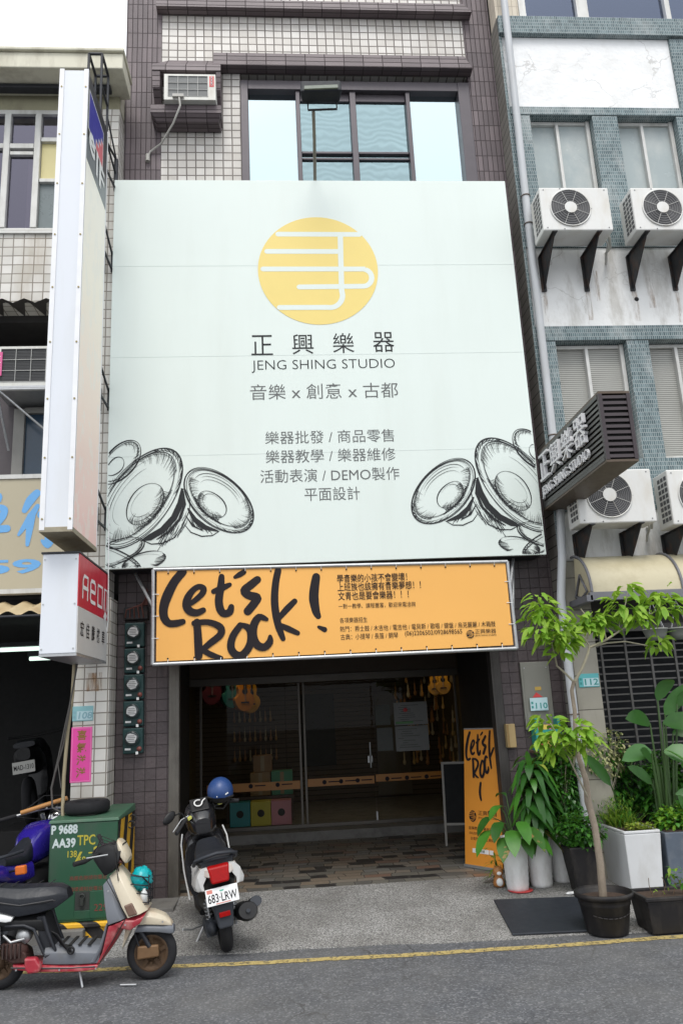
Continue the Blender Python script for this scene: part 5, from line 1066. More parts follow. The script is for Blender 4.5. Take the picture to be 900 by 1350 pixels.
# leg shield
strip_hull(Q((600,535),(640,590),(690,670),(738,742)), Q((548,585),(585,650),(620,720),(650,770)), [.07,.13,.17,.18], 'leg_shield', M['cream'])
strip_hull(Q((560,580),(590,640),(622,715),(652,768)), Q((520,625),(535,700),(550,770),(558,800)), [.09,.15,.19,.19], 'inner_shield', M['grey_plastic'])
strip_hull(Q((735,748),(690,760),(652,772),(620,830),(575,905),(535,960)), Q((705,800),(660,830),(560,806),(548,850),(528,930),(500,985)), [.16,.175,.185,.18,.17,.16], 'lower_shield', M['red_paint'])
strip_hull(Q((558,800),(548,850),(528,925),(500,980)), Q((545,800),(530,850),(505,925),(470,978)), [.17,.17,.165,.16], 'shield_back', M['grey_plastic'])
strip_hull(Q((250,908),(330,906),(420,905),(520,912)), Q((240,992),(330,990),(420,988),(505,985)), [.13,.15,.155,.15], 'floorboard', M['grey_plastic'])
strip_hull(Q((95,985),(200,990),(300,988),(420,986),(510,980)), Q((105,1018),(200,1022),(300,1022),(420,1020),(495,1012)), [.12,.155,.16,.165,.16], 'red_sill', M['red_paint'])
mb = MB(); mb.prism(Q((168,950),(222,948),(246,985),(240,1015),(185,1022),(172,1000)), SY-.21, SY-.15); mb.build('footrest', M['red_paint'], D, bevel=.014)
mb = MB(); mb.prism(Q((632,712),(672,697),(698,752),(655,765)), SY-.188, SY-.165); o = mb.build('turn_signal', mat('smoked_lens', (.16,.10,.075), .15, var=.2), D, bevel=.01)
# head: handlebar cover, cowl, grips
strip_hull(Q((462,462),(500,440),(545,425),(590,420),(620,425)), Q((470,510),(500,545),(530,580),(570,560),(600,510)), [.05,.085,.10,.11,.12], 'handlebar_cover', M['black'])
strip_hull(Q((586,404),(598,406),(618,428),(640,470),(646,492)), Q((584,432),(596,452),(612,488),(630,516),(638,518)), [.06,.10,.12,.11,.09], 'headlight_cowl', M['cream'])
strip_hull(Q((575,470),(600,488),(620,500)), Q((575,510),(595,518),(612,520)), [.10,.105,.09], 'headlight', mat('dim_red_lens', (.10,.03,.02), .2))
mb = MB(); a, b, c_ = q1(412,500), q1(455,492), q1(500,470); mb.tube([(a[0], SY-.30, a[1]), (b[0], SY-.24, b[1]), (c_[0], SY-.09, c_[1])], [.018,.018,.012], 8); mb.build('grip', M['rubber'], D); mb = MB(); a, b = q1(445,420), q1(500,458); mb.tube([(a[0], SY+.30, a[1]), (b[0], SY+.10, b[1])], [.018,.014], 8); mb.build('grip', M['rubber'], D)
mb = MB(); a, b = q1(480,480), q1(560,450); mb.tube([(a[0]-.02, SY-.27, a[1]+.01), (b[0], SY-.2, b[1]-.02)], .006, 5); mb.build('brake_lever', M['steel'], D)
# seat and tail
strip_hull(Q((-60,640),(20,636),(120,640),(230,633),(300,632),(338,645)), Q((-60,740),(20,745),(120,768),(220,752),(300,728),(352,690)), [.12,.14,.15,.14,.12,.07], 'seat', M['seat'])
strip_hull(Q((-60,748),(20,748),(70,755),(104,764)), Q((-60,800),(20,786),(70,792),(90,790)), [.14,.165,.165,.15], 'side_cover', M['white_paint'])
strip_hull(Q((-40,760),(60,765),(160,770),(240,765)), Q((-40,850),(60,840),(140,830),(255,845)), [.11,.12,.12,.10], 'under_seat_body', M['black'])
mb = MB(); pts = [q1(*p) for p in ((60,815),(150,812),(195,830),(225,900),(250,955),(305,940),(285,900),(262,845),(240,770))]
for y in (SY-.12, SY+.12): mb.tube([(p[0], y, p[1]) for p in pts[:5]], .013, 6); mb.tube([(p[0], y, p[1]) for p in pts[4:]], .016, 6)
mb.prism(Q((205,775),(240,768),(280,880),(305,935),(240,955),(215,870)), SY-.10, SY+.10); mb.build('frame', M['dark_iron'], D)
mb = MB(); a = q1(100,935); mb.ell((a[0], SY-.08, a[1]), (.10, .07, .075)); mb.prism(Q((40,900),(90,895),(160,940),(170,985),(95,990),(45,950)), SY-.13, SY+.05); mb.build('engine', mat('rust_brown_engine', (.05,.022,.018), .7, .2, var=.5, vs_=12), D, bevel=.01)
mb = MB(); a = q1(140,870); mb.lathe([(.001,-.10),(.05,-.10),(.055,-.06),(.05,0)], (a[0], SY, a[1]), 16, 0, 'Y'); a = q1(30,815); mb.tube([(a[0], SY-.15, a[1]), (a[0]+.01, SY-.15, a[1]-.12)], .02, 8); mb.build('shock_absorber', M['steel'], D)
mb = MB()
for k in range(6):
    a, b, c_ = q1(270+8*k,850), q1(320+10*k,900+6*k), q1(385,915+5*k); mb.tube([(a[0], SY-.06-.015*k, a[1]), (b[0], SY-.10-.012*k, b[1]), (c_[0], SY-.10-.01*k, c_[1])], .006, 5)
a = q1(380,920); mb.torus((a[0], SY-.17, a[1]), .022, .008, 'Y', 16, 6); mb.build('loose_cables', M['black'], D)
mb = MB(); a, b = q1(400,1020), q1(425,1075); mb.tube([(a[0], SY-.05, a[1]), (b[0], SY-.10, .005)], .01, 6); a = q1(620,1095); mb.tube([(a[0]-.02, SY-.13, .012), (a[0]+.10, SY-.15, .012)], .008, 6); mb.build('side_stand', M['steel'], D)
mb = MB(); a = q1(690,610)
for k in range(4): mb.tube([(a[0]-.05, SY-.10, a[1]+.05-.06*k), (a[0]+.085, SY-.10, a[1]+.03-.06*k), (a[0]+.085, SY+.1, a[1]+.03-.06*k), (a[0]-.05, SY+.1, a[1]+.05-.06*k)], .0045, 5)
for y in (SY-.1, SY, SY+.1): mb.tube([(a[0]+.085, y, a[1]+.05), (a[0]+.085, y, a[1]-.16), (a[0]-.02, y, a[1]-.16)], .0045, 5)
mb.build('front_basket', M['dark_iron'], D)
mb = MB()
for y in (SY-.146, SY+.146): mb.tube([(q1(*p)[0], y, q1(*p)[1]) for p in ((-40,700),(40,702),(130,715),(220,700),(290,688))], .006, 6)
for k in range(5): x_ = q1(20+60*k,640)[0]; mb.tube([(x_, SY-.085, q1(0,634)[1]-.001*k), (x_+.004, SY, q1(0,630)[1]-.001*k), (x_, SY+.085, q1(0,634)[1]-.001*k)], .0035, 5)
mb.build('seat_piping', M['dk_trim'], D)
# seams, cables, bolts and fins that break up the body panels
def seam(name, pts, y, r, m_): mb = MB(); mb.tube([(q1(*p)[0], y, q1(*p)[1]) for p in pts], r, 5); mb.build(name, m_, D)
seam('panel_gap', [(548,585),(582,648),(618,720),(648,772)], SY-.172, .0035, M['black_matte'])
seam('panel_gap', [(640,772),(604,835),(560,905),(520,972)], SY-.182, .0035, M['black_matte'])
seam('body_trim', [(30,700),(120,715),(220,705),(300,690)], SY-.142, .005, M['dk_trim'])
seam('body_trim', [(100,1002),(240,1004),(380,1004),(492,998)], SY-.158, .006, M['dk_trim'])
for k in range(3): seam('brake_cable', [(470,470+6*k),(520-8*k,410-10*k),(580,430-6*k),(590,520),(600,600)], SY-.12+.05*k, .004, M['black_matte'])
seam('fender_stay', [(668,860),(690,930),(735,950)], SY-.055, .007, M['dark_iron'])
mb = MB(); c_ = q1(100,930)
for k in range(5): mb.box(c_[0]-.07+.03*k, c_[0]-.06+.03*k, SY-.155, SY-.13, c_[1]-.045, c_[1]+.05)
mb.build('cooling_fins', M['engine_dark'], D)
mb = MB()
for p in ((560,640),(640,800),(545,960),(500,1000),(130,1005),(330,1006),(700,800),(810,800)): a = q1(*p); mb.disc((a[0], SY-.19 if p[0] < 660 else SY-.10, a[1]), .007, 'Y', 8, 0, .004)
mb.build('screw', M['steel'], D)
mb = MB(); [mb.box(q1(270+45*k,900)[0], q1(286+45*k,900)[0], SY-.12, SY+.12, q1(270+45*k,906)[1], q1(270+45*k,902)[1]) for k in range(5)]; mb.build('foot_mat', M['black_matte'], D)
mb = MB(); a = q1(50,860); mb.tube([(a[0], SY-.11, a[1]), (a[0]+.06, SY-.12, a[1]-.05), (a[0]+.16, SY-.12, a[1]-.03)], .011, 6); a = q1(20,830); [mb.torus((a[0]+.002*k, SY-.15, a[1]-.018*k), .026, .005, 'Z', 14, 5) for k in range(8)]; mb.build('shock_spring', M['steel'], D)
D = thing('teal_bag', 'crumpled teal plastic bag stuffed in the front basket of the old scooter', 'bag', (q1(700,605)[0], SY, .6))
mb = MB(); a = q1(700,605); nu, nv = 22, 14; mb.ell((a[0], SY, a[1]), (.08, .085, .085), nu, nv)
br = random.Random(5); mb.v = [tuple(Vector((a[0], SY, a[1]))+(Vector(v)-Vector((a[0], SY, a[1])))*(1+.12*math.sin(9*i*.37)+br.uniform(-.05, .05))) if 0 < i//nu < nv else v for i, v in enumerate(mb.v)]
M['teal_bag'] = mat('teal_plastic_film', (.0,.33,.36), .3, var=.25, vs_=18, bump=.5, bs=25); mb.build('bag', M['teal_bag'], D)
mb = MB(); mb.tube([(a[0]-.07, SY-.088, a[1]+.05), (a[0]+.02, SY-.093, a[1]+.03), (a[0]+.08, SY-.06, a[1]-.04)], .006, 6); mb.build('cord', M['black'], D)
D = thing('white_bottle', 'small white bottle below the teal bag in the scooter basket', 'bottle', (q1(722,680)[0], SY-.04, .5))
a = q1(722,680); mb = MB(); mb.lathe([(.001,-.05),(.026,-.05),(.028,.01),(.018,.03),(.012,.035),(.012,.05),(.001,.05)], (a[0]-.01, SY-.05, a[1]), 16); mb.build('bottle', M['white_paint'], D)

# ---------------------------------------------------------------- white and black scooter seen from behind (local: +y forward, origin at rear tyre contact)
M['gloss_black'] = mat('gloss_black', (.012,.012,.014), .22, var=.2, coat=.5); M['dk_grey'] = mat('dark_grey_plastic', (.030,.034,.042), .55, var=.15, vs_=8, spec=.3)
M['gloss_white'] = mat('gloss_white', (.56,.56,.55), .3, var=.06, coat=.3)
M['tail_red'] = mat('tail_lamp_red', (.30,.004,.004), .3, var=.3, vs_=40, spec=.2); M['clear_lens'] = mat('clear_lens', (.50,.44,.40), .1, var=.2, vs_=30, coat=.5)
D = thing('scooter', 'white and black scooter with red tail lamp and plate 683-LRW parked facing the entrance', 'scooter', (0,0,0))
DROP = [1.0]
def P_(mb, name, m_, bev=0.0, par=None, lab=None):
    if DROP[0] != 1 and name not in ('wheel', 'rim'):
        def g(v):
            t = min(1, max(0, (v[1]-.35)/.7)); t = t*t*(3-2*t); return (v[0], v[1], v[2]*(DROP[0]+(1-DROP[0])*t))
        mb.v = [g(v) for v in mb.v]
    return mb.build(name, m_, par or D, bevel=bev, local=True, label=lab)
def hull(secs, name, m_, bev=0.0, par=None):    # secs: (y, half width, z low, z high, roundness)
    mb = MB(); rings = []
    for y, hw, zl, zh in secs:
        zc, hh = (zl+zh)/2, (zh-zl)/2; rings.append([Vector((hw*math.copysign(abs(math.cos(t))**.65, math.cos(t)), y, zc+hh*math.copysign(abs(math.sin(t))**.65, math.sin(t)))) for t in [2*math.pi*j/16+.19 for j in range(16)]])
    mb.loft(rings); return P_(mb, name, m_, bev, par)
def wheel2(cy, name='wheel'):
    mb = MB(); mb.torus((0, cy, .21), .155, .055, 'X', 40, 12, sq=.95); o = P_(mb, name, M['rubber'])
    mb = MB(); mb.lathe([(.13,-.03),(.11,-.035),(.05,-.02),(.001,-.03)], (0, cy, .21), 24, 0, 'X'); mb.lathe([(.13,.03),(.11,.035),(.05,.02),(.001,.03)], (0, cy, .21), 24, 0, 'X'); P_(mb, 'rim', M['dk_grey'], par=o)
DROP[0] = .83
wheel2(.21); wheel2(1.45)
hull([(-.02,.055,.37,.47),(.0,.075,.36,.60),(.08,.09,.40,.64),(.2,.09,.45,.66)], 'rear_fender', M['dk_grey'])
mb = MB(); mb.hexa([(-.06,-.055,.29),(.06,-.055,.29),(.07,.10,.36),(-.07,.10,.36)], [(-.085,-.035,.52),(.085,-.035,.52),(.085,.10,.53),(-.085,.10,.53)]); P_(mb, 'mud_flap', M['dk_grey'], .015)
mb = MB(); mb.box(-.045,.045,-.068,-.052,.40,.445); P_(mb, 'reflector', M['tail_red'], .004)
pl = MB(); pl.obox((0,-.075,.60), (.262,.006,.152), (R(-14),0,0)); po = P_(pl, 'number_plate', M['white_paint'], .004)
pv = Vector((0, math.sin(R(14)), math.cos(R(14)))); pn = UX.cross(pv); po_ = Vector((0,-.075,.60))+pn*.0035
mb = MB(); write(mb, '683·LRW', po_-UX*.118-pv*.052, UX, pv, w=.236, h=.078, lift=.0008, offset=.012); P_(mb, 'plate_digits', M['ink'], par=po)
mb = MB(); mb.add([po_+UX*a+pv*b+pn*.0009 for a, b in ((-.12,.035),(-.075,.035),(-.075,.068),(-.12,.068))], [(0,1,2,3)]); mb.add([po_+UX*a+pv*b+pn*.0009 for a, b in ((-.06,-.068),(.06,-.068),(.06,-.06),(-.06,-.06))], [(0,1,2,3)]); mb.add([po_+UX*a+pv*b+pn*.0009 for a, b in ((-.02,.05),(.02,.05),(.012,.036),(-.012,.036))], [(3,2,1,0)], 1); P_(mb, 'plate_sticker', [mat('sticker_red', (.55,.18,.14), .5), mat('sticker_green', (.1,.4,.3), .5)], par=po)
# tail
hull([(-.05,.085,.72,.86),(-.0,.11,.66,.88),(.12,.14,.58,.87),(.35,.15,.52,.86),(.55,.15,.50,.80),(.66,.12,.50,.74)], 'tail_body', M['black'])
for s_ in (-1, 1):
    mb = MB(); rings = []
    for y, k in ((-.045,.80),(-.02,1.0),(.12,1.06),(.30,1.04),(.48,.95),(.60,.8)):
        zo = -.12*max(0, y)
        prf = [(.088,.875),(.14,.865),(.178,.81),(.203*k,.715),(.19*k,.665),(.165*k,.66),(.137,.72),(.10,.79)]
        prf = [(x, .76+(z-.76)*(.75+.25*k)+zo) for x, z in prf]
        rings.append([Vector((s_*x, y, z)) for x, z in (prf if s_ > 0 else prf[::-1])])
    mb.loft(rings); P_(mb, 'side_panel', M['gloss_white'], .008)
mb = MB(); mb.hexa([(-.068,-.095,.715),(.068,-.095,.715),(.08,-.02,.715),(-.08,-.02,.715)], [(-.092,-.068,.865),(.092,-.068,.865),(.09,-.01,.88),(-.09,-.01,.88)]); P_(mb, 'tail_lamp', M['tail_red'], .014)
for s_ in (-1, 1):
    mb = MB(); mb.hexa([(s_*.078,-.078,.775) if s_ > 0 else (-.15,-.025,.80), (s_*.15,-.025,.80) if s_ > 0 else (-.078,-.078,.775), (s_*.15,.03,.80) if s_ > 0 else (-.08,.02,.775), (s_*.08,.02,.775) if s_ > 0 else (-.15,.03,.80)],
             [(s_*.082,-.062,.855) if s_ > 0 else (-.148,-.02,.865), (s_*.148,-.02,.865) if s_ > 0 else (-.082,-.062,.855), (s_*.15,.03,.87) if s_ > 0 else (-.08,.02,.86), (s_*.08,.02,.86) if s_ > 0 else (-.15,.03,.87)]); P_(mb, 'turn_signal', M['clear_lens'], .008)
    mb = MB(); mb.add([(s_*.186,.10,.70),(s_*.191,.22,.66),(s_*.192,.25,.74),(s_*.189,.15,.76)], [(0,1,2,3) if s_ > 0 else (3,2,1,0)]); mb.add([(s_*.176,.0+.03,.69),(s_*.18,.06,.67),(s_*.184,.09,.745),(s_*.176,.05,.75)], [(0,1,2,3) if s_ > 0 else (3,2,1,0)]); P_(mb, 'red_decal', M['label_red'])
hull([(-.02,.13,.865,.93),(.05,.165,.86,.985),(.2,.165,.83,.975),(.38,.15,.80,.93),(.55,.14,.78,.91),(.74,.10,.76,.90)], 'seat', M['seat'])
mb = MB(); mb.tube([(-.175,.22,.86),(-.17,.05,.93),(-.11,-.04,.965),(0,-.06,.985),(.11,-.04,.965),(.17,.05,.93),(.175,.22,.86)], .017, 8); mb.tube([(-.14,.1,.90),(-.09,-.02,.925),(0,-.04,.935),(.09,-.02,.925),(.14,.1,.90)], .013, 8); P_(mb, 'grab_rail', M['dk_grey'])
hull([(.25,.12,.32,.56),(.5,.13,.28,.54),(.68,.15,.26,.50)], 'under_body', M['black'])
hull([(.58,.16,.26,.34),(.8,.18,.25,.33),(1.05,.17,.26,.34)], 'floorboard', M['black'])
hull([(1.0,.205,.26,.80),(1.06,.215,.28,.86),(1.14,.20,.40,.90),(1.24,.12,.5,.88)], 'leg_shield', M['gloss_black'])
mb = MB(); [mb.tube([(s_*.205,1.0,.30),(s_*.222,1.02,.55),(s_*.215,1.04,.78),(s_*.19,1.06,.87)], .008, 6) for s_ in (-1,1)]; P_(mb, 'shield_trim', M['gloss_white'])
hull([(.92,.07,.86,1.0),(.98,.125,.80,1.06),(1.10,.145,.84,1.13),(1.22,.12,.86,1.10),(1.28,.06,.9,1.02)], 'handlebar_cover', M['gloss_black'])
mb = MB(); mb.obox((0,1.03,1.105), (.17,.15,.012), (R(38),0,0)); dsh = P_(mb, 'dashboard', M['black'], .01)
mb = MB(); c0 = Vector((-.01,1.015,1.118)); dn = Vector((0,-math.sin(R(38)),math.cos(R(38)))); dv = Vector((0,math.cos(R(38)),math.sin(R(38))))
mb.ribbon([(.036*math.cos(R(a)), .036*math.sin(R(a))) for a in range(60, 361, 15)]+[(.05,.02),(.07,.035)], .012, c0, UX, dv, dn, .006); P_(mb, 'speedometer', M['gloss_white'], par=dsh)
mb = MB(); c1 = Vector((.10,1.0,.88)); mb.torus(tuple(c1), .018, .008, 'Y', 20, 6); P_(mb, 'key_lock', M['gloss_white'])
def turn(mb, a=R(24)):
    mb.v = [(v[0]*math.cos(a)-(v[1]-1.12)*math.sin(a), 1.12+v[0]*math.sin(a)+(v[1]-1.12)*math.cos(a), v[2]+(.28*v[0] if v[0] < 0 else 0)) for v in mb.v]
for s_ in (-1, 1):
    mb = MB(); mb.tube([(s_*.10,1.06,1.04),(s_*.22,1.02,1.07),(s_*.35,.96,1.05)], [.013,.018,.019], 10); turn(mb); P_(mb, 'grip', M['rubber'])
    mb = MB(); mb.tube([(s_*.16,1.05,1.075),(s_*.24,1.045,1.085),(s_*.36,1.0,1.06)], .006, 6); turn(mb); P_(mb, 'brake_lever', M['steel'])
    mx = 1 if s_ < 0 else .42
    mb = MB(); mb.tube([(s_*.18*mx,1.05,1.06),(s_*.24*mx,1.04,1.15),(s_*.33*mx,1.02,1.18)], .007, 6); turn(mb); mo = P_(mb, 'mirror_stalk', M['black'])
    mb = MB(); mb.ell((s_*.37*mx,1.02,1.19), (.068,.018,.048), 20, 10); turn(mb); P_(mb, 'mirror_shell', M['black'], par=mo)
    mb = MB(); mb.box(s_*.17-.018, s_*.17+.018, 1.0, 1.03, 1.055, 1.075); turn(mb); P_(mb, 'switch', mat('switch_yellow', (.5,.5,.12), .4) if 'switch_yellow' not in bpy.data.materials else bpy.data.materials['switch_yellow'])
mb = MB(); mb.tube([(.14,.62,.24),(.16,.3,.27),(.165,.18,.29)], .025, 10); mb.tube([(.175,.38,.30),(.18,.22,.33),(.185,.0,.38),(.187,-.06,.40)], [.055,.088,.092,.075], 16); ex = P_(mb, 'exhaust', M['black'])
mb = MB(); mb.tube([(.265,.26,.36),(.27,.0,.45)], .05, 10); mb.tube([(.187,-.063,.40),(.187,-.085,.405)], .018, 10); P_(mb, 'heat_shield', M['dk_grey'], par=ex)
mb = MB(); mb.ell((-.10,.28,.27), (.065,.22,.10), 16, 10); mb.box(-.15,-.06,.12,.30,.20,.34); P_(mb, 'engine', M['dk_grey'])
for s_ in (-1, 1): mb = MB(); mb.tube([(s_*.10,.16,.24),(s_*.11,.24,.52)], .012, 8); [mb.torus((s_*(.101+.0015*k),.17+.011*k,.28+.034*k), .026, .006, 'Z', 14, 5) for k in range(7)]; P_(mb, 'shock_absorber', M['steel'])
mb = MB(); mb.tube([(-.10,.62,.22),(-.24,.55,.02),(-.30,.50,.012)], .012, 6); mb.tube([(-.13,.42,.24),(-.26,.3,.26),(-.33,.24,.30)], .009, 6); P_(mb, 'side_stand', M['steel'])
hull([(1.22,.06,.36,.44),(1.36,.07,.40,.46),(1.52,.065,.40,.45),(1.64,.04,.34,.38)], 'front_fender', M['gloss_black'])
mb = MB(); [mb.tube([(s_*.075,1.45,.21),(s_*.075,1.24,.62)], .02, 8) for s_ in (-1,1)]; P_(mb, 'fork', M['dark_iron'])
D.location = (-.50, 7.15, .008); D.rotation_euler = (0, R(-8), R(11)); DROP[0] = 1.0
bpy.context.view_layer.update()
hp = D.matrix_world @ Vector((.22, 1.10, 1.17))
H = thing('helmet', 'matt dark blue half helmet hung on the right mirror of the parked scooter', 'helmet', tuple(hp))
mb = MB(); mb.ell(tuple(hp), (.125,.145,.135), 28, 16, 0, 0, .62); mb.build('shell', mat('helmet_blue', (.018,.052,.17), .42, var=.1), H)
mb = MB(); mb.torus((hp.x, hp.y, hp.z-.045), .122, .01, 'Z', 28, 6); mb.tube([(hp.x-.09, hp.y, hp.z-.05), (hp.x-.05, hp.y-.02, hp.z-.15), (hp.x+.03, hp.y, hp.z-.16), (hp.x+.10, hp.y, hp.z-.05)], .01, 6); mb.ell((hp.x, hp.y, hp.z-.03), (.11,.13,.08), 20, 10, 0, .5, .95); mb.build('lining', M['black_matte'], H)
mb = MB(); mb.obox((hp.x+.07, hp.y-.118, hp.z-.012), (.035,.004,.012), (0,R(-25),R(28))); mb.disc((hp.x-.02, hp.y-.142, hp.z-.035), .005, 'Y', 8); mb.build('badge', M['white_paint'], H)

# ---------------------------------------------------------------- blue motorcycle at the left (local: +y forward)
D = thing('motorcycle', 'blue and black motorcycle seen from behind between the dark shop and the green transformer box', 'motorcycle', (0,0,0))
M['violet_blue'] = mat('violet_blue_paint', (.022,.012,.21), .25, var=.2, coat=.5)
def mw(cy):
    mb = MB(); mb.torus((0,cy,.30), .235, .06, 'X', 40, 12); o = P_(mb, 'wheel', M['rubber']); mb = MB(); [mb.obox((0, cy+.1*math.cos(R(72*i)), .3+.1*math.sin(R(72*i))), (.03,.2,.03), (R(72*i),0,0)) for i in range(5)]; mb.lathe([(.19,-.02),(.17,-.02),(.17,.02),(.19,.02)], (0,cy,.3), 28, 0, 'X'); P_(mb, 'rim', M['dk_grey'], par=o)
mw(0); mw(1.3)
hull([(.46,.10,.66,.84),(.56,.145,.64,.94),(.72,.17,.66,1.0),(.88,.165,.70,1.0),(1.0,.10,.76,.95)], 'fuel_tank', M['violet_blue'])
hull([(-.02,.11,.70,.79),(.12,.125,.68,.78),(.30,.12,.66,.78),(.47,.09,.66,.86),(.60,.07,.82,.955)], 'seat', M['seat'])
hull([(-.22,.05,.64,.74),(-.08,.11,.60,.74),(.15,.13,.54,.71),(.42,.12,.50,.70)], 'tail_cowl', M['violet_blue'])
mb = MB(); mb.tube([(-.14,.20,.80),(-.15,.0,.80),(-.12,-.14,.80),(0,-.18,.80),(.12,-.14,.80),(.15,0,.80),(.14,.20,.80)], .014, 8); P_(mb, 'grab_rail', M['dk_grey'])
hull([(.3,.14,.24,.56),(.55,.17,.22,.60),(.8,.16,.24,.62),(.95,.12,.3,.6)], 'engine', M['black'])
for s_ in (-1, 1):
    mb = MB(); mb.tube([(s_*.09,.02,.66),(s_*.19,.0,.665)], .01, 6); st_ = P_(mb, 'signal_stalk', M['black']); mb = MB(); mb.obox((s_*.235,0,.665), (.095,.05,.075)); P_(mb, 'turn_signal', mat('amber_lens', (.60,.14,.02), .15, coat=.5) if 'amber_lens' not in bpy.data.materials else bpy.data.materials['amber_lens'], .012, st_)
mb = MB(); mb.tube([(-.40,.72,1.06),(-.25,.86,1.08),(-.08,.92,1.10),(.08,.92,1.10),(.25,.86,1.08),(.40,.72,1.06)], .013, 8); P_(mb, 'handlebar', M['steel'])
for s_ in (-1, 1): mb = MB(); mb.tube([(s_*.28,.83,1.077),(s_*.41,.715,1.06)], .02, 8); P_(mb, 'grip', M['rubber']); mb = MB(); mb.tube([(s_*.2,.93,1.09),(s_*.42,.80,1.07)], .006, 6); P_(mb, 'brake_lever', M['steel'])
mb = MB(); mb.tube([(-.20,.78,1.10),(.24,.88,1.17)], .022, 10); P_(mb, 'wooden_handle', mat('orange_wood', (.42,.20,.06), .5))
mb = MB(); [mb.lathe([(.05,0),(.055,.04),(.045,.06),(.001,.062)], (s_*.055,.93,1.10), 18) for s_ in (-1,1)]; mb.tube([(-.25,.9,1.1),(-.1,1.05,1.22),(.1,1.05,1.2),(.28,.86,1.1)], .006, 5); mb.tube([(-.3,.8,1.07),(-.1,1.0,1.0),(.1,1.0,.9)], .006, 5); P_(mb, 'gauges', M['black'])
mb = MB(); mb.ell((0,1.1,.98), (.09,.08,.09)); P_(mb, 'headlamp', M['chrome'])
mb = MB(); [mb.tube([(s_*.1,1.3,.3),(s_*.1,1.0,1.05)], .022, 8) for s_ in (-1,1)]; P_(mb, 'fork', M['steel'])
mb = MB(); mb.obox((0,-.24,.56), (.20,.005,.13), (R(-15),0,0)); pl = P_(mb, 'number_plate', M['white_paint'], .004); mb = MB(); mb.obox((.06,-.2455,.585), (.05,.002,.05), (R(-15),0,0)); mb.obox((-.03,-.246,.56), (.08,.002,.012), (R(-15),0,0)); P_(mb, 'plate_sticker', mat('yellow_sticker', (.6,.5,.05), .5), par=pl)
D.location = (-2.50, 7.72, 0); D.rotation_euler = (0, R(-6), R(-13))
D = thing('parked_motorcycle', 'black motorcycle with number plate deep inside the dark shop', 'motorcycle', (0,0,0))
for y in (0, 1.2): mb = MB(); mb.torus((0,y,.3), .235, .06, 'X', 30, 10); P_(mb, 'wheel', M['rubber'])
hull([(-.2,.08,.8,.95),(0,.15,.7,.95),(.3,.16,.6,.95),(.5,.12,.6,.9)], 'body', M['black']); hull([(-.1,.13,.95,1.02),(.2,.14,.95,1.05),(.5,.1,.9,1.0)], 'seat', M['seat']); hull([(.8,.12,.3,.9),(.95,.18,.3,1.0),(1.05,.12,.4,1.05)], 'leg_shield', M['gloss_black'])
mb = MB(); mb.tube([(-.35,.85,1.1),(0,.95,1.08),(.35,.85,1.1)], .015, 8); P_(mb, 'handlebar', M['black'])
mb = MB(); mb.obox((0,-.24,.72), (.26,.006,.14)); pl = P_(mb, 'number_plate', mat('shaded_plate', (.5,.5,.47), .5)); mb = MB(); write(mb, 'MAD-1310', (-.115,-.2435,.69), UX, UZ, w=.23, h=.06, lift=.001, offset=.01); P_(mb, 'plate_digits', M['ink'], par=pl)
D.location = (-3.17, 10.75, .70); D.rotation_euler = (0, R(-7), R(8))
# what it stands on: a workshop lift
W = tag(MB().box(-3.5, -2.85, 10.4, 12.4, .101, .70).build('work_platform', M['black_matte'], bevel=.02), 'black workshop platform under the motorcycle in the dark shop', 'platform')
# ---------------------------------------------------------------- entrance things
def plane_frame(p0, p1, lean):     # a board standing on the line p0-p1, leaning back
    p0, p1 = Vector(p0), Vector(p1); U = (p1-p0).normalized(); back = Vector((-U.y, U.x, 0)); V = (UZ*math.cos(lean)+back*math.sin(lean)).normalized(); return U, V, U.cross(V)
sp0, sp1 = (1.975, 9.62, .125), (2.285, 9.165, .125); U, V, N = plane_frame(sp0, sp1, R(6)); Wd, Ht = .552, 1.50; S0 = Vector(sp0)
D = thing('roll_up_stand', 'tall orange display stand with black brush lettering beside the entrance', 'display stand', tuple((Vector(sp0)+Vector(sp1))/2))
def at_(u, v, l=0): return S0+U*u+V*v+N*l
def slab(mb, u0, u1, v0, v1, l0, l1, mi=0): mb.hexa([at_(u0,v0,l1), at_(u1,v0,l1), at_(u1,v0,l0), at_(u0,v0,l0)], [at_(u0,v1,l1), at_(u1,v1,l1), at_(u1,v1,l0), at_(u0,v1,l0)], mi)
mb = MB(); slab(mb, 0, Wd, .03, Ht, -.006, 0); mb.build('sheet', mat('stand_orange', (.68,.27,.035), .45, var=.05), D)
mb = MB(); slab(mb, -.01, Wd+.01, -.0, .03, -.06, .01); slab(mb, 0, Wd, Ht, Ht+.015, -.012, .004); mb.tube([at_(Wd/2,.02,-.03), at_(Wd/2,Ht,-.012)], .01, 6); mb.tube([at_(Wd/2,.9,-.012), at_(Wd/2,.02,-.4)], .009, 6); mb.build('base_bar', M['steel'], D)
mb = MB()
for i, (P0, W0) in enumerate(ROCK):
    p2, w2 = dense(P0, W0)
    if i in (8, 9):
        if i == 8: p2 = [(.29+(x-780)*-.0009, .855-(y-72)*.00095) for x, y in p2]; w2 = [q*.0007 for q in w2]
        else: p2 = [(.265+(x-793)*.001, .672-(y-308)*.001) for x, y in p2]; w2 = [q*.0008 for q in w2]
    else: p2 = [(.02+(x-50)*.00070, 1.475-(y-42)*.00126) for x, y in p2]; w2 = [q*.00095 for q in w2]
    p2 = [(min(max(x, .014), Wd-.014), min(y, Ht-.014)) for x, y in p2]
    mb.ribbon(p2, w2, S0, U, V, N, .002+.0004*i)
mb.build('brush_lettering', M['ink'], D)
mb = MB(); cu_ = at_(.125, .545, .002); mb.add([cu_+U*.055*math.cos(2*math.pi*i/28)+V*.062*math.sin(2*math.pi*i/28) for i in range(28)], [tuple(range(28))])
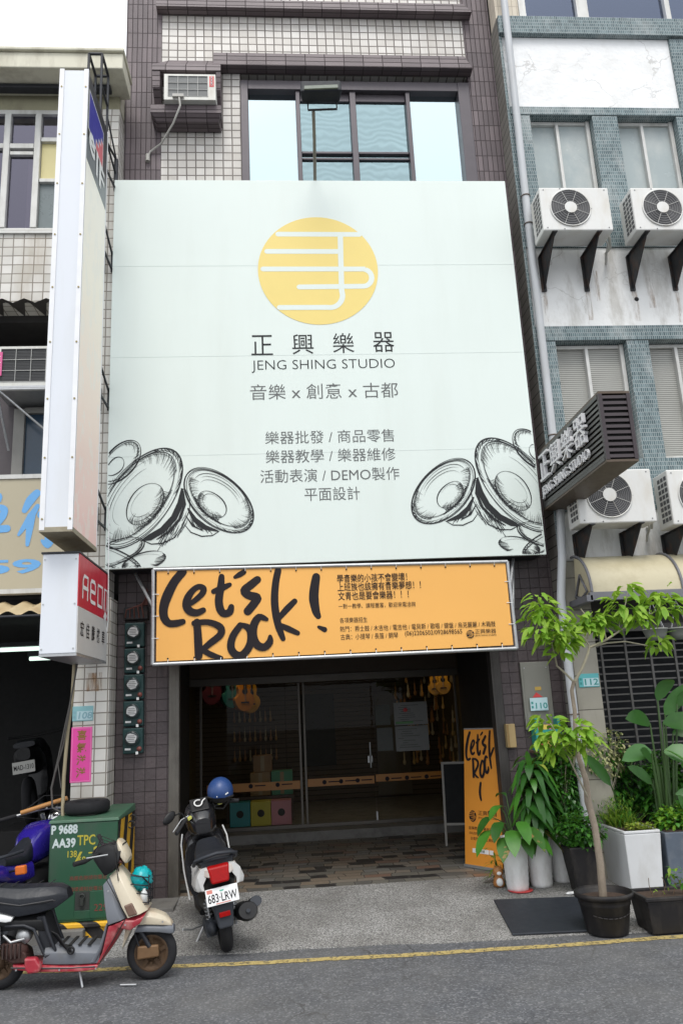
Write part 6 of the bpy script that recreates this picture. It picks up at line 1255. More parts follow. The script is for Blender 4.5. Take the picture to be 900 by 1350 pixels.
em = mb.build('emblem', M['ink'], D); mb = MB()
logo(mb, lambda x, y: ((Lg(x, y)[0]-.545)*.076, (Lg(x, y)[1]-7.058)*.086), .006, at_(.125, .545), U, V, N, .003); mb.build('emblem_lines', bpy.data.materials['stand_orange'], em)
mb = MB()
for t, u, v, w_, h in (('正興樂器', .21, .56, .28, .05), ('JENG SHING STUDIO', .21, .52, .28, .022), ('音樂教學 / 樂器販售', .06, .40, .40, .036), ('(06)2206502/0928698565', .07, .345, .40, .032), ('台南市中西區正興街', .09, .29, .34, .036)): write(mb, t, at_(u, v), U, V, w=w_, h=h, lift=.002)
mb.build('lettering', M['ink'], D)
mb = MB(); slab(mb, .115, .36, .16, .205, .001, .002); slab(mb, .37, .425, .16, .205, .001, .002); pb = mb.build('search_box', M['white_paint'], D); mb = MB(); write(mb, '正興樂器', at_(.16, .17), U, V, w=.14, h=.026, lift=.003); mb.build('lettering', M['ink'], pb)

D = thing('chalkboard_stand', 'black chalkboard on a pale frame standing behind the orange display stand', 'chalkboard', (2.15, 11.1, .12))
U, V, N = plane_frame((2.03, 11.05, .125), (2.62, 10.85, .125), R(8)); S0 = Vector((2.03, 11.05, .125))
mb = MB(); slab(mb, .03, .55, .28, 1.02, -.01, .0); mb.build('board', mat('chalk_black', (.009,.010,.011), .7, var=.3, spec=.2), D)
mb = MB(); slab(mb, 0, .03, 0, 1.05, -.015, .012); slab(mb, .55, .58, 0, 1.05, -.015, .012); slab(mb, .031, .549, 1.02, 1.05, -.012, .01); slab(mb, .031, .549, .25, .28, -.012, .01); mb.build('frame', mat('pale_frame', (.22,.21,.19), .5), D)
D = thing('rubber_mat', 'dark rubber ramp mat lying on the pebble pavement beside the tree pot', 'mat', (2.25, 7.7, .05))
mb = MB(); mb.hexa([(1.83,7.20,.016),(2.62,7.14,.016),(2.80,8.08,.067),(1.93,8.19,.067)], [(1.83,7.20,.030),(2.62,7.14,.030),(2.80,8.08,.083),(1.93,8.19,.083)]); mb.build('mat', mat('mat_black', (.018,.022,.03), .55, var=.25, bump=.3, bs=120), D, bevel=.004)

# ---------------------------------------------------------------- shop goods behind the glass
def posters(): return [(1.66,2.18,1.645,1.985,'upper white poster with red and green print on the glass door'),(1.665,2.175,1.26,1.63,'lower white timetable poster on the glass door'),(1.37,1.60,1.66,1.96,'small grey notice left of the white posters on the glass'),(1.38,1.62,1.28,1.62,'grey sketch notice low on the glass beside the timetable')]
for k, (a, b, c_, d, lab) in enumerate(posters()):
    D = thing('poster', lab, 'poster', (a, GY-.02, c_))
    mb = MB(); mb.box(a, b, GY-.012, GY-.008, c_, d); mb.build('paper', mat('paper_%s' % 'abcd'[k], ((.26,.27,.27),(.23,.24,.24),(.09,.10,.09),(.10,.11,.105))[k], .6, var=.1, vs_=20), D)
    mb = MB(); pr2 = random.Random(k)
    for j in range(9 if k < 2 else 5):
        z = d-.05-j*(d-c_-.07)/9; x = a+.03+pr2.random()*.1; mb.box(x, min(b-.03, x+.08+pr2.random()*.25), GY-.0135, GY-.0122, z, z+.008)
    mb.build('print_lines', M['ink_grey'], D)
    if k == 0:
        mb = MB(); mb.ell((1.84, GY-.014, 1.87), (.035,.003,.03), 12, 6); mb.build('red_emblem', M['label_red'], D); mb = MB(); mb.box(1.68, 1.95, GY-.0135, GY-.0122, 1.665, 1.70); mb.build('green_band', mat('poster_green', (.12,.3,.12), .5), D)
def guitar(name, label, loc, yawa, c_, s=1.0, grp=None):
    D = thing(name, label, 'guitar', (0,0,0), grp)
    out = []
    for i in range(40):
        t = 2*math.pi*i/40; r = .185*(1+.14*math.cos(t)) if False else 0
        z = -.25*math.cos(t); wv = (.185 if z < 0 else .145); x = wv*math.sin(t)*(1-.28*math.exp(-((z-.045)/.075)**2)); out.append((x*s, z*s))
    mb = MB(); mb.prism(out, -.05*s, .05*s); bd = mb.build('body', c_, D, bevel=.008, local=True)
    mb = MB(); mb.disc((0,-.052*s,.07*s), .05*s, 'Y', 20, 0, .002); mb.box(-.07*s, .07*s, -.06*s, -.051*s, -.12*s, -.095*s); mb.build('sound_hole', M['black'], D, local=True)
    mb = MB(); mb.box(-.026*s, .026*s, -.062*s, -.04*s, .09*s, .60*s); mb.build('neck', M.setdefault('neck_wood', mat('neck_wood', (.06,.03,.015), .4)), D, local=True)
    mb = MB(); mb.hexa([(-.03*s,-.06*s,.60*s),(.03*s,-.06*s,.60*s),(.03*s,-.04*s,.60*s),(-.03*s,-.04*s,.60*s)], [(-.04*s,-.045*s,.76*s),(.04*s,-.045*s,.76*s),(.04*s,-.03*s,.76*s),(-.04*s,-.03*s,.76*s)]); mb.build('headstock', M['neck_wood'], D, local=True)
    mb = MB(); [mb.tube([(-.012*s+.008*s*k, -.066*s, -.1*s), (-.012*s+.008*s*k, -.066*s, .62*s)], .0012, 4) for k in range(4)]; mb.build('string', M['steel'], D, local=True)
    D.location = loc; D.rotation_euler = (0, 0, yawa); return D
GM = {k: mat('guitar_'+k, v, .4, var=.12, coat=.1, spec=.3) for k, v in dict(honey=(.62,.30,.02), amber=(.55,.20,.015), sienna=(.40,.10,.012), teal=(.015,.12,.115), maroon=(.06,.01,.015), wine=(.085,.012,.022)).items()}
guitar('guitar', 'front honey yellow guitar hanging at the right end above the posters', (2.53, 12.95, 2.26), R(-8), GM['honey'], .72)
guitar('guitar', 'second honey yellow guitar half hidden behind the front one at the right end', (2.42, 13.05, 2.25), R(-20), GM['honey'], .70)
for k, (m_, x, y, lab) in enumerate((('wine', -1.17, 13.0, 'wine red guitar at the left end of the hanging row'), ('maroon', -1.0, 13.2, 'dark maroon guitar second in the hanging row'), ('teal', -.86, 13.1, 'teal guitar in the middle of the hanging row'), ('sienna', -.76, 13.2, 'reddish brown guitar right of the teal one in the hanging row'), ('amber', -.66, 13.1, 'amber guitar fifth in the hanging row'), ('honey', -.57, 13.2, 'honey yellow guitar at the right end of the left hanging row'))):
    guitar('guitar', lab, (x, y, 2.33-.03*k), R(28), GM[m_], .98)
# cajon boxes, cartons
for k, (nm_, c_, x) in enumerate((('teal', (.03,.25,.30), -.90), ('yellow', (.50,.45,.05), -.58), ('pink', (.55,.24,.30), -.265))):
    D = thing('cajon', nm_+' box drum with round sound hole standing behind the glass', 'drum', (x+.155, 13.2, .246))
    mb = MB(); mb.box(x, x+.31, 13.1, 13.4, .247, .60); mb.build('box', mat('cajon_'+nm_, c_, .5, var=.08), D, bevel=.006)
    mb = MB(); mb.disc((x+.155, 13.097, .43), .055, 'Y', 24, 0, .003); mb.build('sound_hole', M['black'], D)
D = thing('display_table', 'low dark table behind the cajon drums', 'table', (-.4, 13.9, .245))
mb = MB(); mb.box(-1.0, .1, 13.5, 14.2, .60, .64); mb.build('top', M['neck_wood'], D); mb = MB(); [mb.box(a, a+.05, b, b+.05, .246, .599) for a in (-.98, .03) for b in (13.52, 14.13)]; mb.build('leg', M['neck_wood'], D)
for k, (a, b, c_, d, col_, lab) in enumerate(((-.60,-.28,.641,1.0,(.30,.20,.10),'brown carton on the table behind the cajon drums'),(-.26,.08,.641,1.0,(.10,.32,.22),'green carton on the table beside the brown one'),(-.55,-.25,1.002,1.26,(.28,.17,.09),'brown carton stacked on top of another carton behind the glass'))):
    D = thing('carton', lab, 'carton', ((a+b)/2, 13.7, c_)); mb = MB(); mb.box(a, b, 13.6, 13.95, c_, d); mb.build('box', mat('carton_%s' % 'abc'[k], col_, .7), D, bevel=.004); mb = MB(); mb.box((a+b)/2-.03, (a+b)/2+.03, 13.597, 13.5995, c_+.01, d-.01); mb.build('tape', mat('carton_tape_%s' % 'abc'[k], (.32,.25,.15), .4), D)
# hanging small goods on the walls
pk = None; hr = random.Random(11)
HM = [mat('goods_%s' % 'abcd'[k], tuple(min(.7, 1.7*q) for q in c_), .35) for k, c_ in enumerate(((.20,.10,.025), (.26,.16,.05), (.16,.07,.02), (.24,.20,.13)))]
for k in range(110):
    if k < 84: x, y, z = 2.0+hr.random()*.95, 13.3+hr.random()*1.8, 1.15+(k % 7)*.22+hr.random()*.05
    else: x, y, z = -1.0+((k-84) % 9)*.10, 16.12, 1.25+((k-84)//9)*.36
    o = MB().hexa([(-.012,-.01,-.16),(.012,-.01,-.16),(.012,.01,-.16),(-.012,.01,-.16)], [(-.01,-.012,.0),(.01,-.012,.0),(.01,.012,0),(-.01,.012,0)]).ell((0,0,-.16), (.028,.012,.045), 12, 8).tube([(0,0,0),(0,0,.08)], .003, 4).build('hanging_instrument', HM[k % 4], local=True)
    o.location = (x, y, z); tag(o, 'small wooden instrument hanging in rows on the shop wall to the right' if k < 84 else 'small wooden instrument hanging on the slatted back wall to the left', 'instrument', 'small instruments hung on the right wall' if k < 84 else 'small instruments hung on the back wall')
for k, (x, y, lab) in enumerate(((-.75, 12.78, 'leftmost'), (.5, 14.2, 'second from left'), (1.25, 13.3, 'third from left'), (2.45, 12.76, 'rightmost'))):  # extra spots added beyond the visible ones to brighten guitars and goods
    D = thing('ceiling_spotlight', lab+' small warm ceiling lamp placed to light the music shop goods', 'lamp', (x, y, 2.85), 'warm lamps in the music shop')
    mb = MB(); mb.lathe([(.09, .08), (.09, .0), (.07, .0)], (x, y, 2.83), 20); mb.build('rim', M['steel'], D); mb = MB(); mb.disc((x, y, 2.835), .068, 'Z', 20, 0, .002); mb.build('bulb', M.setdefault('warm', emit('warm_bulb', (1, .80, .50), 34)), D)

# ---------------------------------------------------------------- plants
M['lf_tree'] = leafmat('young_tree_leaf', (.24,.44,.04), (.38,.56,.08), .55, .45); M['lf_tree2'] = leafmat('older_tree_leaf', (.13,.30,.025), (.24,.43,.04), .55, .4)
M['lf_dark'] = leafmat('dark_glossy_leaf', (.018,.075,.015), (.035,.12,.02), .3, .2); M['lf_mid'] = leafmat('mid_green_leaf', (.04,.16,.02), (.085,.26,.035), .35, .28)
M['lf_brown'] = leafmat('leaf_with_brown_patches', (.03,.11,.016), (.06,.17,.03), .45, .2, 6, (.40,.22,.09)); M['lf_var'] = leafmat('cream_edged_leaf', (.38,.40,.18), (.55,.52,.30), .5, .25); M['lf_fern'] = leafmat('fern_leaf', (.16,.29,.025), (.27,.38,.06), .5, .35); M['lf_yel'] = leafmat('yellow_green_leaf', (.25,.33,.04), (.38,.42,.08), .5, .3)
M['bark'] = mat('pale_bark', (.26,.215,.165), .8, var=.3, vs_=14, bump=.5, bs=50, dirt=((.11,.085,.06), .6, 9, (1,1,.3))); M['twig'] = mat('twig', (.33,.30,.22), .7, var=.2, vs_=20); M['soil'] = mat('soil', (.05,.03,.02), .95, var=.4, vs_=30, bump=.6, bs=60)
M['stem'] = mat('green_stem', (.05,.10,.028), .5, var=.2); M['potblack'] = mat('black_pot_plastic', (.015,.014,.015), .5, spec=.3, var=.25, vs_=8, dirt=((.07,.06,.05), .5, 6, (1,1,.4))); M['potwhite'] = mat('white_ribbed_pot', (.76,.76,.76), .45, var=.08, vs_=4, dirt=((.28,.26,.22), .5, 5, (1,1,.4)))
pr = random.Random(21)
def rv(s=1): return Vector((pr.uniform(-s, s), pr.uniform(-s, s), pr.uniform(-s, s)))
def roll(d, a): d = Vector(d).normalized(); s_ = d.cross(UZ); s_ = s_.normalized() if s_.length > .05 else Vector((1,0,0)); return s_*math.cos(a)+d.cross(s_)*math.sin(a)
def cluster(mb, c, r, n, L, W, droop=.9, mats=(0, 1), down=.35):
    for i in range(n):
        a = pr.uniform(0, 2*math.pi); d = Vector((math.cos(a), math.sin(a), pr.uniform(-.75, .5)-down*.3)); p = Vector(c)+Vector((math.cos(a)*r*pr.random()**.6, math.sin(a)*r*.8*pr.random()**.6, pr.uniform(-r, r)*.7))
        mb.leaf(p, d, L*pr.uniform(.65, 1.15), W*pr.uniform(.7, 1.1), droop*pr.uniform(.2, 1.5), pr.choice(mats), pr.uniform(.05, .45), side=roll(d, pr.uniform(-.8, .8)))

T = thing('young_tree', 'slender young tree with bright green drooping leaves growing in a round black pot', 'tree', (2.62, 7.13, .3))
TY = 7.08
def tp(x, z, y=TY): return Vector((x, y, z))
mb = MB(); mb.tube([tp(2.61,.28,7.12), tp(2.605,.55), tp(2.595,.85), tp(2.56,1.05), tp(2.565,1.22), tp(2.525,1.40), tp(2.52,1.62), tp(2.535,1.80), tp(2.53,1.98), tp(2.56,2.06)], [.034,.031,.028,.030,.025,.022,.019,.0175,.017,.016], 10); mb.build('trunk', M['bark'], T)
mb = MB()
limbs = [([tp(2.56,2.05), tp(2.65,2.17), tp(2.72,2.30), tp(2.74,2.36)], [.015,.013,.012,.011]), ([tp(2.56,2.05), tp(2.50,2.12), tp(2.42,2.20), tp(2.38,2.27,6.98), tp(2.34,2.40,6.92)], [.012,.010,.008,.007,.005]),
 ([tp(2.74,2.35), tp(2.90,2.41), tp(3.06,2.50), tp(3.20,2.58), tp(3.36,2.64,6.98)], [.011,.010,.009,.007,.004]), ([tp(2.74,2.35), tp(2.95,2.39,7.2), tp(3.15,2.40,7.25), tp(3.36,2.36,7.3), tp(3.5,2.32,7.3)], [.009,.008,.007,.006,.004]),
 ([tp(2.74,2.36), tp(2.70,2.44), tp(2.60,2.50,7.18), tp(2.50,2.58,7.2)], [.008,.007,.006,.004]), ([tp(2.73,2.43), tp(2.76,2.52), tp(2.75,2.62), tp(2.70,2.70)], [.008,.007,.006,.004]),
 ([tp(3.03,2.49), tp(3.05,2.60), tp(3.09,2.72,7.0), tp(3.12,2.82,7.0)], [.007,.006,.005,.003]), ([tp(2.9,2.41), tp(2.93,2.50,7.16), tp(2.91,2.60,7.2)], [.006,.005,.003]),
 ([tp(2.57,1.06), tp(2.46,1.24,6.95), tp(2.36,1.42,6.85), tp(2.27,1.60,6.78), tp(2.20,1.72,6.76)], [.009,.008,.007,.006,.004]), ([tp(2.40,1.36,6.88), tp(2.42,1.5,6.8), tp(2.46,1.62,6.74)], [.006,.005,.003])]
for a, b in limbs: mb.tube(a, b, 7)
mb.build('branch', M['twig'], T)
mb = MB()
for x, z, y, r, n in ((2.25,2.66,6.95,.11,15),(2.30,2.78,7.0,.10,12),(2.38,2.62,6.9,.12,18),(2.44,2.50,6.95,.11,16),(2.35,2.44,6.92,.10,14),(2.50,2.42,6.98,.10,14),(2.22,2.50,6.9,.08,9),(2.50,2.56,7.15,.08,9),(2.42,2.34,6.95,.07,8),
 (2.68,2.60,7.12,.07,8),(2.74,2.55,7.1,.06,7),(2.84,2.62,7.12,.09,14),(2.90,2.56,7.1,.10,15),(2.98,2.62,7.15,.08,10),(3.05,2.74,7.05,.09,11),(3.12,2.86,7.0,.08,10),(3.14,2.64,7.0,.10,14),(3.22,2.58,7.0,.08,9),(3.36,2.72,7.0,.11,14),(3.46,2.66,7.0,.11,13),(3.46,2.40,7.25,.10,12),(3.50,2.80,7.05,.09,8)):
    cluster(mb, (x, y, z), r, int(n*2.1), .118, .056, .5)
for x, z, y, r, n in ((2.16,1.74,6.78,.08,9),(2.25,1.66,6.76,.10,13),(2.13,1.60,6.80,.08,8),(2.32,1.58,6.80,.09,11),(2.42,1.70,6.78,.09,11),(2.50,1.62,6.76,.09,11),(2.46,1.52,6.8,.07,7),(2.22,1.50,6.8,.07,7),(2.40,1.60,6.72,.07,7)): cluster(mb, (x, y, z), r, int(n*2.0), .118, .056, .45)
mb.build('foliage', [M['lf_tree'], M['lf_tree2']], T)

P0 = thing('round_pot', 'large round black plastic pot with raised rim holding the young tree', 'plant pot', (2.62, 7.13, .0))
mb = MB(); mb.lathe([(.001,.01),(.165,.01),(.17,.02),(.205,.23),(.212,.235),(.212,.25),(.218,.285),(.24,.29),(.243,.325),(.232,.33),(.225,.30),(.20,.26),(.001,.26)], (2.62,7.13,0), 40); mb.build('pot', M['potblack'], P0)
mb = MB(); mb.lathe([(.219,.275),(.001,.29)], (2.62,7.13,0), 30); mb.build('soil', M['soil'], P0)
mb = MB()
for i in range(9): a = R(-140+12*i); mb.tube([(2.62+.198*math.cos(a), 7.13+.198*math.sin(a), .17-.018*math.sin(math.pi*i/8)), (2.62+.198*math.cos(a+.16), 7.13+.198*math.sin(a+.16), .17-.018*math.sin(math.pi*(i+1)/8))], .006, 5)
mb.build('garland_relief', M['potblack'], P0)
P0 = thing('planter_box', 'low rectangular black planter box with bare soil and sprouts beside the tree pot', 'planter', (3.3, 7.1, 0))
mb = MB(); x0, x1, y0, y1 = 2.90, 3.75, 6.92, 7.28
mb.hexa([(x0+.03,y0+.03,.01),(x1-.03,y0+.03,.01),(x1-.03,y1-.03,.01),(x0+.03,y1-.03,.01)], [(x0,y0,.26),(x1,y0,.26),(x1,y1,.26),(x0,y1,.26)])
for a, b, c_, d in ((x0-.015,x1+.015,y0-.015,y0+.02),(x0-.015,x1+.015,y1-.02,y1+.015),(x0-.015,x0+.02,y0+.021,y1-.021),(x1-.02,x1+.015,y0+.021,y1-.021)): mb.box(a, b, c_, d, .262, .295)
mb.build('box', M['potblack'], P0, bevel=.008); mb = MB(); mb.box(x0+.021, x1-.021, y0+.021, y1-.021, .255, .272); mb.build('soil', M['soil'], P0)
P1 = thing('sprout', 'thin green sprouts and dry twigs growing in the low black planter box', 'plant', (3.3, 7.1, .27))
mb = MB()
for i in range(7):
    x = 3.02+.09*i; mb.tube([(x,7.08,.27),(x+pr.uniform(-.03,.03),7.06,.36),(x+pr.uniform(-.06,.06),7.05,.42)], .003, 5)
mb.build('stem', mat('dry_stem', (.14,.09,.05), .8), P1); mb = MB()
for i in range(26): mb.leaf((3.20+pr.uniform(-.03,.10), 7.06+pr.uniform(-.05,.05), .34+pr.random()*.16), rv(), .06, .03, .3, pr.choice((0,1)))
for i in range(10): mb.leaf((3.05+pr.uniform(-.05,.25), 7.08, .30+pr.random()*.04), rv(), .04, .015, .3, 1)
mb.build('foliage', [M['lf_mid'], M['lf_fern']], P1)

def tallpot(x, y, z, h, rt_, rb, label, ribs=5, m_=None):
    D = thing('tall_pot', label, 'plant pot', (x, y, z), 'tall pots by the pillar'); pf = [(.001,.0),(rb,.0)]
    for i in range(ribs*2+1): t = .05+.5*i/(ribs*2); pf.append((rb+(rt_-rb)*t+(.004 if i % 2 else 0), h*t))
    pf += [(rt_*.98,h*.9),(rt_,h*.97),(rt_*1.03,h),(rt_*.95,h),(rt_*.92,h*.9),(.001,h*.88)]
    mb = MB(); mb.lathe(pf, (x, y, z), 32); mb.build('pot', m_ or M['potwhite'], D); mb = MB(); mb.lathe([(rt_*.93,h*.92),(.001,h*.93)], (x, y, z), 20); mb.build('soil', M['soil'], D); return D
tallpot(2.265, 8.52, .085, .50, .135, .105, 'leftmost tall white pot beside the orange display stand')
tallpot(2.535, 8.60, .088, .47, .135, .105, 'middle ribbed white pot with long drooping strap leaves')
tallpot(2.80, 8.72, .09, .46, .12, .095, 'third white pot mostly hidden behind the black pot')
D = thing('black_pot', 'square-shouldered tall black pot with dense parsley-like leaves behind the young tree', 'plant pot', (2.87, 8.3, .075))
mb = MB(); q = .12; mb.hexa([(2.87-.10,8.3-.10,.075),(2.87+.10,8.3-.10,.075),(2.87+.10,8.3+.10,.075),(2.87-.10,8.3+.10,.075)], [(2.87-.16,8.3-.14,.50),(2.87+.16,8.3-.14,.50),(2.87+.16,8.3+.14,.50),(2.87-.16,8.3+.14,.50)]); mb.build('pot', M['potblack'], D, bevel=.012)
# plant 1: broad leaves on long petioles, some browning
D = thing('broad_leaf_plant', 'plant with broad drooping leaves and brown leaf tips in the leftmost white pot', 'plant', (2.265, 8.52, .55))
mb = MB(); ml = MB()
for (dx, dz, dy, L, W_, k) in ((-.22,.24,-.05,.20,.13,0),(-.26,.12,-.12,.24,.13,0),(-.06,.12,-.20,.24,.16,0),(-.13,.06,-.20,.22,.15,1),(.10,.14,-.18,.24,.15,1),(.20,.24,-.12,.22,.14,0),(.14,.30,.0,.22,.14,0),(-.05,.32,0,.2,.12,0),(.24,.10,-.08,.24,.13,1),(.04,.04,-.2,.18,.13,0),(-.02,.42,.05,.2,.08,0),(-.16,.20,-.16,.2,.13,0),(.02,.20,-.22,.22,.14,0),(.17,.06,-.16,.2,.13,0),(.12,.34,-.1,.2,.13,0),(-.12,.34,-.05,.18,.11,0),(.22,.34,.02,.2,.12,1)):
    e = Vector((2.265+dx, 8.52+dy, .55+dz)); b0 = Vector((2.265+dx*.1, 8.52+dy*.1, .53)); mb.tube([b0, b0.lerp(e, .5)+UZ*.08, e], [.007,.006,.004], 6)
    d = (e-b0); d.z *= .1; d = d.normalized()+Vector((0,-.25,-.25)); ml.leaf(e, d, L, W_, .75, 2 if k else pr.choice((0,1)), .12, 6)
mb.build('stem', M['stem'], D); ml.build('foliage', [M['lf_dark'], M['lf_mid'], M['lf_brown']], D)
# plant 2: corn plant
D = thing('strap_leaf_plant', 'tall plant with long glossy strap leaves in the middle white pot', 'plant', (2.535, 8.6, .52))
mb = MB(); mb.tube([(2.535,8.6,.5),(2.54,8.59,.9),(2.53,8.58,1.28)], [.02,.018,.012], 8); mb.build('stem', M['bark'], D); mb = MB()
for i in range(70):
    t = i/70; z = .62+.70*t; a = i*2.4; d = Vector((math.cos(a), math.sin(a)*.9-.15, .45+.4*t)); mb.leaf((2.535+.02*math.cos(a), 8.58+.02*math.sin(a), z), d, pr.uniform(.26,.38), pr.uniform(.065,.10), pr.uniform(.9,1.5), pr.choice((0,0,1)), .25, 6)
mb.leaf((2.56,8.52,1.25), (.5,-.6,.6), .2, .07, .9, 2, .2, 6); mb.leaf((2.5,8.5,1.22), (-.15,-.3,1), .26, .06, .2, 1, .2, 6); mb.build('foliage', [M['lf_dark'], M['lf_mid'], M['lf_yel']], D)
# red plate and figurine at the pots
D = thing('red_saucer', 'small red saucer under the leftmost white pot', 'saucer', (2.265,8.46,.08)); mb = MB(); mb.lathe([(.001,.0),(.10,.0),(.125,.012),(.12,.014),(.001,.006)], (2.275,8.47,.078), 24); mb.build('dish', M['label_red'], D)
D = thing('cat_figurine', 'small orange and white animal figurine on the pavement beside the leftmost white pot', 'figurine', (2.10,8.66,.09))
fx, fy, fz = 2.105, 8.64, .095
mb = MB(); mb.loft([[Vector((fx+r*math.cos(2*math.pi*j/16), fy+r*.9*math.sin(2*math.pi*j/16), fz+h)) for j in range(16)] for r, h in ((.03,0),(.055,.01),(.06,.04),(.05,.08),(.038,.10),(.045,.115),(.055,.14),(.05,.17),(.03,.19),(.008,.197))]); mb.build('body', mat('orange_glaze', (.40,.17,.05), .35, var=.5, vs_=14), D)
mb = MB(); mb.ell((fx,fy-.04,fz+.05), (.035,.025,.04)); mb.ell((fx,fy-.045,fz+.135), (.025,.018,.018)); mb.build('white_chest', M['white_paint'], D)
for s_ in (-1,1): mb = MB(); mb.lathe([(.016,0),(.001,.035)], (fx+s_*.03, fy, fz+.175), 10); mb.build('ear', bpy.data.materials['orange_glaze'], D)
D = thing('spiky_plant', 'small brownish spiky plant behind the leftmost white pot', 'plant', (2.11,8.78,.1)); mb = MB()
for i in range(34): a = pr.uniform(0,6.3); mb.leaf((2.11,8.78,.12+pr.random()*.32), (math.cos(a),math.sin(a),pr.uniform(.0,1)), .17, .018, .7, pr.choice((0,1)))
mb.build('foliage', [M['lf_mid'], M['lf_fern']], D)

def bush(name, label, c, rad, n, L, W, mats, stems=6, droop=.4, base=None):
    D = thing(name, label, 'plant', base or (c[0], c[1], c[2]-rad[2])); mb = MB(); bz = (base or (c[0],c[1],c[2]-rad[2]))
    tips = []
    for i in range(stems):
        v = rv(); e = Vector(c)+Vector((v.x*rad[0]*.8, v.y*rad[1]*.8, v.z*rad[2]*.6+rad[2]*.2)); tips.append(e); b0 = Vector(bz)+Vector((pr.uniform(-.03,.03), pr.uniform(-.03,.03), 0)); mb.tube([b0, b0.lerp(e,.5)+rv(.03), e], [.008,.006,.003], 5)
    mb.build('stem', M['twig'], D); mb = MB()
    for i in range(n):
        while True:
            v = rv()
            if v.length <= 1 and v.length > .25: break
        k = 1-.35*max(0, math.sin(v.x*5+v.y*4+v.z*6+c[0]*3)); p = Vector(c)+Vector((v.x*rad[0]*k, v.y*rad[1]*k, v.z*rad[2]*k))
        mb.leaf(p, v*.7+rv(.7), L*pr.uniform(.6,1.2), W*pr.uniform(.7,1.2), droop, pr.randrange(len(mats)), .2)
    mb.build('foliage', [M[m_] for m_ in mats], D); return D
bush('dense_shrub', 'tall dark small-leaved shrub growing in front of the purple pillar behind the tree', (2.86,8.72,1.02), (.30,.20,.52), 2800, .055, .034, ['lf_dark','lf_dark','lf_mid'], 12, base=(2.82,8.72,.5))
bush('leafy_herb', 'low dense parsley-like plant in the black pot', (2.87,8.26,.64), (.25,.20,.19), 1300, .05, .035, ['lf_mid','lf_dark'], 10, base=(2.87,8.3,.48))
bush('variegated_shrub', 'shrub with small cream-edged leaves in front of the roller grille', (3.36,8.72,1.32), (.36,.14,.28), 1200, .05, .03, ['lf_var','lf_var','lf_mid'], 14, base=(3.34,8.75,.6))
bush('dark_shrub', 'dark leafy shrub filling the gap between the white planter and the roller grille', (3.48,8.86,.95), (.40,.12,.36), 1700, .07, .035, ['lf_dark','lf_dark','lf_mid'], 12, base=(3.45,8.88,.4))
bush('corner_shrub', 'dark green shrub below the bird of paradise leaves at the picture edge', (4.05,8.75,.95), (.38,.16,.36), 1500, .085, .042, ['lf_dark','lf_mid'], 12, base=(4.0,8.8,.6))
# large white planter
D = thing('white_planter', 'large flared white planter holding fern-like grass and yellow-green herbs', 'planter', (3.37,8.5,.081))
mb = MB(); x0, x1, y0, y1 = 3.235, 3.60, 8.06, 9.0; zt = .605
mb.hexa([(x0+.02,y0+.03,.082),(x1-.03,y0+.03,.082),(x1-.03,y1-.03,.082),(x0+.02,y1-.03,.082)], [(x0,y0,zt),(x1,y0,zt),(x1,y1,zt),(x0,y1,zt)])
for a, b, c_, d in ((x0,x1,y0,y0+.025),(x0,x1,y1-.025,y1),(x0,x0+.025,y0+.026,y1-.026),(x1-.025,x1,y0+.026,y1-.026)): mb.box(a, b, c_, d, zt+.002, zt+.03)
mb.build('box', mat('planter_white', (.62,.63,.64), .5, var=.05, vs_=3, dirt=((.35,.33,.29), .4, 4, (1,1,.4))), D, bevel=.008); mb = MB(); mb.box(x0+.026,x1-.026,y0+.026,y1-.026,zt+.001,zt+.02); mb.build('soil', M['soil'], D)
D = thing('fern_grass', 'tuft of feathery yellow-green fern grass in the white planter', 'plant', (3.38,8.62,.62)); mb = MB()
for i in range(240): a = pr.uniform(0,6.28); mb.leaf((3.38+pr.uniform(-.10,.10), 8.58+pr.uniform(-.25,.2), .61), (math.cos(a)*.6,math.sin(a)*.6,1.0), pr.uniform(.20,.40), .012, pr.uniform(.2,.6), pr.choice((0,0,1)), .1)
for i in range(500): a = pr.uniform(0,6.28); q = pr.random(); mb.leaf((3.38+math.cos(a)*.20*q, 8.55+math.sin(a)*.28*q, .66+.24*pr.random()), rv()+UZ*.4, .05, .009, .3, pr.choice((0,1)))
mb.build('foliage', [M['lf_fern'], M['lf_mid']], D)
D = thing('low_herb', 'small yellow-green rosette herb along the front edge of the white planter', 'plant', (3.46,8.15,.62)); mb = MB()
for i in range(170): a = pr.uniform(0,6.28); mb.leaf((3.45+pr.uniform(-.13,.13), 8.17+pr.uniform(-.08,.10), .62+pr.random()*.06), (math.cos(a),math.sin(a),pr.uniform(.1,.9)), .045, .026, .3, pr.choice((0,0,1)))
mb.build('foliage', [M['lf_yel'], M['lf_fern']], D)
D = thing('slate_planter', 'blue-grey slate planter with a lush bright green herb at the picture edge', 'planter', (3.95,8.3,.081))
mb = MB(); mb.box(3.64,4.6,8.06,8.95,.082,.60); mb.build('box', mat('slate_blue', (.075,.095,.125), .6, var=.35, vs_=6, dirt=((.2,.21,.22), .5, 5, (1,1,1))), D, bevel=.01); mb = MB(); mb.box(3.67,4.57,8.09,8.92,.601,.61); mb.build('soil', M['soil'], D)
bush('green_herb', 'bright green herb filling the blue-grey slate planter', (3.95,8.28,.68), (.32,.22,.15), 900, .07, .042, ['lf_mid','lf_tree2'], 10, base=(3.95,8.3,.6))
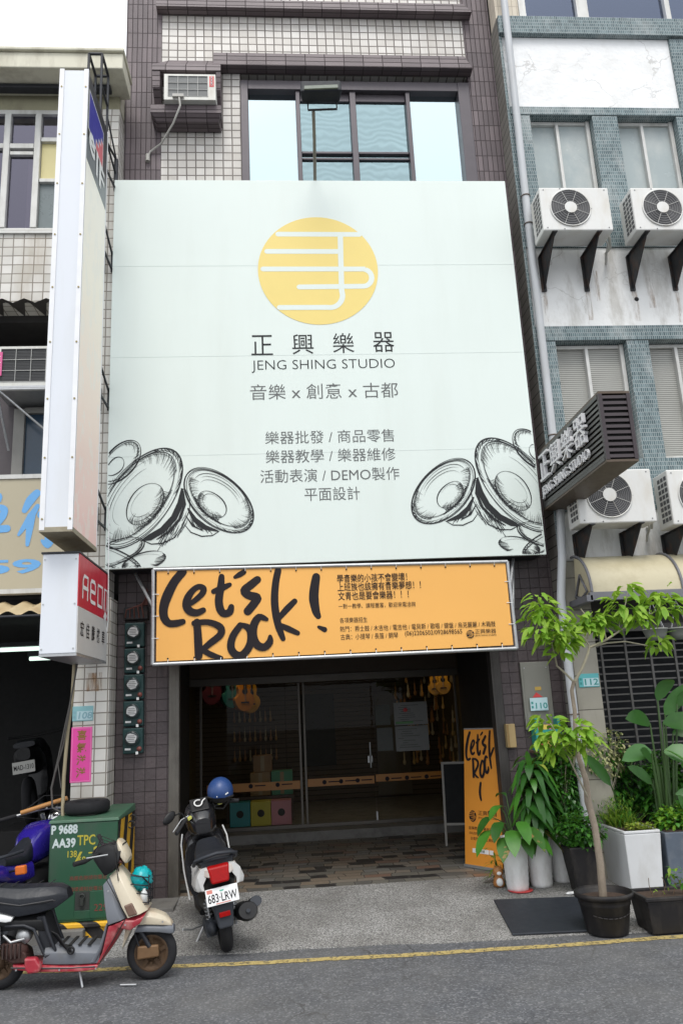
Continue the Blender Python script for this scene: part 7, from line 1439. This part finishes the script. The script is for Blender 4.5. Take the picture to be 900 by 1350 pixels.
# bird of paradise
D = thing('bird_of_paradise', 'tall bird of paradise plant with broad paddle leaves in front of the roller grille', 'plant', (3.80,8.55,.6))
mb = MB(); ml = MB(); bx, by = 3.80, 8.50
sp = [(-.05,1.35,-.14,(-.9,-.35,.10),.36,.19,.55),(.02,1.62,-.05,(-.6,-.4,.35),.42,.2,.6),(.14,1.62,-.10,(.7,-.5,.15),.46,.24,.7),(.06,1.34,-.2,(.8,-.5,-.05),.48,.26,.8),(-.07,1.25,-.18,(-.5,-.5,.5),.30,.14,.4),(.22,1.70,0,(.5,-.2,.7),.42,.18,.3),(.30,1.5,.05,(.9,-.3,.3),.45,.2,.6),(.16,1.85,0,(.25,-.3,.8),.40,.17,.9),(.32,1.80,-.1,(.6,-.4,.5),.4,.2,.9),(.12,.92,-.2,(.95,-.3,.25),.34,.11,.3),(.28,.80,-.2,(.6,-.4,.9),.30,.12,.2),(.18,.75,-.25,(-.4,-.4,.8),.26,.1,.4),(.02,1.0,.1,(-.7,-.1,.8),.34,.14,.5)]
for dx, z, dy, d, L, W_, dr in sp:
    e = Vector((bx+dx, by+dy, z)); b0 = Vector((bx+dx*.35+.05, by+dy*.2, .6)); mb.tube([b0, b0.lerp(e,.55)+Vector((0,0,.02)), e], [.016,.013,.008], 7); dv_ = Vector(d).normalized(); ml.leaf(e, d, L*1.15, W_*.92, dr*.5, pr.choice((0,1,1)), .14, 7, side=dv_.cross(Vector((.15,-1,.55))))
for i in range(12): a = pr.uniform(0,6.28); mb.tube([(bx+.07+.06*math.cos(a),by+.06*math.sin(a),.6),(bx+.07+.07*math.cos(a),by+.07*math.sin(a),.95+.25*pr.random())], [.02,.010], 7)
mb.build('stem', M['stem'], D); ml.leaf((bx+.05,by-.25,1.36), (.35,-.4,-.2), .36, .05, .4, 2, .5, 6); ml.build('foliage', [M['lf_dark'], leafmat('paddle_leaf', (.05,.15,.04), (.085,.21,.06), .35, .2), M['lf_brown']], D)
D = thing('single_leaf_plant', 'single large dark paddle leaf leaning out behind the young tree', 'plant', (3.42,8.6,.62)); mb = MB(); mb.tube([(3.46,8.62,.6),(3.36,8.5,.95),(3.30,8.42,1.05)], [.01,.008,.006], 6); mb.build('stem', M['stem'], D); mb = MB(); mb.leaf((3.30,8.42,1.03), (-.75,-.2,1.05), .50, .13, .15, 0, .3, 7, side=(.8,.3,.55)); mb.build('foliage', [M['lf_dark']], D)
D = thing('garden_stake', 'red-brown wooden stake standing behind the white planter', 'stake', (3.42,8.75,.6)); mb = MB(); mb.box(3.405,3.44,8.73,8.765,.6,1.42); mb.build('stake', mat('red_stake', (.20,.06,.025), .6, var=.25), D, bevel=.004); mb = MB(); mb.box(3.395,3.45,8.722,8.773,1.30,1.325); mb.build('tie', M['twig'], D)
D = thing('paper_litter', 'crumpled white paper scrap on the pavement beside the black mat', 'litter', (2.70,8.2,.08)); mb = MB(); mb.ell((2.70,8.22,.085), (.05,.03,.012), 12, 6); mb.v = [(x+pr.uniform(-.008,.008), y+pr.uniform(-.008,.008), z+pr.uniform(-.004,.006)) for x, y, z in mb.v]; mb.build('scrap', M['white_paint'], D)
